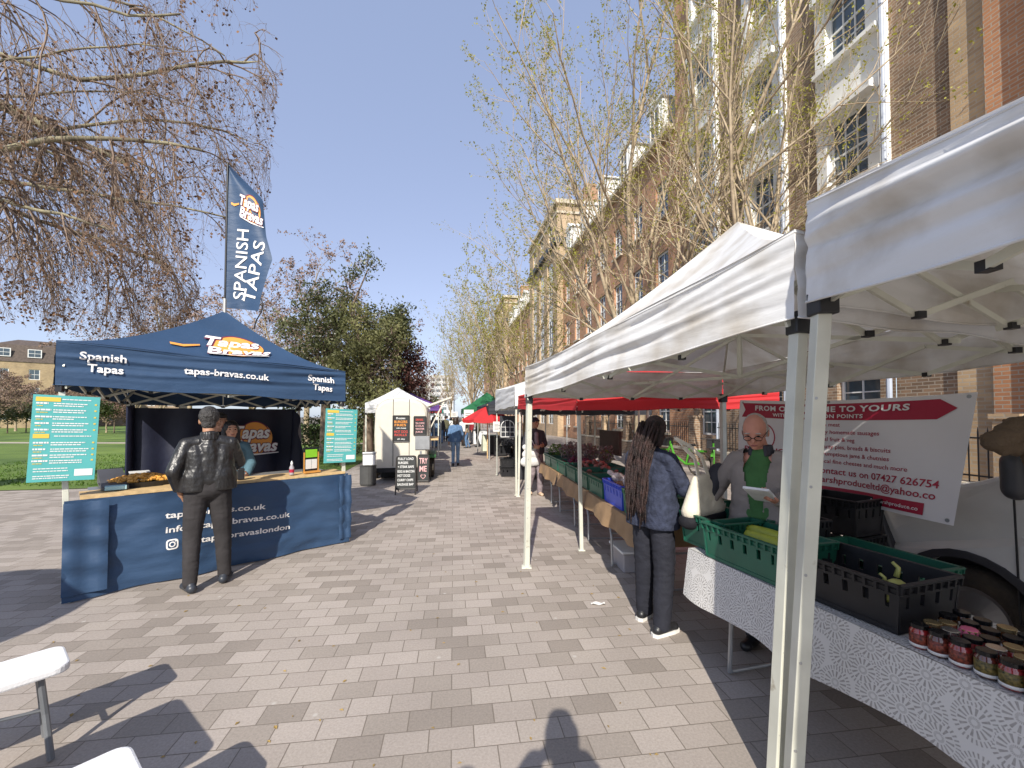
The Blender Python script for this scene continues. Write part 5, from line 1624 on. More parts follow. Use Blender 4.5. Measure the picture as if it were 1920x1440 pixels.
# her shoulder bag hangs from the shoulder at the stall side
RW = Matrix.Translation(WOM.location) @ Matrix.Rotation(WOM.rotation_euler.z, 4, 'Z')
bag = thing('tote_bag', 'cream canvas tote bag hanging from shoulder of braided woman', 'bag', tuple(RW @ Vector((.375, .05, .97))), WOM.rotation_euler.z)
q = [cap((-.01, -.11 + .012 * k, .032 * k), (-.01, .25 - .022 * k, .032 * k), .066 - .0045 * k) for k in range(8)]
blob('bag_body', q, .012, M_cream_bag, bag, smooth=6, fold=.007, fscale=12, seed=4)
q = [cap((-.01, -.12, -.065), (-.01, .26, -.065), .06, .06)]
blob('bag_base', q, .012, cloth('black_bag_base', (0.012, 0.012, 0.016)), bag, smooth=3, post=lambda c: Vector((c.x * 1.3, c.y * 1.08, min(c.z, -.03) if c.z > -.03 else c.z)))
st = MB()
for sgn in (-1, 1):
    pts = [Vector((0, .06 + .07 * sgn, .22)), Vector((-.03, .04 + .05 * sgn, .38)), Vector((-.10, .045 * sgn, .46)), Vector((-.20, .0, .52))]
    for a, b in zip(pts, pts[1:]): st.bar(a, b, .035, .008, up=(1, 0, 0))
st.build('strap', M_cream_bag, bag)
# --- the stall holder
VEN, Vv, Kv, bv_ = person('stall holder in grey fleece over green polo and glasses looking down', tuple(Vector((1.80, 3.05, 0))), toyaw(-1.25, -1.0), 1.70,
    pose=dict(elL=(-.30, .08, 1.17), wrL=(-.19, .30, 1.16), handL=(.5, .8, .2), palmL=(0, .2, 1), curlL=.9, elR=(.33, .03, 1.16), wrR=(.40, .24, .93), handR=(.1, .5, -.8), palmR=(-.3, -.6, -.4), head=(.01, .13, 1.60), neck=(0, .06, 1.465), shL=(-.178, .045, 1.385), shR=(.178, .045, 1.385), nod=-.5, look=.22),
    skin=M_skin_red, vox=.0095, top=M_fleece, bottom=M_charcoal, shoes=M_shoe_black, hair=M_hair_white, hair_style='bald', build=1.16, hem=.86, folds=.009, seed=8, collar=M_charcoal, coat_open=lambda c: c.y > 0.02 and abs(c.x - .005) < .032 + .066 * max(0, (c.z - .98) / .45))
def onbody(parent, name, prims, m, vox=.01, K=1.0, **kw): return blob(name, prims, vox, m, parent, smooth=3, scale=K, **kw)
onbody(VEN, 'polo_shirt', [cap((-.055, .014, .95), (-.05, .05, 1.30), .128, .096), cap((.055, .014, .95), (.05, .05, 1.30), .128, .096), cap((0, .03, 1.0), (0, .06, 1.36), .125, .095), cap((0, .05, 1.36), (0, .06, 1.43), .09, .075)], M_green_polo, K=Kv, fold=.003)
onbody(VEN, 'jacket_panel', [cap(Vv['elR'] + Vector((.0, -.01, .12)), Vv['elR'].lerp(Vv['wrR'], .9), .062, .051)], M_charcoal, K=Kv, fold=.006)
gl = MB()
hv = Vv['head']; Hv = Matrix.Rotation(.22, 3, 'Z') @ Matrix.Rotation(-.55, 3, 'X')
for s_ in (-1, 1):
    pts = [(hv + Hv @ Vector((.034 * s_ + .024 * math.cos(t), .104, .010 + .018 * math.sin(t)))) * Kv for t in [i * math.pi / 6 for i in range(13)]]
    gl.tube(pts, .0028, 5)
    gl.tube([(hv + Hv @ Vector((.058 * s_, .10, .014))) * Kv, (hv + Hv @ Vector((.083 * s_, .0, .012))) * Kv], .0024, 5)
gl.tube([(hv + Hv @ Vector((-.01, .106, .012))) * Kv, (hv + Hv @ Vector((.01, .106, .012))) * Kv], .0026, 5)
gl.build('glasses', M_lens, bv_, smooth=True)
RV = Matrix.Translation(VEN.location) @ Matrix.Rotation(VEN.rotation_euler.z, 4, 'Z')
nb = thing('notebook', 'small white notepad held by the stall holder', 'notepad', tuple(RV @ (Vector((-.13, .40, 1.20)) * Kv)), VEN.rotation_euler.z)
MB().box((0, 0, 0), (.15, .2, .015), m=Matrix.Rotation(.5, 3, 'X')).build('pages', M_white_shirt, nb)

# --- the two people serving behind the tapas counter
def on_stall(u, v, depth):
    a, h_ = wallhit(u, v, FL - n_ * depth, FR - n_ * depth)
    return FL - n_ * depth + e_ * a
ps = on_stall(432, 860, 0.75)
person('woman with long dark hair in blue shirt serving behind the counter', (ps.x, ps.y, 0), toyaw(n_.x * .6 + .25, n_.y), 1.60,
       pose=dict(elL=(-.25, .02, 1.15), wrL=(-.15, .22, 1.02), elR=(.25, .02, 1.15), wrR=(.15, .24, 1.02), handL=(.3, .8, -.1), handR=(-.3, .8, -.1)), skin=M_skin, vox=.011, top=M_teal_shirt, bottom=M_charcoal, hair=M_hair_black, hair_style='long', build=.95, hem=.88, seed=13)
ps = on_stall(412, 840, 1.22)
person('young man with short black hair standing behind the woman serving', (ps.x, ps.y, 0), toyaw(n_.x + .1, n_.y), 1.70, skin=M_skin, vox=.012, top=cloth('black_tee', (0.015, 0.015, 0.018)), bottom=M_charcoal, hair=M_hair_black, build=1.0, seed=14)

# --- the man walking with a white bag by the plant tables
pk = spot(1003, 928)
WALK, Vk, Kk, bk_ = person('man in dark jacket and cap walking past with white carrier bag', tuple(pk), toyaw(.35, -1), 1.64,
       pose=dict(kneeL=(-.09, .12, .5), ankL=(-.09, .06, .085), kneeR=(.09, .04, .5), ankR=(.10, -.14, .1), elL=(-.25, .0, 1.15), wrL=(-.12, .22, 1.13), handL=(.5, .7, 0), elR=(.25, .0, 1.15), wrR=(.13, .22, 1.10), handR=(-.5, .7, 0), look=.3),
       skin=M_skin_tan, vox=.012, top=M_charcoal, bottom=M_khaki, shoes=M_shoe_tan, hair=cloth('dark_cap_cloth', (0.02, 0.02, 0.03)), hair_style='cap', build=1.05, hem=.95, wide=1.2, seed=20)
onbody(WALK, 'shirt', [cap((.0, .08, 1.38), (.0, .12, .98), .05, .058)], M_khaki, K=Kk, fold=.004)
wb_ = thing('carrier_bag', 'white carrier bag held by the man in dark jacket', 'bag', (pk.x - .10, pk.y - .16, .72), 0.3)
blob('bag_body', [cap((-.12, 0, .0), (.12, 0, .0), .10), cap((-.12, 0, .3), (.12, 0, .3), .06), cap((-.1, 0, .15), (.1, 0, .15), .085)], .014, M_white_bag, wb_, smooth=4, fold=.012, post=lambda c: Vector((c.x, c.y * .7, c.z)))
hb_ = MB()
hb_.tube([Vector((-.08, 0, .34)), Vector((-.04, .02, .44)), Vector((.04, .02, .44)), Vector((.08, 0, .34))], .012, 6)
hb_.build('handle', M_white_bag, wb_)

# --- the woman in double denim walking away
pd = spot(854, 873)
person('woman in blue denim jacket and jeans walking away down the street', tuple(pd), toyaw(-.1, 1), 1.63,
       pose=dict(kneeL=(-.085, .05, .5), ankL=(-.085, -.06, .09), kneeR=(.085, .06, .5), ankR=(.085, .08, .085), elR=(.24, .06, 1.13), wrR=(.23, .22, .95), elL=(-.24, -.08, 1.14), wrL=(-.24, -.06, .9)),
       skin=M_skin_tan, vox=.014, top=M_denim_blue, bottom=M_denim_pale, shoes=M_shoe_black, hair=M_hair_brown, hair_style='bob', build=.96, hem=.88, hands=False, detail=False, seed=31)
db = thing('shoulder_bag', 'black shoulder bag on the woman in double denim', 'bag', (pd.x - .24, pd.y + .02, .98), 0.1)
blob('bag_body', [cap((0, -.1, 0), (0, .1, 0), .07), cap((0, -.1, .15), (0, .1, .15), .05)], .016, M_shoe_black, db)
MB().tube([(0, 0, .16), (.03, 0, .38), (.1, 0, .5)], .012, 5).build('strap', M_shoe_black, db)

# --- the crowd farther down
pool = []
protos = [(M_charcoal, M_denim_blue, M_hair_black, 'short', 1.0), (M_denim_pale, M_denim_blue, M_hair_grey, 'short', 1.08), (cloth('red_coat', (0.25, 0.02, 0.03)), M_charcoal, M_hair_brown, 'bob', .95), (M_white_shirt, M_black_denim, M_hair_black, 'bob', .94), (cloth('olive_coat', (0.09, 0.085, 0.05)), M_navy_trouser, M_hair_brown, 'short', 1.0), (cloth('beige_coat', (0.35, 0.28, 0.2)), M_denim_blue, M_hair_black, 'long', .94)]
spots = [(803, 842, 0, 1.68, 'person in charcoal top standing by the trailer hatch', 2.4), (815, 840, 1, 1.72, 'grey haired man in pale blue jacket with his back turned', .1), (826, 832, 0, 1.66, 'person in dark top walking behind the pale blue jacket', .2), (835, 828, 4, 1.7, 'person in olive coat in the distant crowd', 0), (845, 826, 3, 1.62, 'person in white top far along the market street', .1), (868, 836, 3, 1.64, 'woman in white top beside the sign under the green gazebo', 2.8),
         (876, 840, 5, 1.64, 'person in beige coat at the white clothed table', 1.6), (884, 832, 2, 1.64, 'person in red coat near the green gazebo post', 2.0), (790, 846, 2, 1.68, 'person in red top at the side of the white trailer', -1.4), (858, 822, 0, 1.7, 'distant person in charcoal beyond the denim woman', .3), (812, 826, 5, 1.6, 'distant person in beige coat by the food row', .5), (896, 838, 4, 1.72, 'stall keeper in olive coat under the dark canopy', 1.9), (838, 820, 1, 1.72, 'distant person in pale blue at the street end', .2), (849, 818, 4, 1.7, 'farthest person in olive coat at the street end', .1)]
made = {}
for u, v, k, hh, lab, yw in spots:
    q = spot(u, v)
    if k not in made:
        t_, b_, ha, hs_, bu = protos[k]
        r_, *_x = person(lab, tuple(q), yw, hh, skin=M_skin, vox=.022, top=t_, bottom=b_, hair=ha, hair_style=hs_, build=bu, hem=.9, hands=False, detail=False, seed=40 + k, group='crowd down the market street', pose=dict(kneeL=(-.09, .08, .5), ankL=(-.09, .03, .085), ankR=(.09, -.12, .1)))
        made[k] = r_
    else:
        dup(made[k], tuple(q), yw, lab)
# two more stall keepers
q = at(1000, 781, 9.3)
# --- the people standing beside the camera, whose shadows fall into the picture
ph, *_x = person('photographer standing behind the camera, only the shadow shows', (0.03, -0.20, 0), 0, 1.85, skin=M_skin, vox=.02, top=M_charcoal, bottom=M_black_denim, hair=M_hair_brown, detail=False, hands=False, pose=dict(elL=(-.25, .10, 1.26), wrL=(-.10, .2, 1.43), elR=(.25, .10, 1.26), wrR=(.10, .2, 1.43), handL=(1, .2, .2), handR=(-1, .2, .2)))
dup(made[3], (-0.42, -0.24, 0), 0.3, 'person waiting behind the photographer, only the shadow shows')
# ================================================================= THE PRODUCE STALL
def mat_lace():
    m, N, L, P = _nodes('lace_cloth')
    uv = N.new('ShaderNodeUVMap')
    vo = N.new('ShaderNodeTexVoronoi'); vo.voronoi_dimensions = '2D'; vo.inputs['Scale'].default_value = 8.6; vo.inputs['Randomness'].default_value = 0.55
    L.new(uv.outputs[0], vo.inputs['Vector'])
    ps = N.new('ShaderNodeVectorMath'); ps.operation = 'SUBTRACT'
    L.new(uv.outputs[0], ps.inputs[0]); L.new(vo.outputs['Position'], ps.inputs[1])
    sx = N.new('ShaderNodeSeparateXYZ'); L.new(ps.outputs[0], sx.inputs[0])
    def mth(op, a, b=None, c=None):
        n = N.new('ShaderNodeMath'); n.operation = op
        for i, x in enumerate((a, b, c)):
            if x is None: continue
            if isinstance(x, (int, float)): n.inputs[i].default_value = x
            else: L.new(x, n.inputs[i])
        return n.outputs[0]
    an = mth('ARCTAN2', sx.outputs[1], sx.outputs[0])
    dist = vo.outputs['Distance']
    d = mth('MULTIPLY', dist, 1.0)
    pet = mth('SINE', mth('MULTIPLY', an, 14.0))
    pet2 = mth('SINE', mth('MULTIPLY', an, 22.0))
    def band(x, lo, hi): return mth('MULTIPLY', mth('GREATER_THAN', x, lo), mth('LESS_THAN', x, hi))
    holes = mth('MULTIPLY', band(d, .20, .42), mth('GREATER_THAN', pet, .25))
    core = mth('MULTIPLY', band(d, .08, .15), mth('GREATER_THAN', pet2, .2))
    ring = mth('MULTIPLY', band(d, .46, .60), mth('GREATER_THAN', mth('SINE', mth('MULTIPLY', an, 30.0)), .35))
    allh = mth('MINIMUM', mth('ADD', mth('ADD', holes, core), ring), 1.0)
    no = N.new('ShaderNodeTexNoise'); no.inputs['Scale'].default_value = 90; L.new(uv.outputs[0], no.inputs['Vector'])
    hv = mth('MULTIPLY', allh, mth('MULTIPLY_ADD', no.outputs['Fac'], 0.8, 0.35))
    mx = N.new('ShaderNodeMix'); mx.data_type = 'RGBA'
    mx.inputs['A'].default_value = (0.60, 0.585, 0.565, 1); mx.inputs['B'].default_value = (0.25, 0.235, 0.22, 1)
    L.new(mth('MINIMUM', hv, 1.0), mx.inputs['Factor'])
    L.new(mx.outputs['Result'], P.inputs['Base Color'])
    P.inputs['Roughness'].default_value = 0.6
    b = N.new('ShaderNodeBump'); b.inputs['Strength'].default_value = 0.7; b.inputs['Distance'].default_value = 0.002; b.invert = True
    L.new(allh, b.inputs['Height']); L.new(b.outputs[0], P.inputs['Normal'])
    return m
M_lace = mat_lace()
M_steel = mat('galvanised_steel', (0.36, 0.37, 0.38), 0.4, metal=0.6, var=0.15)
M_brown_cloth = mat('brown_paper_cloth', (0.30, 0.19, 0.10), 0.85, var=0.2, vs=4, bump=0.4, bs=10)
M_table_top = mat('table_board', (0.35, 0.30, 0.24), 0.7)
TH_T = 0.735
TA, TD = Vector((1.24, 3.02, 0)), Vector((0.41, -1.57, 0)).normalized()
TN = Vector((-TD.y, TD.x, 0))                        # away from the street, towards the stall holder
def fold_table(name, label, a, d, n, L, W, h, cloth_m, drop, uvs=True, wav=0.012, group=None, cloth_label=None):
    t = thing(name, label, 'table', a, 0, group)
    def w(x, y, z): return d * x + n * y + Vector((0, 0, z))
    MB().prism([w(0.01, .012, h - .035), w(L, .012, h - .035), w(L, W, h - .035), w(0.01, W, h - .035)], (0, 0, .03)).build('tabletop', M_table_top, t)
    for x in (0.28, L * .62):
        for y in (.10, W - .08):
            MB().tube([w(x + .1, y, h - .04), w(x + .06, y, h * .62), w(x, y, h * .45), w(x - .02, y, 0.012)], .0145, 8).build('leg', M_steel, t)
        MB().tube([w(x + .02, .1, h * .5), w(x + .02, W - .08, h * .5)], .011, 6).tube([w(x, .1, .03), w(x, W - .08, .03)], .011, 6).build('brace', M_steel, t)
    c = MB()
    uv = []
    nx, ny, nd = int(L * 22), 6, 8
    def top(u_, v_): return w(u_ * L, v_ * W, h + .001 + .0015 * math.sin(u_ * 31 + v_ * 5))
    def skirtf(u_, v_):
        x = u_ * L
        return w(x, -.004 - .035 * v_ - wav * v_ * math.sin(x * 7.3 + 1) - wav * .5 * v_ * math.sin(x * 17), h + .001 - drop * v_ * (1 + .06 * math.sin(x * 2.6) + .04 * math.sin(x * 9)))
    c.grid(nx, ny, top)
    for j in range(ny + 1):
        for i in range(nx + 1): uv.append((i / nx * L, j / ny * W + drop))
    c.grid(nx, nd, skirtf, flip=True)
    for j in range(nd + 1):
        for i in range(nx + 1): uv.append((i / nx * L, drop * (1 - j / nd)))
    def endf(u_, v_): return w(-.004 - .02 * v_, u_ * W, h + .001 - drop * v_)
    c.grid(6, 4, endf)
    for j in range(5):
        for i in range(7): uv.append((-drop * j / 4, i / 6 * W + drop))
    o = c.build('tablecloth', cloth_m, t, smooth=True, uvfn=lambda co, i: uv[i])
    return t
fold_table('trestle_table', 'trestle table under white lace patterned cloth with jam jars and crates', TA, TD, TN, 3.0, 0.62, TH_T, M_lace, 0.31, group='tables of the produce stall')
TB, TBd = Vector((1.11, 3.74, 0)), (Vector((0.60, 8.74, 0)) - Vector((1.11, 3.74, 0))).normalized()
TBn = Vector((TBd.y, -TBd.x, 0))
for k, lab in enumerate(('brown clothed trestle table with the blue crate on it', 'brown clothed trestle table carrying trays of potatoes', 'far brown clothed trestle table carrying lavender pots')):
    fold_table('trestle_table', lab, TB + TBd * (1.72 * k) + TBn * (.015 * (k % 2)), TBd, TBn, 1.66, 0.9, 0.72 - .004 * k, M_brown_cloth, 0.20, wav=.02, group='tables of the produce stall')

# --- crates
M_crate_green = mat('dark_green_crate_plastic', (0.012, 0.10, 0.062), 0.42, var=0.12, vs=5)
M_crate_dull = mat('pale_green_crate_plastic', (0.075, 0.20, 0.11), 0.5, var=0.15)
M_crate_blue = mat('bright_blue_crate_plastic', (0.03, 0.075, 0.52), 0.4, var=0.06)
M_crate_black = mat('black_crate_plastic', (0.016, 0.016, 0.018), 0.45, var=0.25, vs=10, spec=0.35)
def crate_mesh(L, W, H, slots=6, t=.012):
    m = MB()
    m.box((0, 0, .012), (L * .93, W * .93, .02))
    for sx_, ln, off, ax in ((0, L, W / 2, 0), (0, L, -W / 2, 0), (1, W, L / 2, 1), (1, W, -L / 2, 1)):
        ns = slots if ax == 0 else max(2, int(slots * W / L))
        inset = 0.035
        def P(x, d, z):                              # walls lean out a little towards the rim
            o = (abs(off) - inset * (1 - z / H) * .55 + d) * (1 if off > 0 else -1)
            k = 1 - .055 * (1 - z / H)
            return (x * k, o, z) if ax == 0 else (o, x * k, z)
        def slab(x0, x1, z0, z1, d0=-t, d1=0.0):
            q = [P(x0, d0, z0), P(x1, d0, z0), P(x1, d1, z0), P(x0, d1, z0), P(x0, d0, z1), P(x1, d0, z1), P(x1, d1, z1), P(x0, d1, z1)]
            m.add(q, [(0, 3, 2, 1), (4, 5, 6, 7), (0, 1, 5, 4), (1, 2, 6, 5), (2, 3, 7, 6), (3, 0, 4, 7)])
        h = ln / 2
        slab(-h, h, 0.01, H * .50)
        slab(-h, h, H * .74, H * .80); slab(-h, h, H * .86, H * .90); slab(-h, h, H * .955, H, -t, .012)
        slab(-h, h, H * .80, H * .86, -t, -.004); slab(-h, h, H * .90, H * .955, -t, -.004)
        for i in range(ns + 1):                      # posts between the hand slots
            x = -h + ln * i / ns
            w_ = ln / ns * (.72 if i not in (0, ns) else .9)
            slab(max(-h, x - w_ / 2), min(h, x + w_ / 2), H * .50, H * .74)
        for i in range(0, ns * 2 + 1):
            x = -h + ln * i / (ns * 2)
            slab(max(-h, x - .006), min(h, x + .006), H * .80, H * .955, -.002, .010)
    return m
_crates = {}
def crate(label, p, rz, L, W, H, m, group, slots=6, name='crate', tilt=None):
    key = (L, W, H, m.name, slots)
    if key in _crates:
        o = bpy.data.objects.new(name, _crates[key]); COL.objects.link(o)
    else:
        o = crate_mesh(L, W, H, slots).build(name, m)
        _crates[key] = o.data
    o.location = p; o.rotation_euler = (0, 0, rz)
    return tag(o, label, 'crate', group)
ANG = math.atan2(TD.y, TD.x)
def tA(x, y, z=0.0): return TA + TD * x + TN * y + Vector((0, 0, TH_T + .004 + z))
GC = 'green plastic produce crates'
crate('green crate at the far end of the lace table beside the braided woman', tA(.05, .26), ANG, .44, .4, .225, M_crate_green, GC)
crate('open green crate with two marrows in front of the stall holder', tA(.46, .21) + Vector((-.02, 0, .0)), ANG + .02, .6, .40, .225, M_crate_green, GC)
crate('black crate on the lace table nearest the jam jars', tA(1.0, .24), ANG + .05, .54, .40, .215, M_crate_black, 'black plastic produce crates')
crate('low green crate behind the marrow crate at the back of lace table', tA(.72, .70, -.03), ANG, .6, .4, .16, M_crate_green, GC)
crate('dark green crate beyond the far end of the lace table under the fleece sleeve', TA + Vector((.55, .42, TH_T)), ANG, .5, .35, .2, M_crate_green, GC)
crate('black crate against the stall holder waist', tA(.22, .66, .0), ANG, .36, .26, .24, M_crate_black, 'black plastic produce crates')
SP = at(1572, 900, 3.25)
for k, lab in enumerate(('bottom black crate of the stack beside the van bumper', 'second black crate up in the stack beside the van', 'third black crate up in the stack beside the van', 'topmost black crate of the stack beside the van bumper')):
    crate(lab, (SP.x, SP.y, .02 + .262 * k), ANG + .1 + .03 * (k % 2), .42, .34, .26, M_crate_black, 'black plastic produce crates', slots=5)
# marrows and squash
M_marrow = mat('yellow_green_marrow', (0.40, 0.44, 0.05), 0.4, var=0.2, vs=12)
M_squash = mat('pale_squash', (0.42, 0.42, 0.12), 0.45, var=0.25, vs=10)
def marrow(label, p, rz, L=.36, r=.042, m=M_marrow, name='marrow'):
    pts, rs = [], []
    for i in range(11):
        t = i / 10
        pts.append(Vector(((t - .5) * L, .02 * math.sin(t * 3), .0)))
        rs.append(r * (0.35 + .65 * math.sin(math.pi * min(1, .12 + t * .8)) ** .6))
    o = MB().tube(pts, rs, 12).tube([pts[-1], pts[-1] + Vector((.04, .01, .01))], [.012, .009], 8).build(name, m, smooth=True)
    o.location = p; o.rotation_euler = (.0, .05, rz)
    return tag(o, label, name, 'vegetables in the crates')
marrow('yellow green marrow lying at the back of the green crate', tA(.42, .28, .17), ANG + .12)
marrow('yellow green marrow lying in front inside the green crate', tA(.52, .17, .165), ANG + .05, .34)
o = MB().ball((0, 0, .05), .045, 12, sq=(1, .9, .9)).tube([(0, 0, .1), (.01, 0, .14), (.0, .02, .16)], [.012, .009, .007], 6).build('squash', M_squash, smooth=True)
o.location = tA(1.17, .20, .10); tag(o, 'pale squash with curled stalk in the black crate', 'squash', 'vegetables in the crates')
o = dup(o, tA(1.19, .10, .10), 1.0, 'pale green squash lying lower in the black crate', scale=.8)

# --- jam jars: body, lid and paper label each
M_jar_glass = mat('jar_glass_dark_jam', (0.085, 0.018, 0.010), 0.08, var=0.5, vs=30, spec=0.8, coat=0.6)
M_jar_amber = mat('jar_glass_amber_chutney', (0.13, 0.045, 0.012), 0.08, var=0.5, vs=40, spec=0.8, coat=0.6)
M_jar_red = mat('jar_glass_red_jam', (0.24, 0.015, 0.015), 0.08, var=0.5, vs=40, spec=0.8, coat=0.6)
M_lid_black = mat('black_jar_lid', (0.02, 0.02, 0.022), 0.25, metal=0.6)
M_lid_gold = mat('gold_jar_lid', (0.55, 0.42, 0.22), 0.25, metal=0.8)
M_lid_silver = mat('silver_jar_lid', (0.6, 0.58, 0.55), 0.2, metal=0.9)
M_label_white = mat('white_paper_label', (0.68, 0.66, 0.63), 0.7, var=0.04)
M_label_dark = mat('dark_printed_label', (0.10, 0.008, 0.012), 0.45, var=0.9, vs=110, col2=(0.30, 0.06, 0.03))
M_label_green = mat('green_printed_label', (0.03, 0.06, 0.015), 0.5, var=0.8, vs=110, col2=(0.22, 0.16, 0.04))
M_pink_cloth = mat('pink_cloth_lid_cover', (0.62, 0.13, 0.22), 0.8, bump=0.4, bs=40)
def jar(label, p, glass, lid, lab, cloth_lid=False, h=.092, r=.0315):
    t = thing('jam_jar', label, 'jar', p, random.Random(label).uniform(0, 6), 'jam and chutney jars on the lace table')
    MB().lathe([(r * .86, 0), (r, .006), (r, h * .72), (r * .80, h * .82), (r * .80, h * .84)], n=20).build('glass', glass, t, smooth=True)
    l = MB().lathe([(r * .86, h * .83), (r * .88, h * .84), (r * .88, h * .985), (r * .82, h), (0, h)], n=20)
    l.build('lid', lid, t)
    if cloth_lid:
        MB().grid(28, 5, lambda a, b: (math.cos(a * 6.2832) * (r * .95 * min(1, b * 1.3) + .006 * b ** 3 * math.sin(a * 60)), math.sin(a * 6.2832) * (r * .95 * min(1, b * 1.3) + .006 * b ** 3 * math.sin(a * 60)), h + .004 - .03 * max(0, b - .65) / .35)).build('cloth_cover', M_pink_cloth, t, smooth=True)
    MB().lathe([(r + .0006, h * .14), (r + .0008, h * .64)], n=20).build('label', lab, t, smooth=True)
    if lab is not M_label_white: MB().lathe([(r + .0012, h * .08), (r + .0012, h * .2)], n=20).build('label_band', M_label_white, t, smooth=True)
    return t
jn = ('first', 'second', 'third', 'fourth', 'fifth', 'sixth', 'seventh')
rows = [(.035, 7, M_jar_glass, (M_lid_black,), (M_label_dark, M_label_dark, M_label_dark, M_label_green, M_label_green), 'street edge row', 0.0), (.10, 7, M_jar_glass, (M_lid_gold, M_lid_silver, M_lid_black, M_lid_silver), (M_label_dark, M_label_dark, M_label_green), 'second row from the street edge', .0),
        (.165, 6, M_jar_red, (M_lid_gold, M_lid_gold, M_lid_black, M_lid_gold), (M_label_white,), 'middle row', .015), (.25, 5, M_jar_amber, (M_lid_black,), (M_label_white,), 'row behind the pink topped jar', -.03), (.315, 5, M_jar_amber, (M_lid_black, M_lid_black, M_lid_gold), (M_label_white,), 'back row nearest the van wheel', -.02)]
for ri, (yy, n, gm, lids, labs, rn_, xo) in enumerate(rows):
    for k in range(n):
        pink = ri == 2 and k == 1
        p = tA(1.345 + .066 * k + xo + .004 * math.sin(k * 5 + ri), yy + .02 + .004 * math.sin(k * 3 + ri * 2))
        jar(('jam jar with pink cloth tied over its lid' if pink else '%s jar from the black crate in the %s' % (jn[k], rn_)), p, (M_jar_red, gm)[k % 2] if ri < 3 else gm, lids[k % len(lids)], labs[k % len(labs)], pink, h=.092 if ri < 4 else .098)

# --- goods along the brown tables
def tB(x, y, z=0.0): return TB + TBd * x + TBn * y + Vector((0, 0, .722 + z))
AB = math.atan2(TBd.y, TBd.x)
crate('pale green crate on the brown table right behind the braided woman', tB(.18, .22), AB, .56, .4, .24, M_crate_dull, GC)
crate('bright blue crate heaped with bagged onions on the brown table', tB(.78, .22), AB, .58, .4, .25, M_crate_blue, 'blue plastic produce crates')
for k, lab in enumerate(('green crate just beyond the blue crate', 'second green crate beyond the blue crate', 'third green crate along from the blue crate', 'fourth green crate along the brown tables', 'fifth green crate along the brown tables', 'farthest green crate at the walking man')):
    crate(lab, tB(1.40 + .62 * k, .22), AB, .58, .4, .22, M_crate_green, GC)
for k, lab in enumerate(('flat green tray behind the pale green crate', 'flat green tray of potatoes behind the blue crate', 'flat green tray of beetroot behind the green crates', 'flat green tray of potatoes near the table middle', 'flat green tray nearest the lavender pots')):
    crate(lab, tB(.3 + .66 * k, .66, .06), AB, .58, .4, .12, M_crate_green, GC)
M_onion = mat('brown_onion_skin', (0.36, 0.15, 0.055), 0.4, var=0.35, vs=12)
M_potato = mat('pink_potato_skin', (0.28, 0.12, 0.09), 0.7, var=0.3, vs=18)
M_beet = mat('purple_beet_skin', (0.075, 0.02, 0.045), 0.6, var=0.4, vs=14)
M_net = mat('clear_bag_film', (0.62, 0.50, 0.46), 0.2, var=0.1, vs=9, bump=0.6, bs=30)
M_tomato = mat('red_pepper_skin', (0.50, 0.03, 0.015), 0.2)
on = MB().ball((0, 0, 0), .036, 10).tube([(0, 0, .032), (0, 0, .052)], [.01, .003], 5).build('onion', M_onion, smooth=True)
po = MB().ball((0, 0, 0), .036, 8, sq=(1.25, .9, .85)).build('potato', M_potato, smooth=True)
be = MB().ball((0, 0, 0), .036, 8).tube([(0, 0, .03), (0, 0.01, .06)], [.012, .008], 5).build('beetroot', M_beet, smooth=True)
pe = MB().ball((0, 0, 0), .038, 8, sq=(.9, .9, 1.1)).build('tomato', M_tomato, smooth=True)
rn = random.Random(21)
def heap(proto, n, cx, cy, z0, lx, ly, hz, label, cat, group, first):
    for i in range(n):
        x, y = rn.uniform(-lx, lx), rn.uniform(-ly, ly)
        z = z0 + hz * (1 - (x / lx) ** 2) * (1 - (y / ly) ** 2) * rn.uniform(.55, 1.0)
        p = tB(cx + x, cy + y, z)
        if first[0]:
            o = proto; o.location = p; first[0] = False
        else:
            o = proto.copy(); COL.objects.link(o); o.location = p
        o.rotation_euler = (rn.uniform(-.6, .6), rn.uniform(-.6, .6), rn.uniform(0, 6))
        s = rn.uniform(.8, 1.15); o.scale = (s, s, s)
        tag(o, label, cat, group)
f = [True]; heap(on, 34, .78, .22, .17, .22, .13, .13, 'brown onion in the heap on the blue crate', 'onion', 'onions heaped in the blue crate', f)
f = [True]; heap(po, 46, .30, .64, .10, .24, .15, .08, 'pink skinned potato on the trays of the brown tables', 'potato', 'potatoes on the brown tables', f)
heap(po, 40, 1.62, .64, .10, .24, .15, .10, 'pink skinned potato on the trays of the brown tables', 'potato', 'potatoes on the brown tables', f)
heap(po, 30, 2.64, .4, .16, .5, .2, .12, 'pink skinned potato on the trays of the brown tables', 'potato', 'potatoes on the brown tables', f)
f = [True]; heap(be, 42, .96, .66, .12, .26, .15, .12, 'dark purple beetroot heaped on the trays behind the onions', 'beetroot', 'beetroot on the brown tables', f)
heap(be, 36, 3.2, .3, .16, .3, .2, .10, 'dark purple beetroot heaped on the trays behind the onions', 'beetroot', 'beetroot on the brown tables', f)
f = [True]; heap(pe, 12, 1.25, .3, .17, .10, .10, .05, 'red tomato in the green crate next to the onions', 'tomato', 'tomatoes beside the onions', f)
nb_ = random.Random(3)
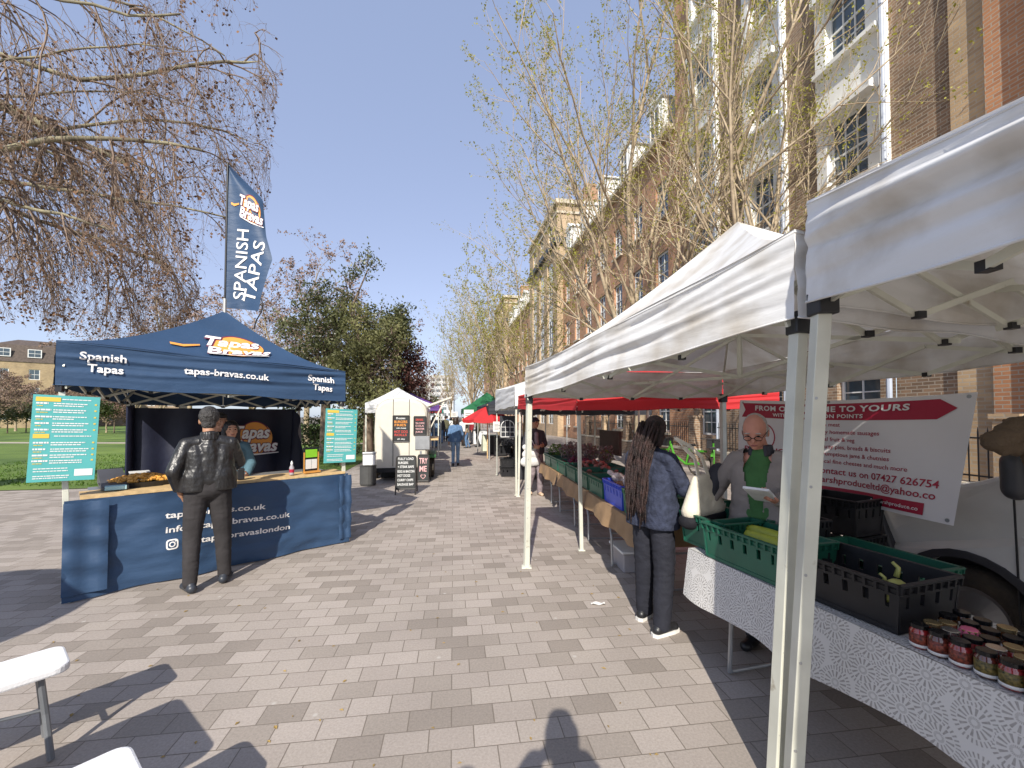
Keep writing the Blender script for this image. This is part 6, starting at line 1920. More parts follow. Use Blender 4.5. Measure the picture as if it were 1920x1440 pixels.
for k, (x, y) in enumerate(((.66, .16), (.80, .2), (.95, .15), (.14, .2))):
    b = thing('produce_bag', ('clear bag of onions slumped at the far side of the blue crate', 'clear bag of onions in the middle of the blue crate', 'clear bag of onions at the near side of the blue crate', 'clear bag of shallots on the pale green crate')[k], 'bag', tB(x, y, .235), nb_.uniform(0, 6), 'clear bags of onions')
    blob('film', [ell((0, 0, .03), (.075, .06, .055)), cap((.05, 0, .05), (.11, 0, .08), .02, .028)], .010, M_net, b, smooth=3, fold=.012, fscale=22, seed=k)
# lavender pots at the far end
M_lav = mat('grey_purple_lavender', (0.17, 0.15, 0.17), 0.8, var=0.4, vs=6, col2=(0.22, 0.21, 0.17))
M_pot = mat('dark_plant_pot', (0.05, 0.025, 0.018), 0.6)
M_pot_blue = mat('blue_plant_pot', (0.03, 0.05, 0.30), 0.5)
M_herb = mat('fresh_herb_leaves', (0.09, 0.19, 0.03), 0.5, var=0.4, vs=6, translucent=0.3)
def pot_plant(label, p, m, h=.26, r=.13, pm=None, n=500, seed=1, size=.04, group='plants on the produce tables'):
    t = thing('potted_plant', label, 'plant', p, 0, group)
    MB().lathe([(.055, 0), (.075, .11), (.08, .12), (.07, .12), (.0, .105)], n=12).build('pot', pm or M_pot, t, smooth=False)
    rr_ = random.Random(seed)
    pts = []
    for i in range(n):
        a = rr_.uniform(0, 6.28); f_ = rr_.random() ** .5; z = rr_.random()
        pts.append((math.cos(a) * f_ * r * (.5 + .6 * math.sin(z * 2.6)), math.sin(a) * f_ * r * (.5 + .6 * math.sin(z * 2.6)), .10 + z * h))
    leaves_mesh('leaves', pts, size, m, t, seed, up=.9)
    return t
k = 0
for x, y, m_, lab in ((3.55, .55, M_lav, 'grey lavender pot nearest on the far table'), (3.85, .30, M_lav, 'grey lavender pot at the street edge of the far table'), (4.05, .62, M_lav, 'tall grey lavender pot at the back of the far table'), (4.4, .35, M_herb, 'green herb pot on the far table among lavender'), (4.7, .6, M_lav, 'last lavender pot on the far table'), (3.3, .75, M_lav, 'lavender pot behind the beetroot heap'), (4.75, .25, M_herb, 'green herb pot at the far table corner by the walking man'), (4.25, .8, M_herb, 'leafy herb pot at the back of the far table')):
    pot_plant(lab, tB(x, y, .03), m_, h=.30 if m_ is M_lav else .24, r=.17, pm=M_pot_blue if k % 3 == 1 else M_pot, seed=k); k += 1
# bushy herbs farther behind, on a dark stand
ds = thing('plant_stand', 'dark slatted stand of plants behind the brown tables', 'stand', (2.25, 9.4, 0), AB)
MB().box((0, 0, .5), (1.3, .5, .06)).box((0, .1, 1.1), (1.3, .06, .5)).box((-.6, 0, .25), (.06, .45, .5)).box((.6, 0, .25), (.06, .45, .5)).build('frame', mat('dark_stained_wood', (0.05, 0.035, 0.025), 0.7), ds)
for i in range(5):
    pot_plant(('yellow flowered', 'green', 'tall green', 'grey green', 'pale green')[i] + ' pot plant on the dark slatted stand', (1.95 + .05 * i, 8.9 + .25 * i, .53), (M_herb, M_bud, M_herb, M_lav, M_bud)[i], h=.3, r=.14, seed=50 + i, n=350)
# storage box under the table and price cards
M_translu = mat('cloudy_plastic_box', (0.48, 0.46, 0.48), 0.35, var=0.08, translucent=0.3)
sb = thing('storage_box', 'cloudy white plastic storage box with lid on the ground under brown table', 'storage box', spot(1180, 1062), AB)
MB().prism([(-.20, -.14, .0), (.20, -.14, .0), (.20, .14, .0), (-.20, .14, .0)], (0, 0, .2)).build('tub', M_translu, sb, bevel=.015)
MB().box((0, 0, .215), (.44, .32, .025)).build('lid', M_white_paint, sb, bevel=.006)
for k, (p, lab, s_) in enumerate(((tA(-.05, .52, .19), 'small white price card standing behind the far green crate', '7'), (tB(-.1, .75, .10), 'small white price card on the brown table end', '')), ):
    c = thing('price_card', lab, 'price card', p, ANG - math.pi / 2 + .4)
    MB().box((0, 0, .05), (.075, .004, .09)).build('card', M_label_white, c)
    if s_:
        t_ = MB(); letter(t_, s_, planemap((-.02, -.0025, .02), (1, 0, 0), (0, 0, 1), .001), 0, 0, .075, bold=.03); t_.build('lettering', M_black_plastic, c)
lt = MB().grid(6, 3, lambda a, b: (a * .13, b * .05, .012 + .006 * math.sin(a * 9 + b * 4))).build('litter', M_label_white)
lt.location = spot(1108, 1136); tag(lt, 'scrap of white paper lying on the sunlit paving', 'litter')

# --- the hanging banner
M_banner = mat('white_vinyl_banner', (0.74, 0.72, 0.72), 0.45, var=0.03, vs=2, translucent=0.12, bump=0.2, bs=4)
M_banner_red = mat('crimson_banner_print', (0.37, 0.012, 0.045), 0.45, var=0.04)
M_banner_white = mat('white_banner_print', (0.78, 0.76, 0.76), 0.5)
BA, BB = at(1388, 750, 4.55), at(1836, 735, 2.62)
BCn, BDn = at(1790, 986, 2.60), at(1388, 905, 4.55)
BAN = thing('banner', 'white vinyl banner with crimson headings hanging at the back of gazebo', 'banner', BA)
bL, bH = (BB - BA).length, 1.0
def bsurf(x, y):
    """x, y in 0..1 from the lower left of the banner"""
    p = (BDn * (1 - x) + BCn * x) * (1 - y) + (BA * (1 - x) + BB * x) * y
    k = .03 * math.sin(x * 7 + y * 2) * (1 - y) + .012 * math.sin(x * 17 + 3 * y) - .05 * math.sin(math.pi * x) * (1 - y)
    e = (BB - BA).normalized(); nn = Vector((e.y, -e.x, 0))
    q = p + nn * k
    q.z -= .03 * math.sin(math.pi * x) * y
    return q - BA
m = MB().grid(48, 20, bsurf)
BO = m.build('vinyl', M_banner, BAN, smooth=True)
_e = (BB - BA).normalized(); _bn = Vector((_e.y, -_e.x, 0))
if _bn.dot(Vector((0, 0, 0)) - BA) < 0: _bn = -_bn
AR = bL / .95                                        # width over height of the cloth
def bm2(x, y, k=1.0): return bsurf(x / AR, y) + _bn * (.004 * k)
def strip2(mb_, poly, k, n=24):
    """a filled band between two polylines y0(x), y1(x)"""
    for i in range(n):
        xa, xb = poly[0] + (poly[1] - poly[0]) * i / n, poly[0] + (poly[1] - poly[0]) * (i + 1) / n
        mb_.add([bm2(xa, poly[2], k), bm2(xb, poly[2], k), bm2(xb, poly[3], k), bm2(xa, poly[3], k)], [(0, 1, 2, 3)])
r_ = MB()
strip2(r_, (.06 * AR, .90 * AR, .80, .965), 1)
r_.add([bm2(.90 * AR, .80, 1), bm2(.955 * AR, .885, 1), bm2(.90 * AR, .965, 1)], [(0, 1, 2)])
r_.add([bm2(.02 * AR, .80, 1), bm2(.06 * AR, .80, 1), bm2(.06 * AR, .965, 1), bm2(.02 * AR, .965, 1), bm2(.04 * AR, .885, 1)], [(0, 1, 2, 3, 4)])
strip2(r_, (.0, .905 * AR, .03, .125), 1)
ring2(r_, bm2, .155 * AR, .58, .145, .16, 36, k=1)
for a in (0.3, 2.0, 4.2):
    ring2(r_, bm2, .155 * AR, .58, .0, .06, 10, a, a + .8, k=1)
letter(r_, 'PRODUCE', bm2, .05 * AR, .40, .085, width=.27 * AR, bold=.02)
letter(r_, 'Ltd', bm2, .335 * AR, .40, .06, bold=.01)
r_.add([bm2(.27 * AR, .30, 1), bm2(.335 * AR, .36, 1), bm2(.27 * AR, .41, 1)], [(0, 1, 2)])
bul = ('Fresh meat', 'Tasty homemade sausages', 'Local fruit & veg', 'Hearty pies, breads & biscuits', 'Scrumptious jams & chutnies', 'Local fine cheeses and much more')
for k, s_ in enumerate(bul):
    y = .735 - .075 * k
    disc2(r_, bm2, .41 * AR + .012 * k, y + .016, .008, 10)
    letter(r_, s_, bm2, .435 * AR + .012 * k, y, .056, bold=.008)
letter(r_, 'Contact us on 07427 626754', bm2, .45 * AR, .255, .085, width=.49 * AR, bold=.014)
letter(r_, 'marshproduceltd@yahoo.co', bm2, .455 * AR, .165, .085, width=.48 * AR, bold=.014)
r_.build('crimson_print', M_banner_red, BO)
w_ = MB()
bm3 = lambda x, y: bm2(x, y, 3.0)
letter(w_, 'FROM OUR HOME TO YOURS', bm3, .105 * AR, .885, .078, width=.71 * AR, bold=.03, space=1.1)
letter(w_, 'WITH COLLECTION POINTS', bm3, .22 * AR, .822, .052, width=.44 * AR, bold=.025, space=1.1)
letter(w_, 'Bunney Lane, Romney Marsh, Kent TN29 9RH   www.marshproduce.co', bm3, .22 * AR, .06, .044, width=.67 * AR, bold=.012)
w_.build('white_print', M_banner_white, BO)
ey_ = MB()
for x, y in ((.02, .97), (.98, .97), (.98, .03), (.5, .985)): ey_.tube([bsurf(x, y) + _bn * .004, bsurf(x, y) - _bn * .004], .012, 10)
ey_.build('eyelets', M_steel, BAN)

# --- the white van parked behind
M_van = mat('silver_white_van_paint', (0.62, 0.61, 0.58), 0.28, metal=0.1, var=0.03, coat=0.6)
M_tyre = mat('dusty_tyre', (0.028, 0.025, 0.022), 0.85, var=0.3, vs=9, col2=(0.06, 0.045, 0.03), bump=0.4, bs=60)
M_van_plastic = mat('grey_black_bumper', (0.035, 0.035, 0.04), 0.5, var=0.2)
M_rim = mat('steel_wheel_rim', (0.35, 0.35, 0.36), 0.35, metal=0.8)
VP = Vector((2.99, 2.83, 0)); VYAW = math.atan2(0.165, 1.0)
VAN = thing('van', 'silver white van parked behind the stall with black wheel arch and mirror', 'van', VP, VYAW)
# local: +Y forward, +X to the far side, origin at the nearside front wheel's contact
prof = [(.72, .30), (.76, .46), (.74, .62), (.66, .92), (.50, 1.06), (.22, 1.16), (-.05, 1.24), (-.22, 1.32), (-.80, 1.86), (-1.05, 1.95), (-3.3, 1.96), (-3.42, 1.8), (-3.45, .4), (-3.42, .32)]
arch = [(math.cos(t) * .41, .33 + math.sin(t) * .41) for t in [math.pi * i / 14 for i in range(15)]]      # front arch, from +y to -y
rear = [(-2.72 + math.cos(t) * .41, .33 + math.sin(t) * .41) for t in [math.pi * i / 14 for i in range(15)]]
out = prof + [(-3.13, .26)] + [p for p in reversed(rear)] + [(-2.31, .26), (-.41, .26)] + [p for p in reversed(arch)] + [(.41, .28)]
W_ = 1.72
mb = MB()
def side_x(y, z): return 0.035 * max(0, (z - .95)) ** 1.3 * 3.0 + 0.03 * max(0, .55 - z) + .08 * max(0, y - .35) ** 1.4 * 2
vs = [(side_x(y, z), y, z) for y, z in out] + [(W_ - side_x(y, z), y, z) for y, z in out]
nn = len(out)
mb.add(vs, [tuple(range(nn))[::-1], tuple(range(nn, 2 * nn))] + [(i, (i + 1) % nn, nn + (i + 1) % nn, nn + i) for i in range(nn)])
vb = mb.build('body', M_van, VAN, bevel=.03)
# parts of the nearside
g = MB().prism([(-.012, -.95, 1.28), (-.012, -.42, 1.28), (.10, -.92, 1.78), (.12, -1.5, 1.80), (.0, -1.5, 1.28)], (.012, 0, 0)); g.build('side_window', M_glass, VAN)
MB().prism([(.13, -.245, 1.34), (W_ - .13, -.245, 1.34), (W_ - .22, -.775, 1.84), (.22, -.775, 1.84)], (0, .016, .016)).build('windscreen', M_glass, VAN)
l = MB()
for a, b in (((-.004, -.245, 1.24), (-.004, -.26, .42)), ((-.004, -.26, .42), (-.004, -1.5, .36)), ((-.004, -1.52, 1.8), (-.004, -1.52, .36))): l.bar(a, b, .008, .008)
l.build('door_seam', M_black_plastic, VAN)
b = MB()
b.prism([(-.02, .40, .26), (-.02, .80, .26), (-.0, .82, .55), (.0, .70, .98), (-.012, .58, .98), (-.02, .46, .62), (-.02, .43, .45)], (.10, 0, 0))
b.box((W_ / 2, .78, .45), (W_ - .12, .14, .34))
b.build('bumper', M_van_plastic, VAN, bevel=.02)
MB().ball((.10, .66, .82), .13, 12, sq=(.7, .9, .9)).build('headlight', mat_glass('headlamp_lens', (0.25, 0.25, 0.24), 0.1), VAN, smooth=True)
a_ = MB()
for i in range(14):
    t0, t1 = math.pi * i / 14, math.pi * (i + 1) / 14
    for r0, r1, x0 in ((.395, .445, -.012),):
        a_.prism([(x0, math.cos(t0) * r0, .33 + math.sin(t0) * r0), (x0, math.cos(t0) * r1, .33 + math.sin(t0) * r1), (x0, math.cos(t1) * r1, .33 + math.sin(t1) * r1), (x0, math.cos(t1) * r0, .33 + math.sin(t1) * r0)], (.05, 0, 0))
a_.build('wheel_arch', M_van_plastic, VAN)
MB().box((.42, 0, .5), (.55, .84, .5)).build('wheel_well', M_black_plastic, VAN)
for yy in (0, -2.72):
    wm = MB()
    pr = [(.20, .02), (.30, .0), (.325, .03), (.33, .07), (.33, .13), (.325, .18), (.30, .2), (.20, .19)]
    n = 32
    base = 0
    for r, x in pr:
        for i in range(n):
            t = 2 * math.pi * i / n
            wm.v.append((x + .03, yy + math.cos(t) * r, .33 + math.sin(t) * r))
    for j in range(len(pr) - 1):
        for i in range(n): wm.f.append((j * n + i, j * n + (i + 1) % n, (j + 1) * n + (i + 1) % n, (j + 1) * n + i))
    w0 = wm.build('wheel', M_tyre, VAN, smooth=True)
    d = MB()
    for r, x, r2, x2 in ((.205, .05, .17, .065), (.17, .065, .07, .045), (.07, .045, 0.001, .04)):
        for i in range(24):
            t0, t1 = 2 * math.pi * i / 24, 2 * math.pi * (i + 1) / 24
            d.add([(x, yy + math.cos(t0) * r, .33 + math.sin(t0) * r), (x, yy + math.cos(t1) * r, .33 + math.sin(t1) * r), (x2, yy + math.cos(t1) * r2, .33 + math.sin(t1) * r2), (x2, yy + math.cos(t0) * r2, .33 + math.sin(t0) * r2)], [(0, 1, 2, 3)])
    d.build('rim', M_rim, w0, smooth=True)
blob('mirror', [cap((-.14, -.34, 1.24), (-.16, -.34, 1.40), .065, .055), cap((-.10, -.35, 1.26), (.03, -.40, 1.27), .035)], .014, M_van_plastic, VAN, smooth=3)
MB().box((-.012, -1.35, 1.02), (.03, .16, .035)).build('door_handle', M_van_plastic, VAN)
# brown jacket slung over a cord by the van
jk = thing('brown_jacket', 'bundled brown jacket slung above the van mirror', 'jacket', at(1888, 822, 2.25), 0)
blob('cloth', [cap((-.06, 0, -.01), (.10, .02, .05), .05, .06), cap((-.02, 0, -.06), (.14, 0, -.04), .035), cap((.03, 0, .06), (.16, 0, .07), .045), cap((.1, .0, .0), (.16, .02, -.16), .04, .03)], .012, cloth('brown_tweed', (0.12, 0.085, 0.055), bump=.5, bs=60), jk, fold=.03, fscale=12, smooth=3)
MB().tube([(.12, 0, .1), (.30, .05, .55)], .008, 5).build('cord', M_black_plastic, jk)

# --- green hire bikes by the railings
M_lime = mat('lime_green_bike_paint', (0.06, 0.27, 0.02), 0.45, var=0.05)
def bike(label, p, rz, sc=1.0):
    t = thing('hire_bike', label, 'bicycle', p, rz, 'green hire bikes by the railings')
    def wheel(x):
        m = MB()
        n = 24
        pts = [(x + .33 * math.cos(2 * math.pi * i / n), 0, .35 + .33 * math.sin(2 * math.pi * i / n)) for i in range(n + 1)]
        m.tube(pts, .022, 6, cap=False)
        w = m.build('wheel', M_tyre, t, smooth=True)
        s_ = MB()
        for i in range(10): s_.bar((x, 0, .35), (x + .32 * math.cos(i * .628), 0, .35 + .32 * math.sin(i * .628)), .004)
        s_.build('spokes', M_steel, w)
    wheel(-.52); wheel(.52)
    f = MB()
    f.tube([(-.52, 0, .35), (-.12, 0, .32), (.25, 0, .55), (.36, 0, .86)], .035, 8); f.tube([(-.12, 0, .32), (-.24, 0, .78)], .028, 8); f.tube([(-.52, 0, .35), (-.22, 0, .62)], .016, 6)
    f.tube([(.52, 0, .35), (.42, 0, .72), (.37, 0, .95)], .024, 8)
    f.box((-.52, 0, .71), (.42, .06, .05)); f.box((.55, 0, .70), (.3, .06, .03))
    f.build('frame', M_lime, t)
    MB().box((-.26, 0, .86), (.25, .14, .06)).tube([(-.24, 0, .78), (-.26, 0, .84)], .014, 6).build('saddle', M_black_plastic, t, bevel=.02)
    MB().tube([(.37, 0, .95), (.35, 0, 1.05)], .016, 6).tube([(.26, -.30, 1.07), (.35, -.12, 1.06), (.35, .12, 1.06), (.26, .30, 1.07)], .014, 6).build('handlebar', M_black_plastic, t)
    b = MB()
    b.box((.52, 0, .92), (.28, .32, .22)); b.build('basket', M_black_plastic, t)
    return t
def fpt(s_, off): 
    return Vector((FX0, 0, 0)) + Vector((math.cos(TH), math.sin(TH), 0)) * s_ + Vector((-math.sin(TH), math.cos(TH), 0)) * off
p1 = at(1336, 781, 11.0); bike('lime green hire bike standing against the railings behind stall holder', (p1.x, p1.y, 0), 1.1)
p1 = at(1278, 781, 12.2); bike('lime green hire bike partly behind the braided woman', (p1.x, p1.y, 0), 2.2)
p1 = at(1618, 781, 4.9); bike('lime green hire bike between black crate stack and van', (p1.x, p1.y, 0), 1.9)
# ================================================================= LEFT SIDE: catering trailer, boards, benches, counter goods
M_cream = mat('cream_trailer_paint', (0.60, 0.56, 0.47), 0.4, var=0.05, coat=0.3, dirt=(0.45, 0.4, 0.32), dirt_at=(0.62, 0.85))
M_chalkboard = mat('blackboard', (0.022, 0.024, 0.024), 0.7, var=0.3, vs=5)
M_chalk = mat('white_chalk', (0.70, 0.70, 0.68), 0.9)
M_chalk_orange = mat('orange_chalk', (0.75, 0.30, 0.06), 0.9)
M_chalk_red = mat('red_chalk', (0.62, 0.08, 0.06), 0.9)
M_chalk_pink = mat('pink_chalk', (0.72, 0.42, 0.42), 0.9)
M_darkwood = mat('dark_board_frame', (0.03, 0.026, 0.024), 0.5)
TRP = spot(752, 903); TRP = Vector((TRP.x, TRP.y, 0)); TYAW = -math.atan(SLOPE) * -1 * -1
TRL = thing('catering_trailer', 'cream rounded catering trailer with blackboards at the head of the food row', 'trailer', TRP, math.atan(-SLOPE))
# local: -Y faces the camera, +Y runs back
w2, h0, h1 = .66, .36, 2.12
outl = []
for i in range(9):
    t = math.pi * i / 16
    outl.append((w2 - .42 + .42 * math.sin(t + 0), h1 - .36 + .36 * math.cos(t)))
outl = [(0, h1 + .03)] + outl + [(w2 + .02, 1.2), (w2 - .01, h0), ]
full = outl + [(-x, z) for x, z in reversed(outl[1:])]
def ring(y, sx, dz): return [Vector((x * sx, y, h0 + (z - h0) * dz)) for x, z in full]
m = MB()
secs = [(.10, .86, .90), (.0, .97, .985), (-.02, 1.0, 1.0)]
secs = [(-.06, .90, .95), (-.02, .965, .985), (.08, 1.0, 1.0), (1.2, 1.0, 1.0), (2.5, 1.0, 1.0), (2.6, .95, .97)]
vs = [p for s_ in secs for p in ring(*s_)]
nf = len(full)
fs = [tuple(range(nf))[::-1], tuple((len(secs) - 1) * nf + i for i in range(nf))]
for k in range(len(secs) - 1):
    for i in range(nf): fs.append((k * nf + i, k * nf + (i + 1) % nf, (k + 1) * nf + (i + 1) % nf, (k + 1) * nf + i))
m.add(vs, fs); m.build('body', M_cream, TRL)
s_ = MB()
for x in (-.2, .2): s_.box((x, -.066, 1.25), (.012, .012, 1.7))
s_.build('panel_seam', M_darkwood, TRL)
c_ = MB(); c_.box((0, 1.2, .30), (1.2, 2.6, .10)); c_.bar((0, -.05, .32), (0, -.75, .34), .07); c_.tube([(0.0, -.7, .34), (0, -.7, .10)], .025, 8); c_.build('chassis', M_black_plastic, TRL)
for sx in (-1, 1):
    for yy in (.75, 1.45):
        n = 20
        MB().tube([(sx * (w2 + .02) + sx * .0, yy, .28), (sx * (w2 + .15), yy, .28)], .28, 20).build('wheel', M_tyre, TRL)
MB().box((w2 + .10, 1.1, .60), (.22, 1.45, .10)).build('mudguard', mat('green_mudguard', (0.03, 0.13, 0.04), 0.5), TRL, bevel=.03)
MB().prism([(w2 - .02, .3, 1.92), (w2 + .62, .3, 2.16), (w2 + .62, .3, 2.20), (w2 - .02, .3, 1.97)], (0, 1.6, 0)).bar((w2 + .03, .35, 1.3), (w2 + .42, .35, 2.07), .03).build('hatch_flap', M_cream, TRL)
MB().box((w2 + .13, 1.1, 1.05), (.28, 1.6, .04)).build('serving_shelf', M_wood, TRL)
MB().box((w2 - .13, -.08, .99), (.36, .03, .34)).build('steel_panel', M_steel, TRL)
MB().box((w2 - .17, -.064, .58), (.05, .01, .4)).build('corner_trim', M_steel, TRL)
def chalk(label, loc, rz, w, h, tilt, lines, feet=False, framew=.03, group='chalk menu boards at the trailer', a_frame=False, legs=.0):
    t = thing('chalkboard', label, 'blackboard', loc, rz, group)
    T_ = Matrix.Rotation(-tilt, 4, 'X')
    def q(x, y, z): return T_ @ Vector((x, y, z))
    b = MB().prism([q(-w / 2, 0, legs), q(w / 2, 0, legs), q(w / 2, 0, legs + h), q(-w / 2, 0, legs + h)], T_.to_3x3() @ Vector((0, .015, 0)))
    bo = b.build('board', M_chalkboard, t)
    f = MB()
    r = .05 if a_frame else .0
    for a, c in ((q(-w / 2, 0, 0), q(-w / 2, 0, legs + h - r)), (q(w / 2, 0, 0), q(w / 2, 0, legs + h - r)), (q(-w / 2 + r, 0, legs + h), q(w / 2 - r, 0, legs + h)), (q(-w / 2, 0, legs), q(w / 2, 0, legs))): f.tube([a, c], framew / 2, 8)
    if r:
        f.tube([q(-w / 2, 0, legs + h - r), q(-w / 2 + r * .3, 0, legs + h - r * .3), q(-w / 2 + r, 0, legs + h)], framew / 2, 8); f.tube([q(w / 2, 0, legs + h - r), q(w / 2 - r * .3, 0, legs + h - r * .3), q(w / 2 - r, 0, legs + h)], framew / 2, 8)
        for sx in (-1, 1): f.tube([q(sx * w / 2, 0, legs + h - .04), Vector((sx * w / 2, .42, .01))], framew / 2, 6)
    f.build('frame', M_darkwood, t)
    P_ = planemap(q(-w / 2, 0, legs), (1, 0, 0), T_.to_3x3() @ Vector((0, 0, 1)), .004)
    by = {}
    for s, fx, fy, fs_, fw, mm in lines:
        mb_ = by.setdefault(mm.name, (MB(), mm))[0]
        if s == '<3':
            pts = []
            for i in range(24):
                a = 2 * math.pi * i / 24
                pts.append((16 * math.sin(a) ** 3 / 34, (13 * math.cos(a) - 5 * math.cos(2 * a) - 2 * math.cos(3 * a) - math.cos(4 * a)) / 34))
            for (xa, ya), (xb, yb) in zip(pts, pts[1:] + pts[:1]):
                mb_.add([P_(fx * w + xa * fs_, fy * h + ya * fs_), P_(fx * w + xb * fs_, fy * h + yb * fs_), P_(fx * w + xb * fs_ * .78, fy * h + yb * fs_ * .78), P_(fx * w + xa * fs_ * .78, fy * h + ya * fs_ * .78)], [(0, 1, 2, 3)])
        else: letter(mb_, s, P_, fx * w, fy * h, fs_, width=fw * w if fw else None, bold=.012)
    for mb_, mm in by.values(): mb_.build('chalk_writing', mm, bo)
    return t
W = M_chalk
p = spot(760, 928)
AYAW = .12
chalk('black A frame chalkboard listing loaded burgers, standing on the paving', (p.x, p.y, 0), AYAW, .41, .70, .16, [('FULLY LOAD', .08, .88, .075, .80, W), ('BURGERS', .10, .76, .07, .5, W), ('+ STEAK BAPS', .08, .64, .07, .82, W), ('EGG & BACON', .08, .50, .07, .85, W), ('HOT DOGS', .08, .37, .075, .64, W), ('CURRY CHIPS', .08, .24, .07, .8, W), ('SAUSAGE BAP', .08, .11, .07, .82, W)], a_frame=True, legs=.12)
p = spot(793, 905)
chalk('chalkboard reading TRY ME with a heart beside the A frame', (p.x, p.y, 0), .05, .27, .66, .12, [('TRY', .12, .66, .2, .76, M_chalk_pink), ('ME', .16, .36, .2, .66, M_chalk_pink), ('<3', .5, .17, .14, None, M_chalk_pink)], a_frame=True, legs=.04)
p = spot(736, 897)
chalk('grey chalkboard leaning behind the A frame against the trailer', (p.x + .02, p.y - .18, 0.06), .30, .52, .66, .2, [('FISH', .1, .8, .1, .5, W), ('BURGERS', .1, .62, .09, .7, W), ('CHIPS', .1, .42, .1, .6, W)], legs=.0)
def on_trailer(x, z): return Vector((TRP.x, TRP.y, 0)) + Matrix.Rotation(math.atan(-SLOPE), 3, 'Z') @ Vector((x, -.075, z))
chalk('tall blackboard menu with orange writing hung on the trailer front', on_trailer(-.0, 1.02), math.atan(-SLOPE), .40, .66, .0, [('Rosies', .2, .87, .07, .55, W), ('BURGERS', .08, .72, .09, .8, M_chalk_orange), ('FRIES', .1, .60, .08, .7, M_chalk_orange), ('with cheese', .2, .50, .05, .6, W), ('HOT DOG', .08, .34, .09, .82, M_chalk_red), ('ROLLS', .1, .22, .08, .75, M_chalk_red), ('all day', .25, .08, .05, .5, W)], group='chalk menu boards at the trailer')
chalk('square blackboard with red writing hung on the trailer corner', on_trailer(.47, 1.18), math.atan(-SLOPE), .30, .48, .0, [('DRINKS', .15, .78, .07, .6, M_chalk_red), ('TEA COFFEE', .12, .60, .06, .74, M_chalk_pink), ('COLA', .12, .46, .06, .7, M_chalk_pink), ('WATER', .12, .30, .06, .74, M_chalk_pink), ('JUICE', .12, .14, .06, .6, M_chalk_pink)])
# bin and cool box beside the trailer
p = spot(690, 910)
bn = thing('waste_bin', 'dark grey round bin standing beside the trailer', 'bin', p)
MB().lathe([(.17, 0), (.19, .05), (.19, .46), (.2, .48), (.17, .48), (.0, .46)], n=20).build('drum', mat('dark_grey_drum', (0.06, 0.06, 0.058), 0.6), bn, smooth=False)
cb = thing('cool_box', 'white cool box standing on the dark bin', 'cool box', (p.x + .03, p.y, .49), .2)
MB().box((0, 0, .13), (.28, .24, .26)).build('box', M_white_paint, cb, bevel=.02)
MB().box((0, 0, .285), (.30, .26, .05)).build('lid', M_steel, cb, bevel=.01)
p = spot(648, 905)

# --- white folding benches and table
M_hdpe = mat('white_moulded_plastic', (0.78, 0.78, 0.79), 0.45, var=0.03, bump=0.15, bs=120)
M_leggrey = mat('grey_powder_coat', (0.19, 0.20, 0.215), 0.4, metal=0.3)
def bench(name, label, cat, c, d, L, W, h, group):
    """c: the end corner nearest the street's middle; d: the way it runs"""
    d = Vector((*d, 0)).normalized(); n = Vector((d.y, -d.x, 0))
    if n.x < 0: n = -n
    t = thing(name, label, cat, c, 0, group)
    r = .055
    pts = []
    for cx, cy, a0 in ((r, r, 180), (L - r, r, 270), (L - r, W - r, 0), (r, W - r, 90)):
        for k in range(6):
            a = RAD(a0 + 90 * k / 5)
            pts.append((cx + r * math.cos(a), cy + r * math.sin(a)))
    mb = MB().prism([d * x + n * y + Vector((0, 0, h - .04)) for x, y in pts], (0, 0, .04))
    mb.build('seat' if cat == 'bench' else 'tabletop', M_hdpe, t, bevel=.010)
    for x in (.08, L - .08):
        for y in (.05, W - .05):
            MB().tube([d * (x + .02) + n * y + Vector((0, 0, h - .04)), d * x + n * y + Vector((0, 0, h * .5)), d * (x - .02) + n * (y + (.03 if y > W / 2 else -.03)) + Vector((0, 0, .01))], .014, 8).build('leg', M_leggrey, t)
        br = MB().tube([d * x + n * .06 + Vector((0, 0, h * .45)), d * x + n * (W - .06) + Vector((0, 0, h * .45))], .010, 6)
        s_ = 1 if x < L / 2 else -1
        br.tube([d * x + n * (W / 2) + Vector((0, 0, h * .45)), d * (x + .42 * s_) + n * (W / 2) + Vector((0, 0, h * .62)), d * (x + .62 * s_) + n * (W / 2) + Vector((0, 0, h - .05))], .008, 6)
        br.build('brace', M_leggrey, t)
    return t
bd_ = (-.62, -.785)
c1 = spot(120, 1206, .45)
bench('folding_bench', 'white folding bench with grey legs beyond the folding table', 'bench', (c1.x, c1.y, 0), bd_, 1.83, .29, .45, 'white folding benches')
c2 = spot(205, 1400, .45)
bench('folding_bench', 'white folding bench cut by the bottom edge of the picture', 'bench', (c2.x + .05, c2.y + .03, 0), bd_, 1.83, .29, .45, 'white folding benches')
bench('folding_table', 'white folding table whose shadow lies between the two benches', 'table', (-2.06, 1.56, 0), bd_, 1.83, .62, .73, None)

# --- goods on the tapas counter
cz = .945
def ctr(u, v, dep): 
    q = on_stall(u, v, dep); return Vector((q.x, q.y, cz))
# the work top behind the counter boards
m = MB().prism([tl_(FL + e_ * .12 - n_ * .36 + Vector((0, 0, .88))), tl_(FR - e_ * .1 - n_ * .36 + Vector((0, 0, .88))), tl_(FR - e_ * .1 - n_ * .75 + Vector((0, 0, .88))), tl_(FL + e_ * .12 - n_ * .75 + Vector((0, 0, .88)))], (0, 0, .04))
m.build('work_top', M_steel, TR)
pan = thing('paella_pan', 'wide black pan of golden fried potatoes on the stall counter', 'pan', ctr(268, 882, .40) + Vector((0, 0, -.015)), math.atan2(e_.y, e_.x))
MB().lathe([(.001, .01), (.30, .01), (.33, .06), (.34, .06), (.31, .0), (.001, .0)], n=28, ry=.62).build('pan_body', M_black_plastic, pan, smooth=False)
M_tapas = mat('golden_fried_potato', (0.62, 0.30, 0.05), 0.5, var=0.4, vs=40)
r = random.Random(8)
ft = MB()
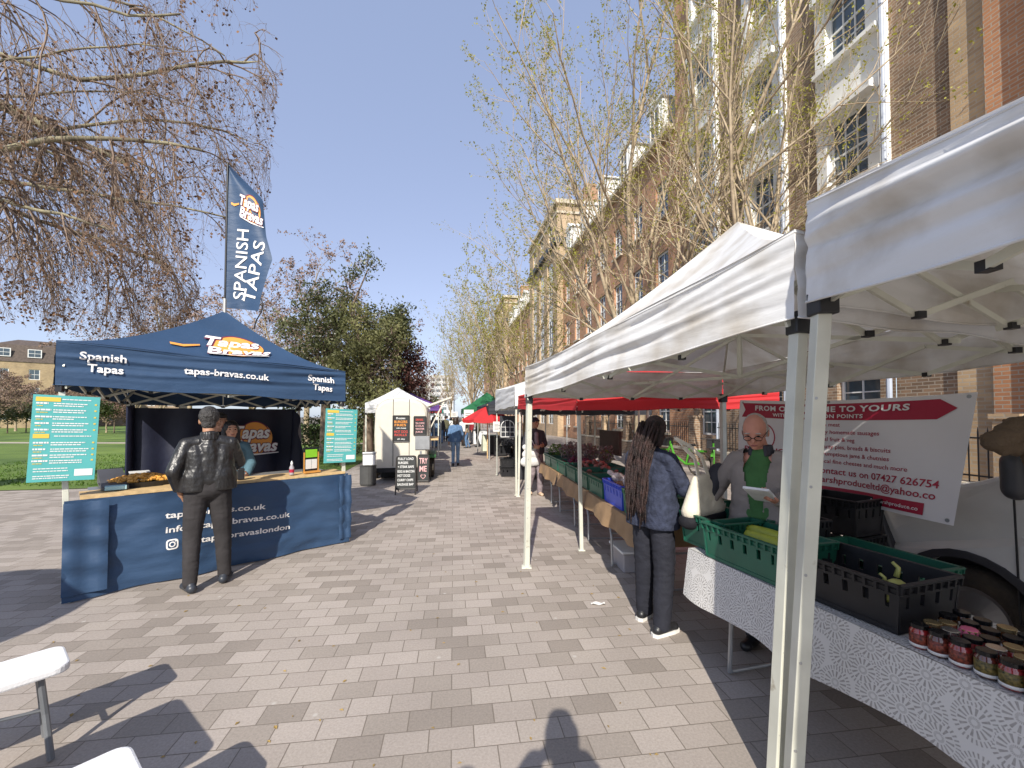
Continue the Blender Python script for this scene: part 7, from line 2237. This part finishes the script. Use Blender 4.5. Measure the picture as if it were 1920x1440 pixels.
for i in range(170):
    a, q_ = r.uniform(0, 6.28), math.sqrt(r.random())
    ft.ball((math.cos(a) * q_ * .27, math.sin(a) * q_ * .16, .05 + .05 * (1 - q_ ** 2) + r.uniform(0, .02)), r.uniform(.016, .028), 6, sq=(1.2, .9, .8))
fo2 = ft.build('fried_potatoes', M_tapas, pan); fo2['kind'] = 'stuff'
bx = thing('takeaway_box', 'pale grey takeaway container at the back of the work top', 'container', ctr(262, 860, .66) + Vector((0, 0, .0)), .8)
MB().box((0, 0, .05), (.16, .13, .10)).build('tub', M_steel, bx, bevel=.008); MB().box((0, 0, .108), (.17, .14, .012)).build('lid', M_white_paint, bx)
nk_ = thing('napkin_pack', 'pale blue napkin pack lying on the counter edge', 'napkins', ctr(218, 889, .16), .75)
MB().box((0, 0, .02), (.16, .10, .04)).build('pack', mat('pale_blue_paper', (0.35, 0.55, 0.60), 0.7), nk_, bevel=.006)
sh = thing('serving_tray', 'grey sloping steel tray at the lawn end of the counter', 'tray', ctr(210, 880, .45), math.atan2(n_.y, n_.x))
MB().prism([(-.45, -.09, .0), (.3, -.09, .0), (.3, -.09, .03), (-.45, -.09, .14)], (0, .2, 0)).build('tray_body', mat('dull_grey_metal', (0.12, 0.12, 0.13), 0.45, metal=.5), sh)
sbx = thing('sauce_bottle', 'clear sauce bottle with pointed cap on the counter', 'bottle', ctr(547, 872, .03), 0)
MB().lathe([(.026, 0), (.028, .01), (.028, .09), (.013, .12), (.013, .13)], n=14).build('bottle_body', M_translu, sbx, smooth=True); MB().lathe([(.014, .13), (.014, .145), (.004, .17), (.0, .172)], n=10).build('cap', M_white_paint, sbx); MB().lathe([(.0285, .03), (.0285, .07)], n=14).build('label', M_banner_red, sbx)
cs_ = thing('card_stand', 'orange framed card stand with green and white notices on the counter', 'card stand', ctr(585, 868, .06), math.atan2(e_.y, e_.x) + .12)
MB().box((0, .03, .16), (.20, .015, .32)).build('back', M_black_plastic, cs_)
MB().box((-.092, .018, .13), (.014, .012, .26)).box((.092, .018, .13), (.014, .012, .26)).box((0, .0, .012), (.2, .06, .022)).build('frame', mat('orange_wood', (0.55, 0.26, 0.06), 0.5), cs_)
MB().box((0, .016, .245), (.15, .006, .10)).build('green_card', mat('lime_card', (0.25, 0.55, 0.03), 0.5), cs_)
MB().box((-.038, .016, .11), (.07, .006, .12)).box((.038, .016, .11), (.07, .006, .12)).build('white_card', M_label_white, cs_)
cup = thing('card_reader', 'dark card reader on the counter by the leather jacket sleeve', 'card reader', ctr(452, 874, .06), .6)
MB().box((0, 0, .06), (.07, .07, .13)).build('reader_body', M_black_plastic, cup, bevel=.01)

# ================================================================= FARTHER STALLS ON THE RIGHT
pp = at(914, 781, 17.0)
RP = thing('parasol', 'red parasol over a stall beside the dark canopy', 'parasol', (pp.x, pp.y, 0), .3)
rp = MB()
rr2 = 1.0
n = 8
for i in range(n):
    a0, a1 = 2 * math.pi * i / n, 2 * math.pi * (i + 1) / n
    rp.grid(4, 4, lambda a, b, a0=a0, a1=a1: Vector(((math.cos(a0) * (1 - a) + math.cos(a1) * a) * rr2 * b, (math.sin(a0) * (1 - a) + math.sin(a1) * a) * rr2 * b, 2.08 - .52 * b ** 1.15 - .04 * math.sin(math.pi * a) * b)))
    rp.grid(4, 1, lambda a, b, a0=a0, a1=a1: Vector(((math.cos(a0) * (1 - a) + math.cos(a1) * a) * rr2, (math.sin(a0) * (1 - a) + math.sin(a1) * a) * rr2, 1.56 - .04 * math.sin(math.pi * a) - .12 * b)))
rp.build('canopy', M_red_canvas, RP)
MB().tube([(0, 0, 0), (0, 0, 2.14)], .022, 8).build('pole', M_wood, RP)
def draped(label, p, rz, w, d, h, m, group=None):
    t = thing('market_table', label, 'table', p, rz, group)
    c = MB()
    c.grid(10, 4, lambda a, b: ((a - .5) * w, (b - .5) * d, h))
    for sx, ln, off in ((0, w, -d / 2), (1, w, d / 2)):
        c.grid(16, 6, lambda a, b, ln=ln, off=off: ((a - .5) * ln, off * (1 + .05 * b) + .015 * math.sin(a * 20) * b, h * (1 - .96 * b)))
    for off in (-w / 2, w / 2):
        c.grid(8, 6, lambda a, b, off=off: (off * (1 + .03 * b) + .012 * math.sin(a * 14) * b, (a - .5) * d, h * (1 - .96 * b)))
    c.build('tablecloth', m, t, smooth=True)
    tt = MB().box((0, 0, h - .03), (w * .97, d * .97, .04)); tt.build('tabletop', M_table_top, t)
    return t
M_cloth_pale = mat('pale_sage_cloth', (0.52, 0.54, 0.42), 0.85)
for u, v, w_, lab, mm in ((905, 846, 1.0, 'sage clothed market table beside the dark barrel', M_cloth_pale), (888, 832, 1.6, 'white clothed market table under the red parasol', M_white_shirt), (878, 824, 1.6, 'far white clothed market table under the green gazebo', M_white_shirt)):
    q = spot(u, v); draped(lab, (q.x + .35, q.y + .4, 0), AB, w_ * 1.4, .8, .76, mm, 'clothed tables down the market')
q = spot(924, 851)
for k, (dx, dy, lab) in enumerate(((0, 0, 'dark grey speaker sized cabinet beside the sage table'), (.35, -1.0, 'dark grey cabinet behind the gazebo pole'))):
    bo = thing('cabinet', lab, 'cabinet', (q.x + dx, q.y + dy, 0), AB, 'dark cabinets beside the market table')
    MB().box((0, 0, .42), (.5, .5, .80)).build('carcass', M_black_plastic, bo, bevel=.02); MB().box((-.0, -.255, .45), (.4, .01, .6)).build('front', M_chalkboard, bo)
# black crates and tub under the small white gazebo
k = 0
for (u, v, z) in ((950, 893, 0), (968, 893, 0), (950, 893, 1), (966, 880, 1), (946, 880, 2), (955, 862, 2)):
    q = spot(u, v)
    crate(('black crate on the ground at the small gazebo pole', 'black crate on the ground by the white gazebo rear', 'black crate stacked over the one at the gazebo pole', 'black crate stacked behind at the small gazebo', 'upper black crate with plants at the small gazebo', 'top black crate in the small gazebo stack')[k], (q.x, q.y + .1, .01 + .25 * z), AB, .5, .36, .24, M_crate_black, 'black crates under the small white gazebo', slots=5); k += 1
for i in range(4):
    q = spot(948 + 6 * i, 880); pot_plant(('grey', 'purple', 'tall grey', 'low purple')[i] + ' lavender plant above the black crates', (q.x, q.y + .15, .52 + .06 * (i % 2)), M_lav, h=.24, r=.16, seed=70 + i, n=260, size=.05)
# arched white window frame standing as decoration
q = at(952, 781, 11.3)
AW = thing('arched_mirror', 'white arched window frame standing on the plant stall', 'arched frame', (q.x, q.y, 1.12), .1)
MB().box((0, .03, .26), (.42, .03, .6)).build('dark_back', M_black_canvas, AW)
a_ = MB()
pts = [(-.18, 0, 0), (-.18, 0, .26)] + [(.18 * -math.cos(t), 0, .26 + .18 * math.sin(t)) for t in [math.pi * i / 10 for i in range(1, 10)]] + [(.18, 0, .26), (.18, 0, 0), (-.18, 0, 0)]
a_.tube(pts, .012, 6)
for x in (-.06, .06): a_.tube([(x, 0, 0), (x, 0, .43)], .007, 5)
for z in (.13, .26): a_.tube([(-.18, 0, z), (.18, 0, z)], .007, 5)
a_.build('frame', M_white_paint, AW)
st_ = thing('market_table', 'dark table carrying the arched window frame', 'table', (q.x + .45, q.y + .35, 0), AB)
MB().box((0, 0, .55), (.8, .5, 1.1)).build('dark_cloth', M_black_canvas, st_, bevel=.01)
# notices
for u, v, y, w_, h_, lab in ((932, 800, 11.9, .22, .28, 'white notice hung on the small gazebo pole'), (879, 782, 22, .5, .75, 'white notice with print beside the green gazebo'), (852, 777, 24, .35, .3, 'small white notice under the green gazebo')):
    q = at(u, v, y)
    nt = thing('notice', lab, 'notice', q, .05, 'white notices on the stalls')
    MB().box((0, 0, 0), (w_, .012, h_)).build('sheet', M_label_white, nt)
    t_ = MB()
    P_ = planemap((-w_ / 2, -.007, -h_ / 2), (1, 0, 0), (0, 0, 1), .003)
    for j in range(5): rect2(t_, P_, w_ * .15, h_ * (.2 + .13 * j), w_ * (.85 if j % 2 else .7), h_ * (.235 + .13 * j))
    t_.build('print', M_chalkboard, nt)
    MB().tube([(0, .02, -q.z), (0, .02, h_ / 2)], .012, 6).build('post', M_steel, nt)

# ================================================================= small things on the ground, and what casts its shade from outside the picture
r = random.Random(17)
mb = MB()
for i in range(70):
    p = spot(r.uniform(60, 1500), 850 + 600 * r.random() ** .7)
    a = r.uniform(0, 6.28); s_ = r.uniform(.008, .02)
    d = Vector((math.cos(a), math.sin(a), 0)) * s_; e2 = Vector((-d.y, d.x, 0)) * .5
    mb.add([p - d + Vector((0, 0, .003)), p + e2 + Vector((0, 0, .007)), p + d + Vector((0, 0, .003)), p - e2 + Vector((0, 0, .006))], [(0, 1, 2, 3)])
tag(mb.build('leaf_litter', mat('dry_bud_scales', (0.30, 0.20, 0.06), 0.8, var=0.5, vs=3)), 'tiny dry bud scales scattered over the paving', 'leaf litter', kind='stuff')
PS = thing('parasol', 'round parasol outside the picture, only its shadow shows by the stall', 'parasol', (-5.25, 0.45, 0))
p_ = MB()
p_.grid(32, 4, lambda a, b: (1.25 * b * math.cos(6.28319 * a), 1.25 * b * math.sin(6.28319 * a), 2.65 - .5 * b))
p_.build('canopy', M_white_canvas_far, PS, smooth=True)
MB().tube([(0, 0, 0), (0, 0, 2.65)], .022, 8).lathe([(.25, 0), (.25, .05), (.05, .08)], n=16).build('pole', M_alu_grey, PS)
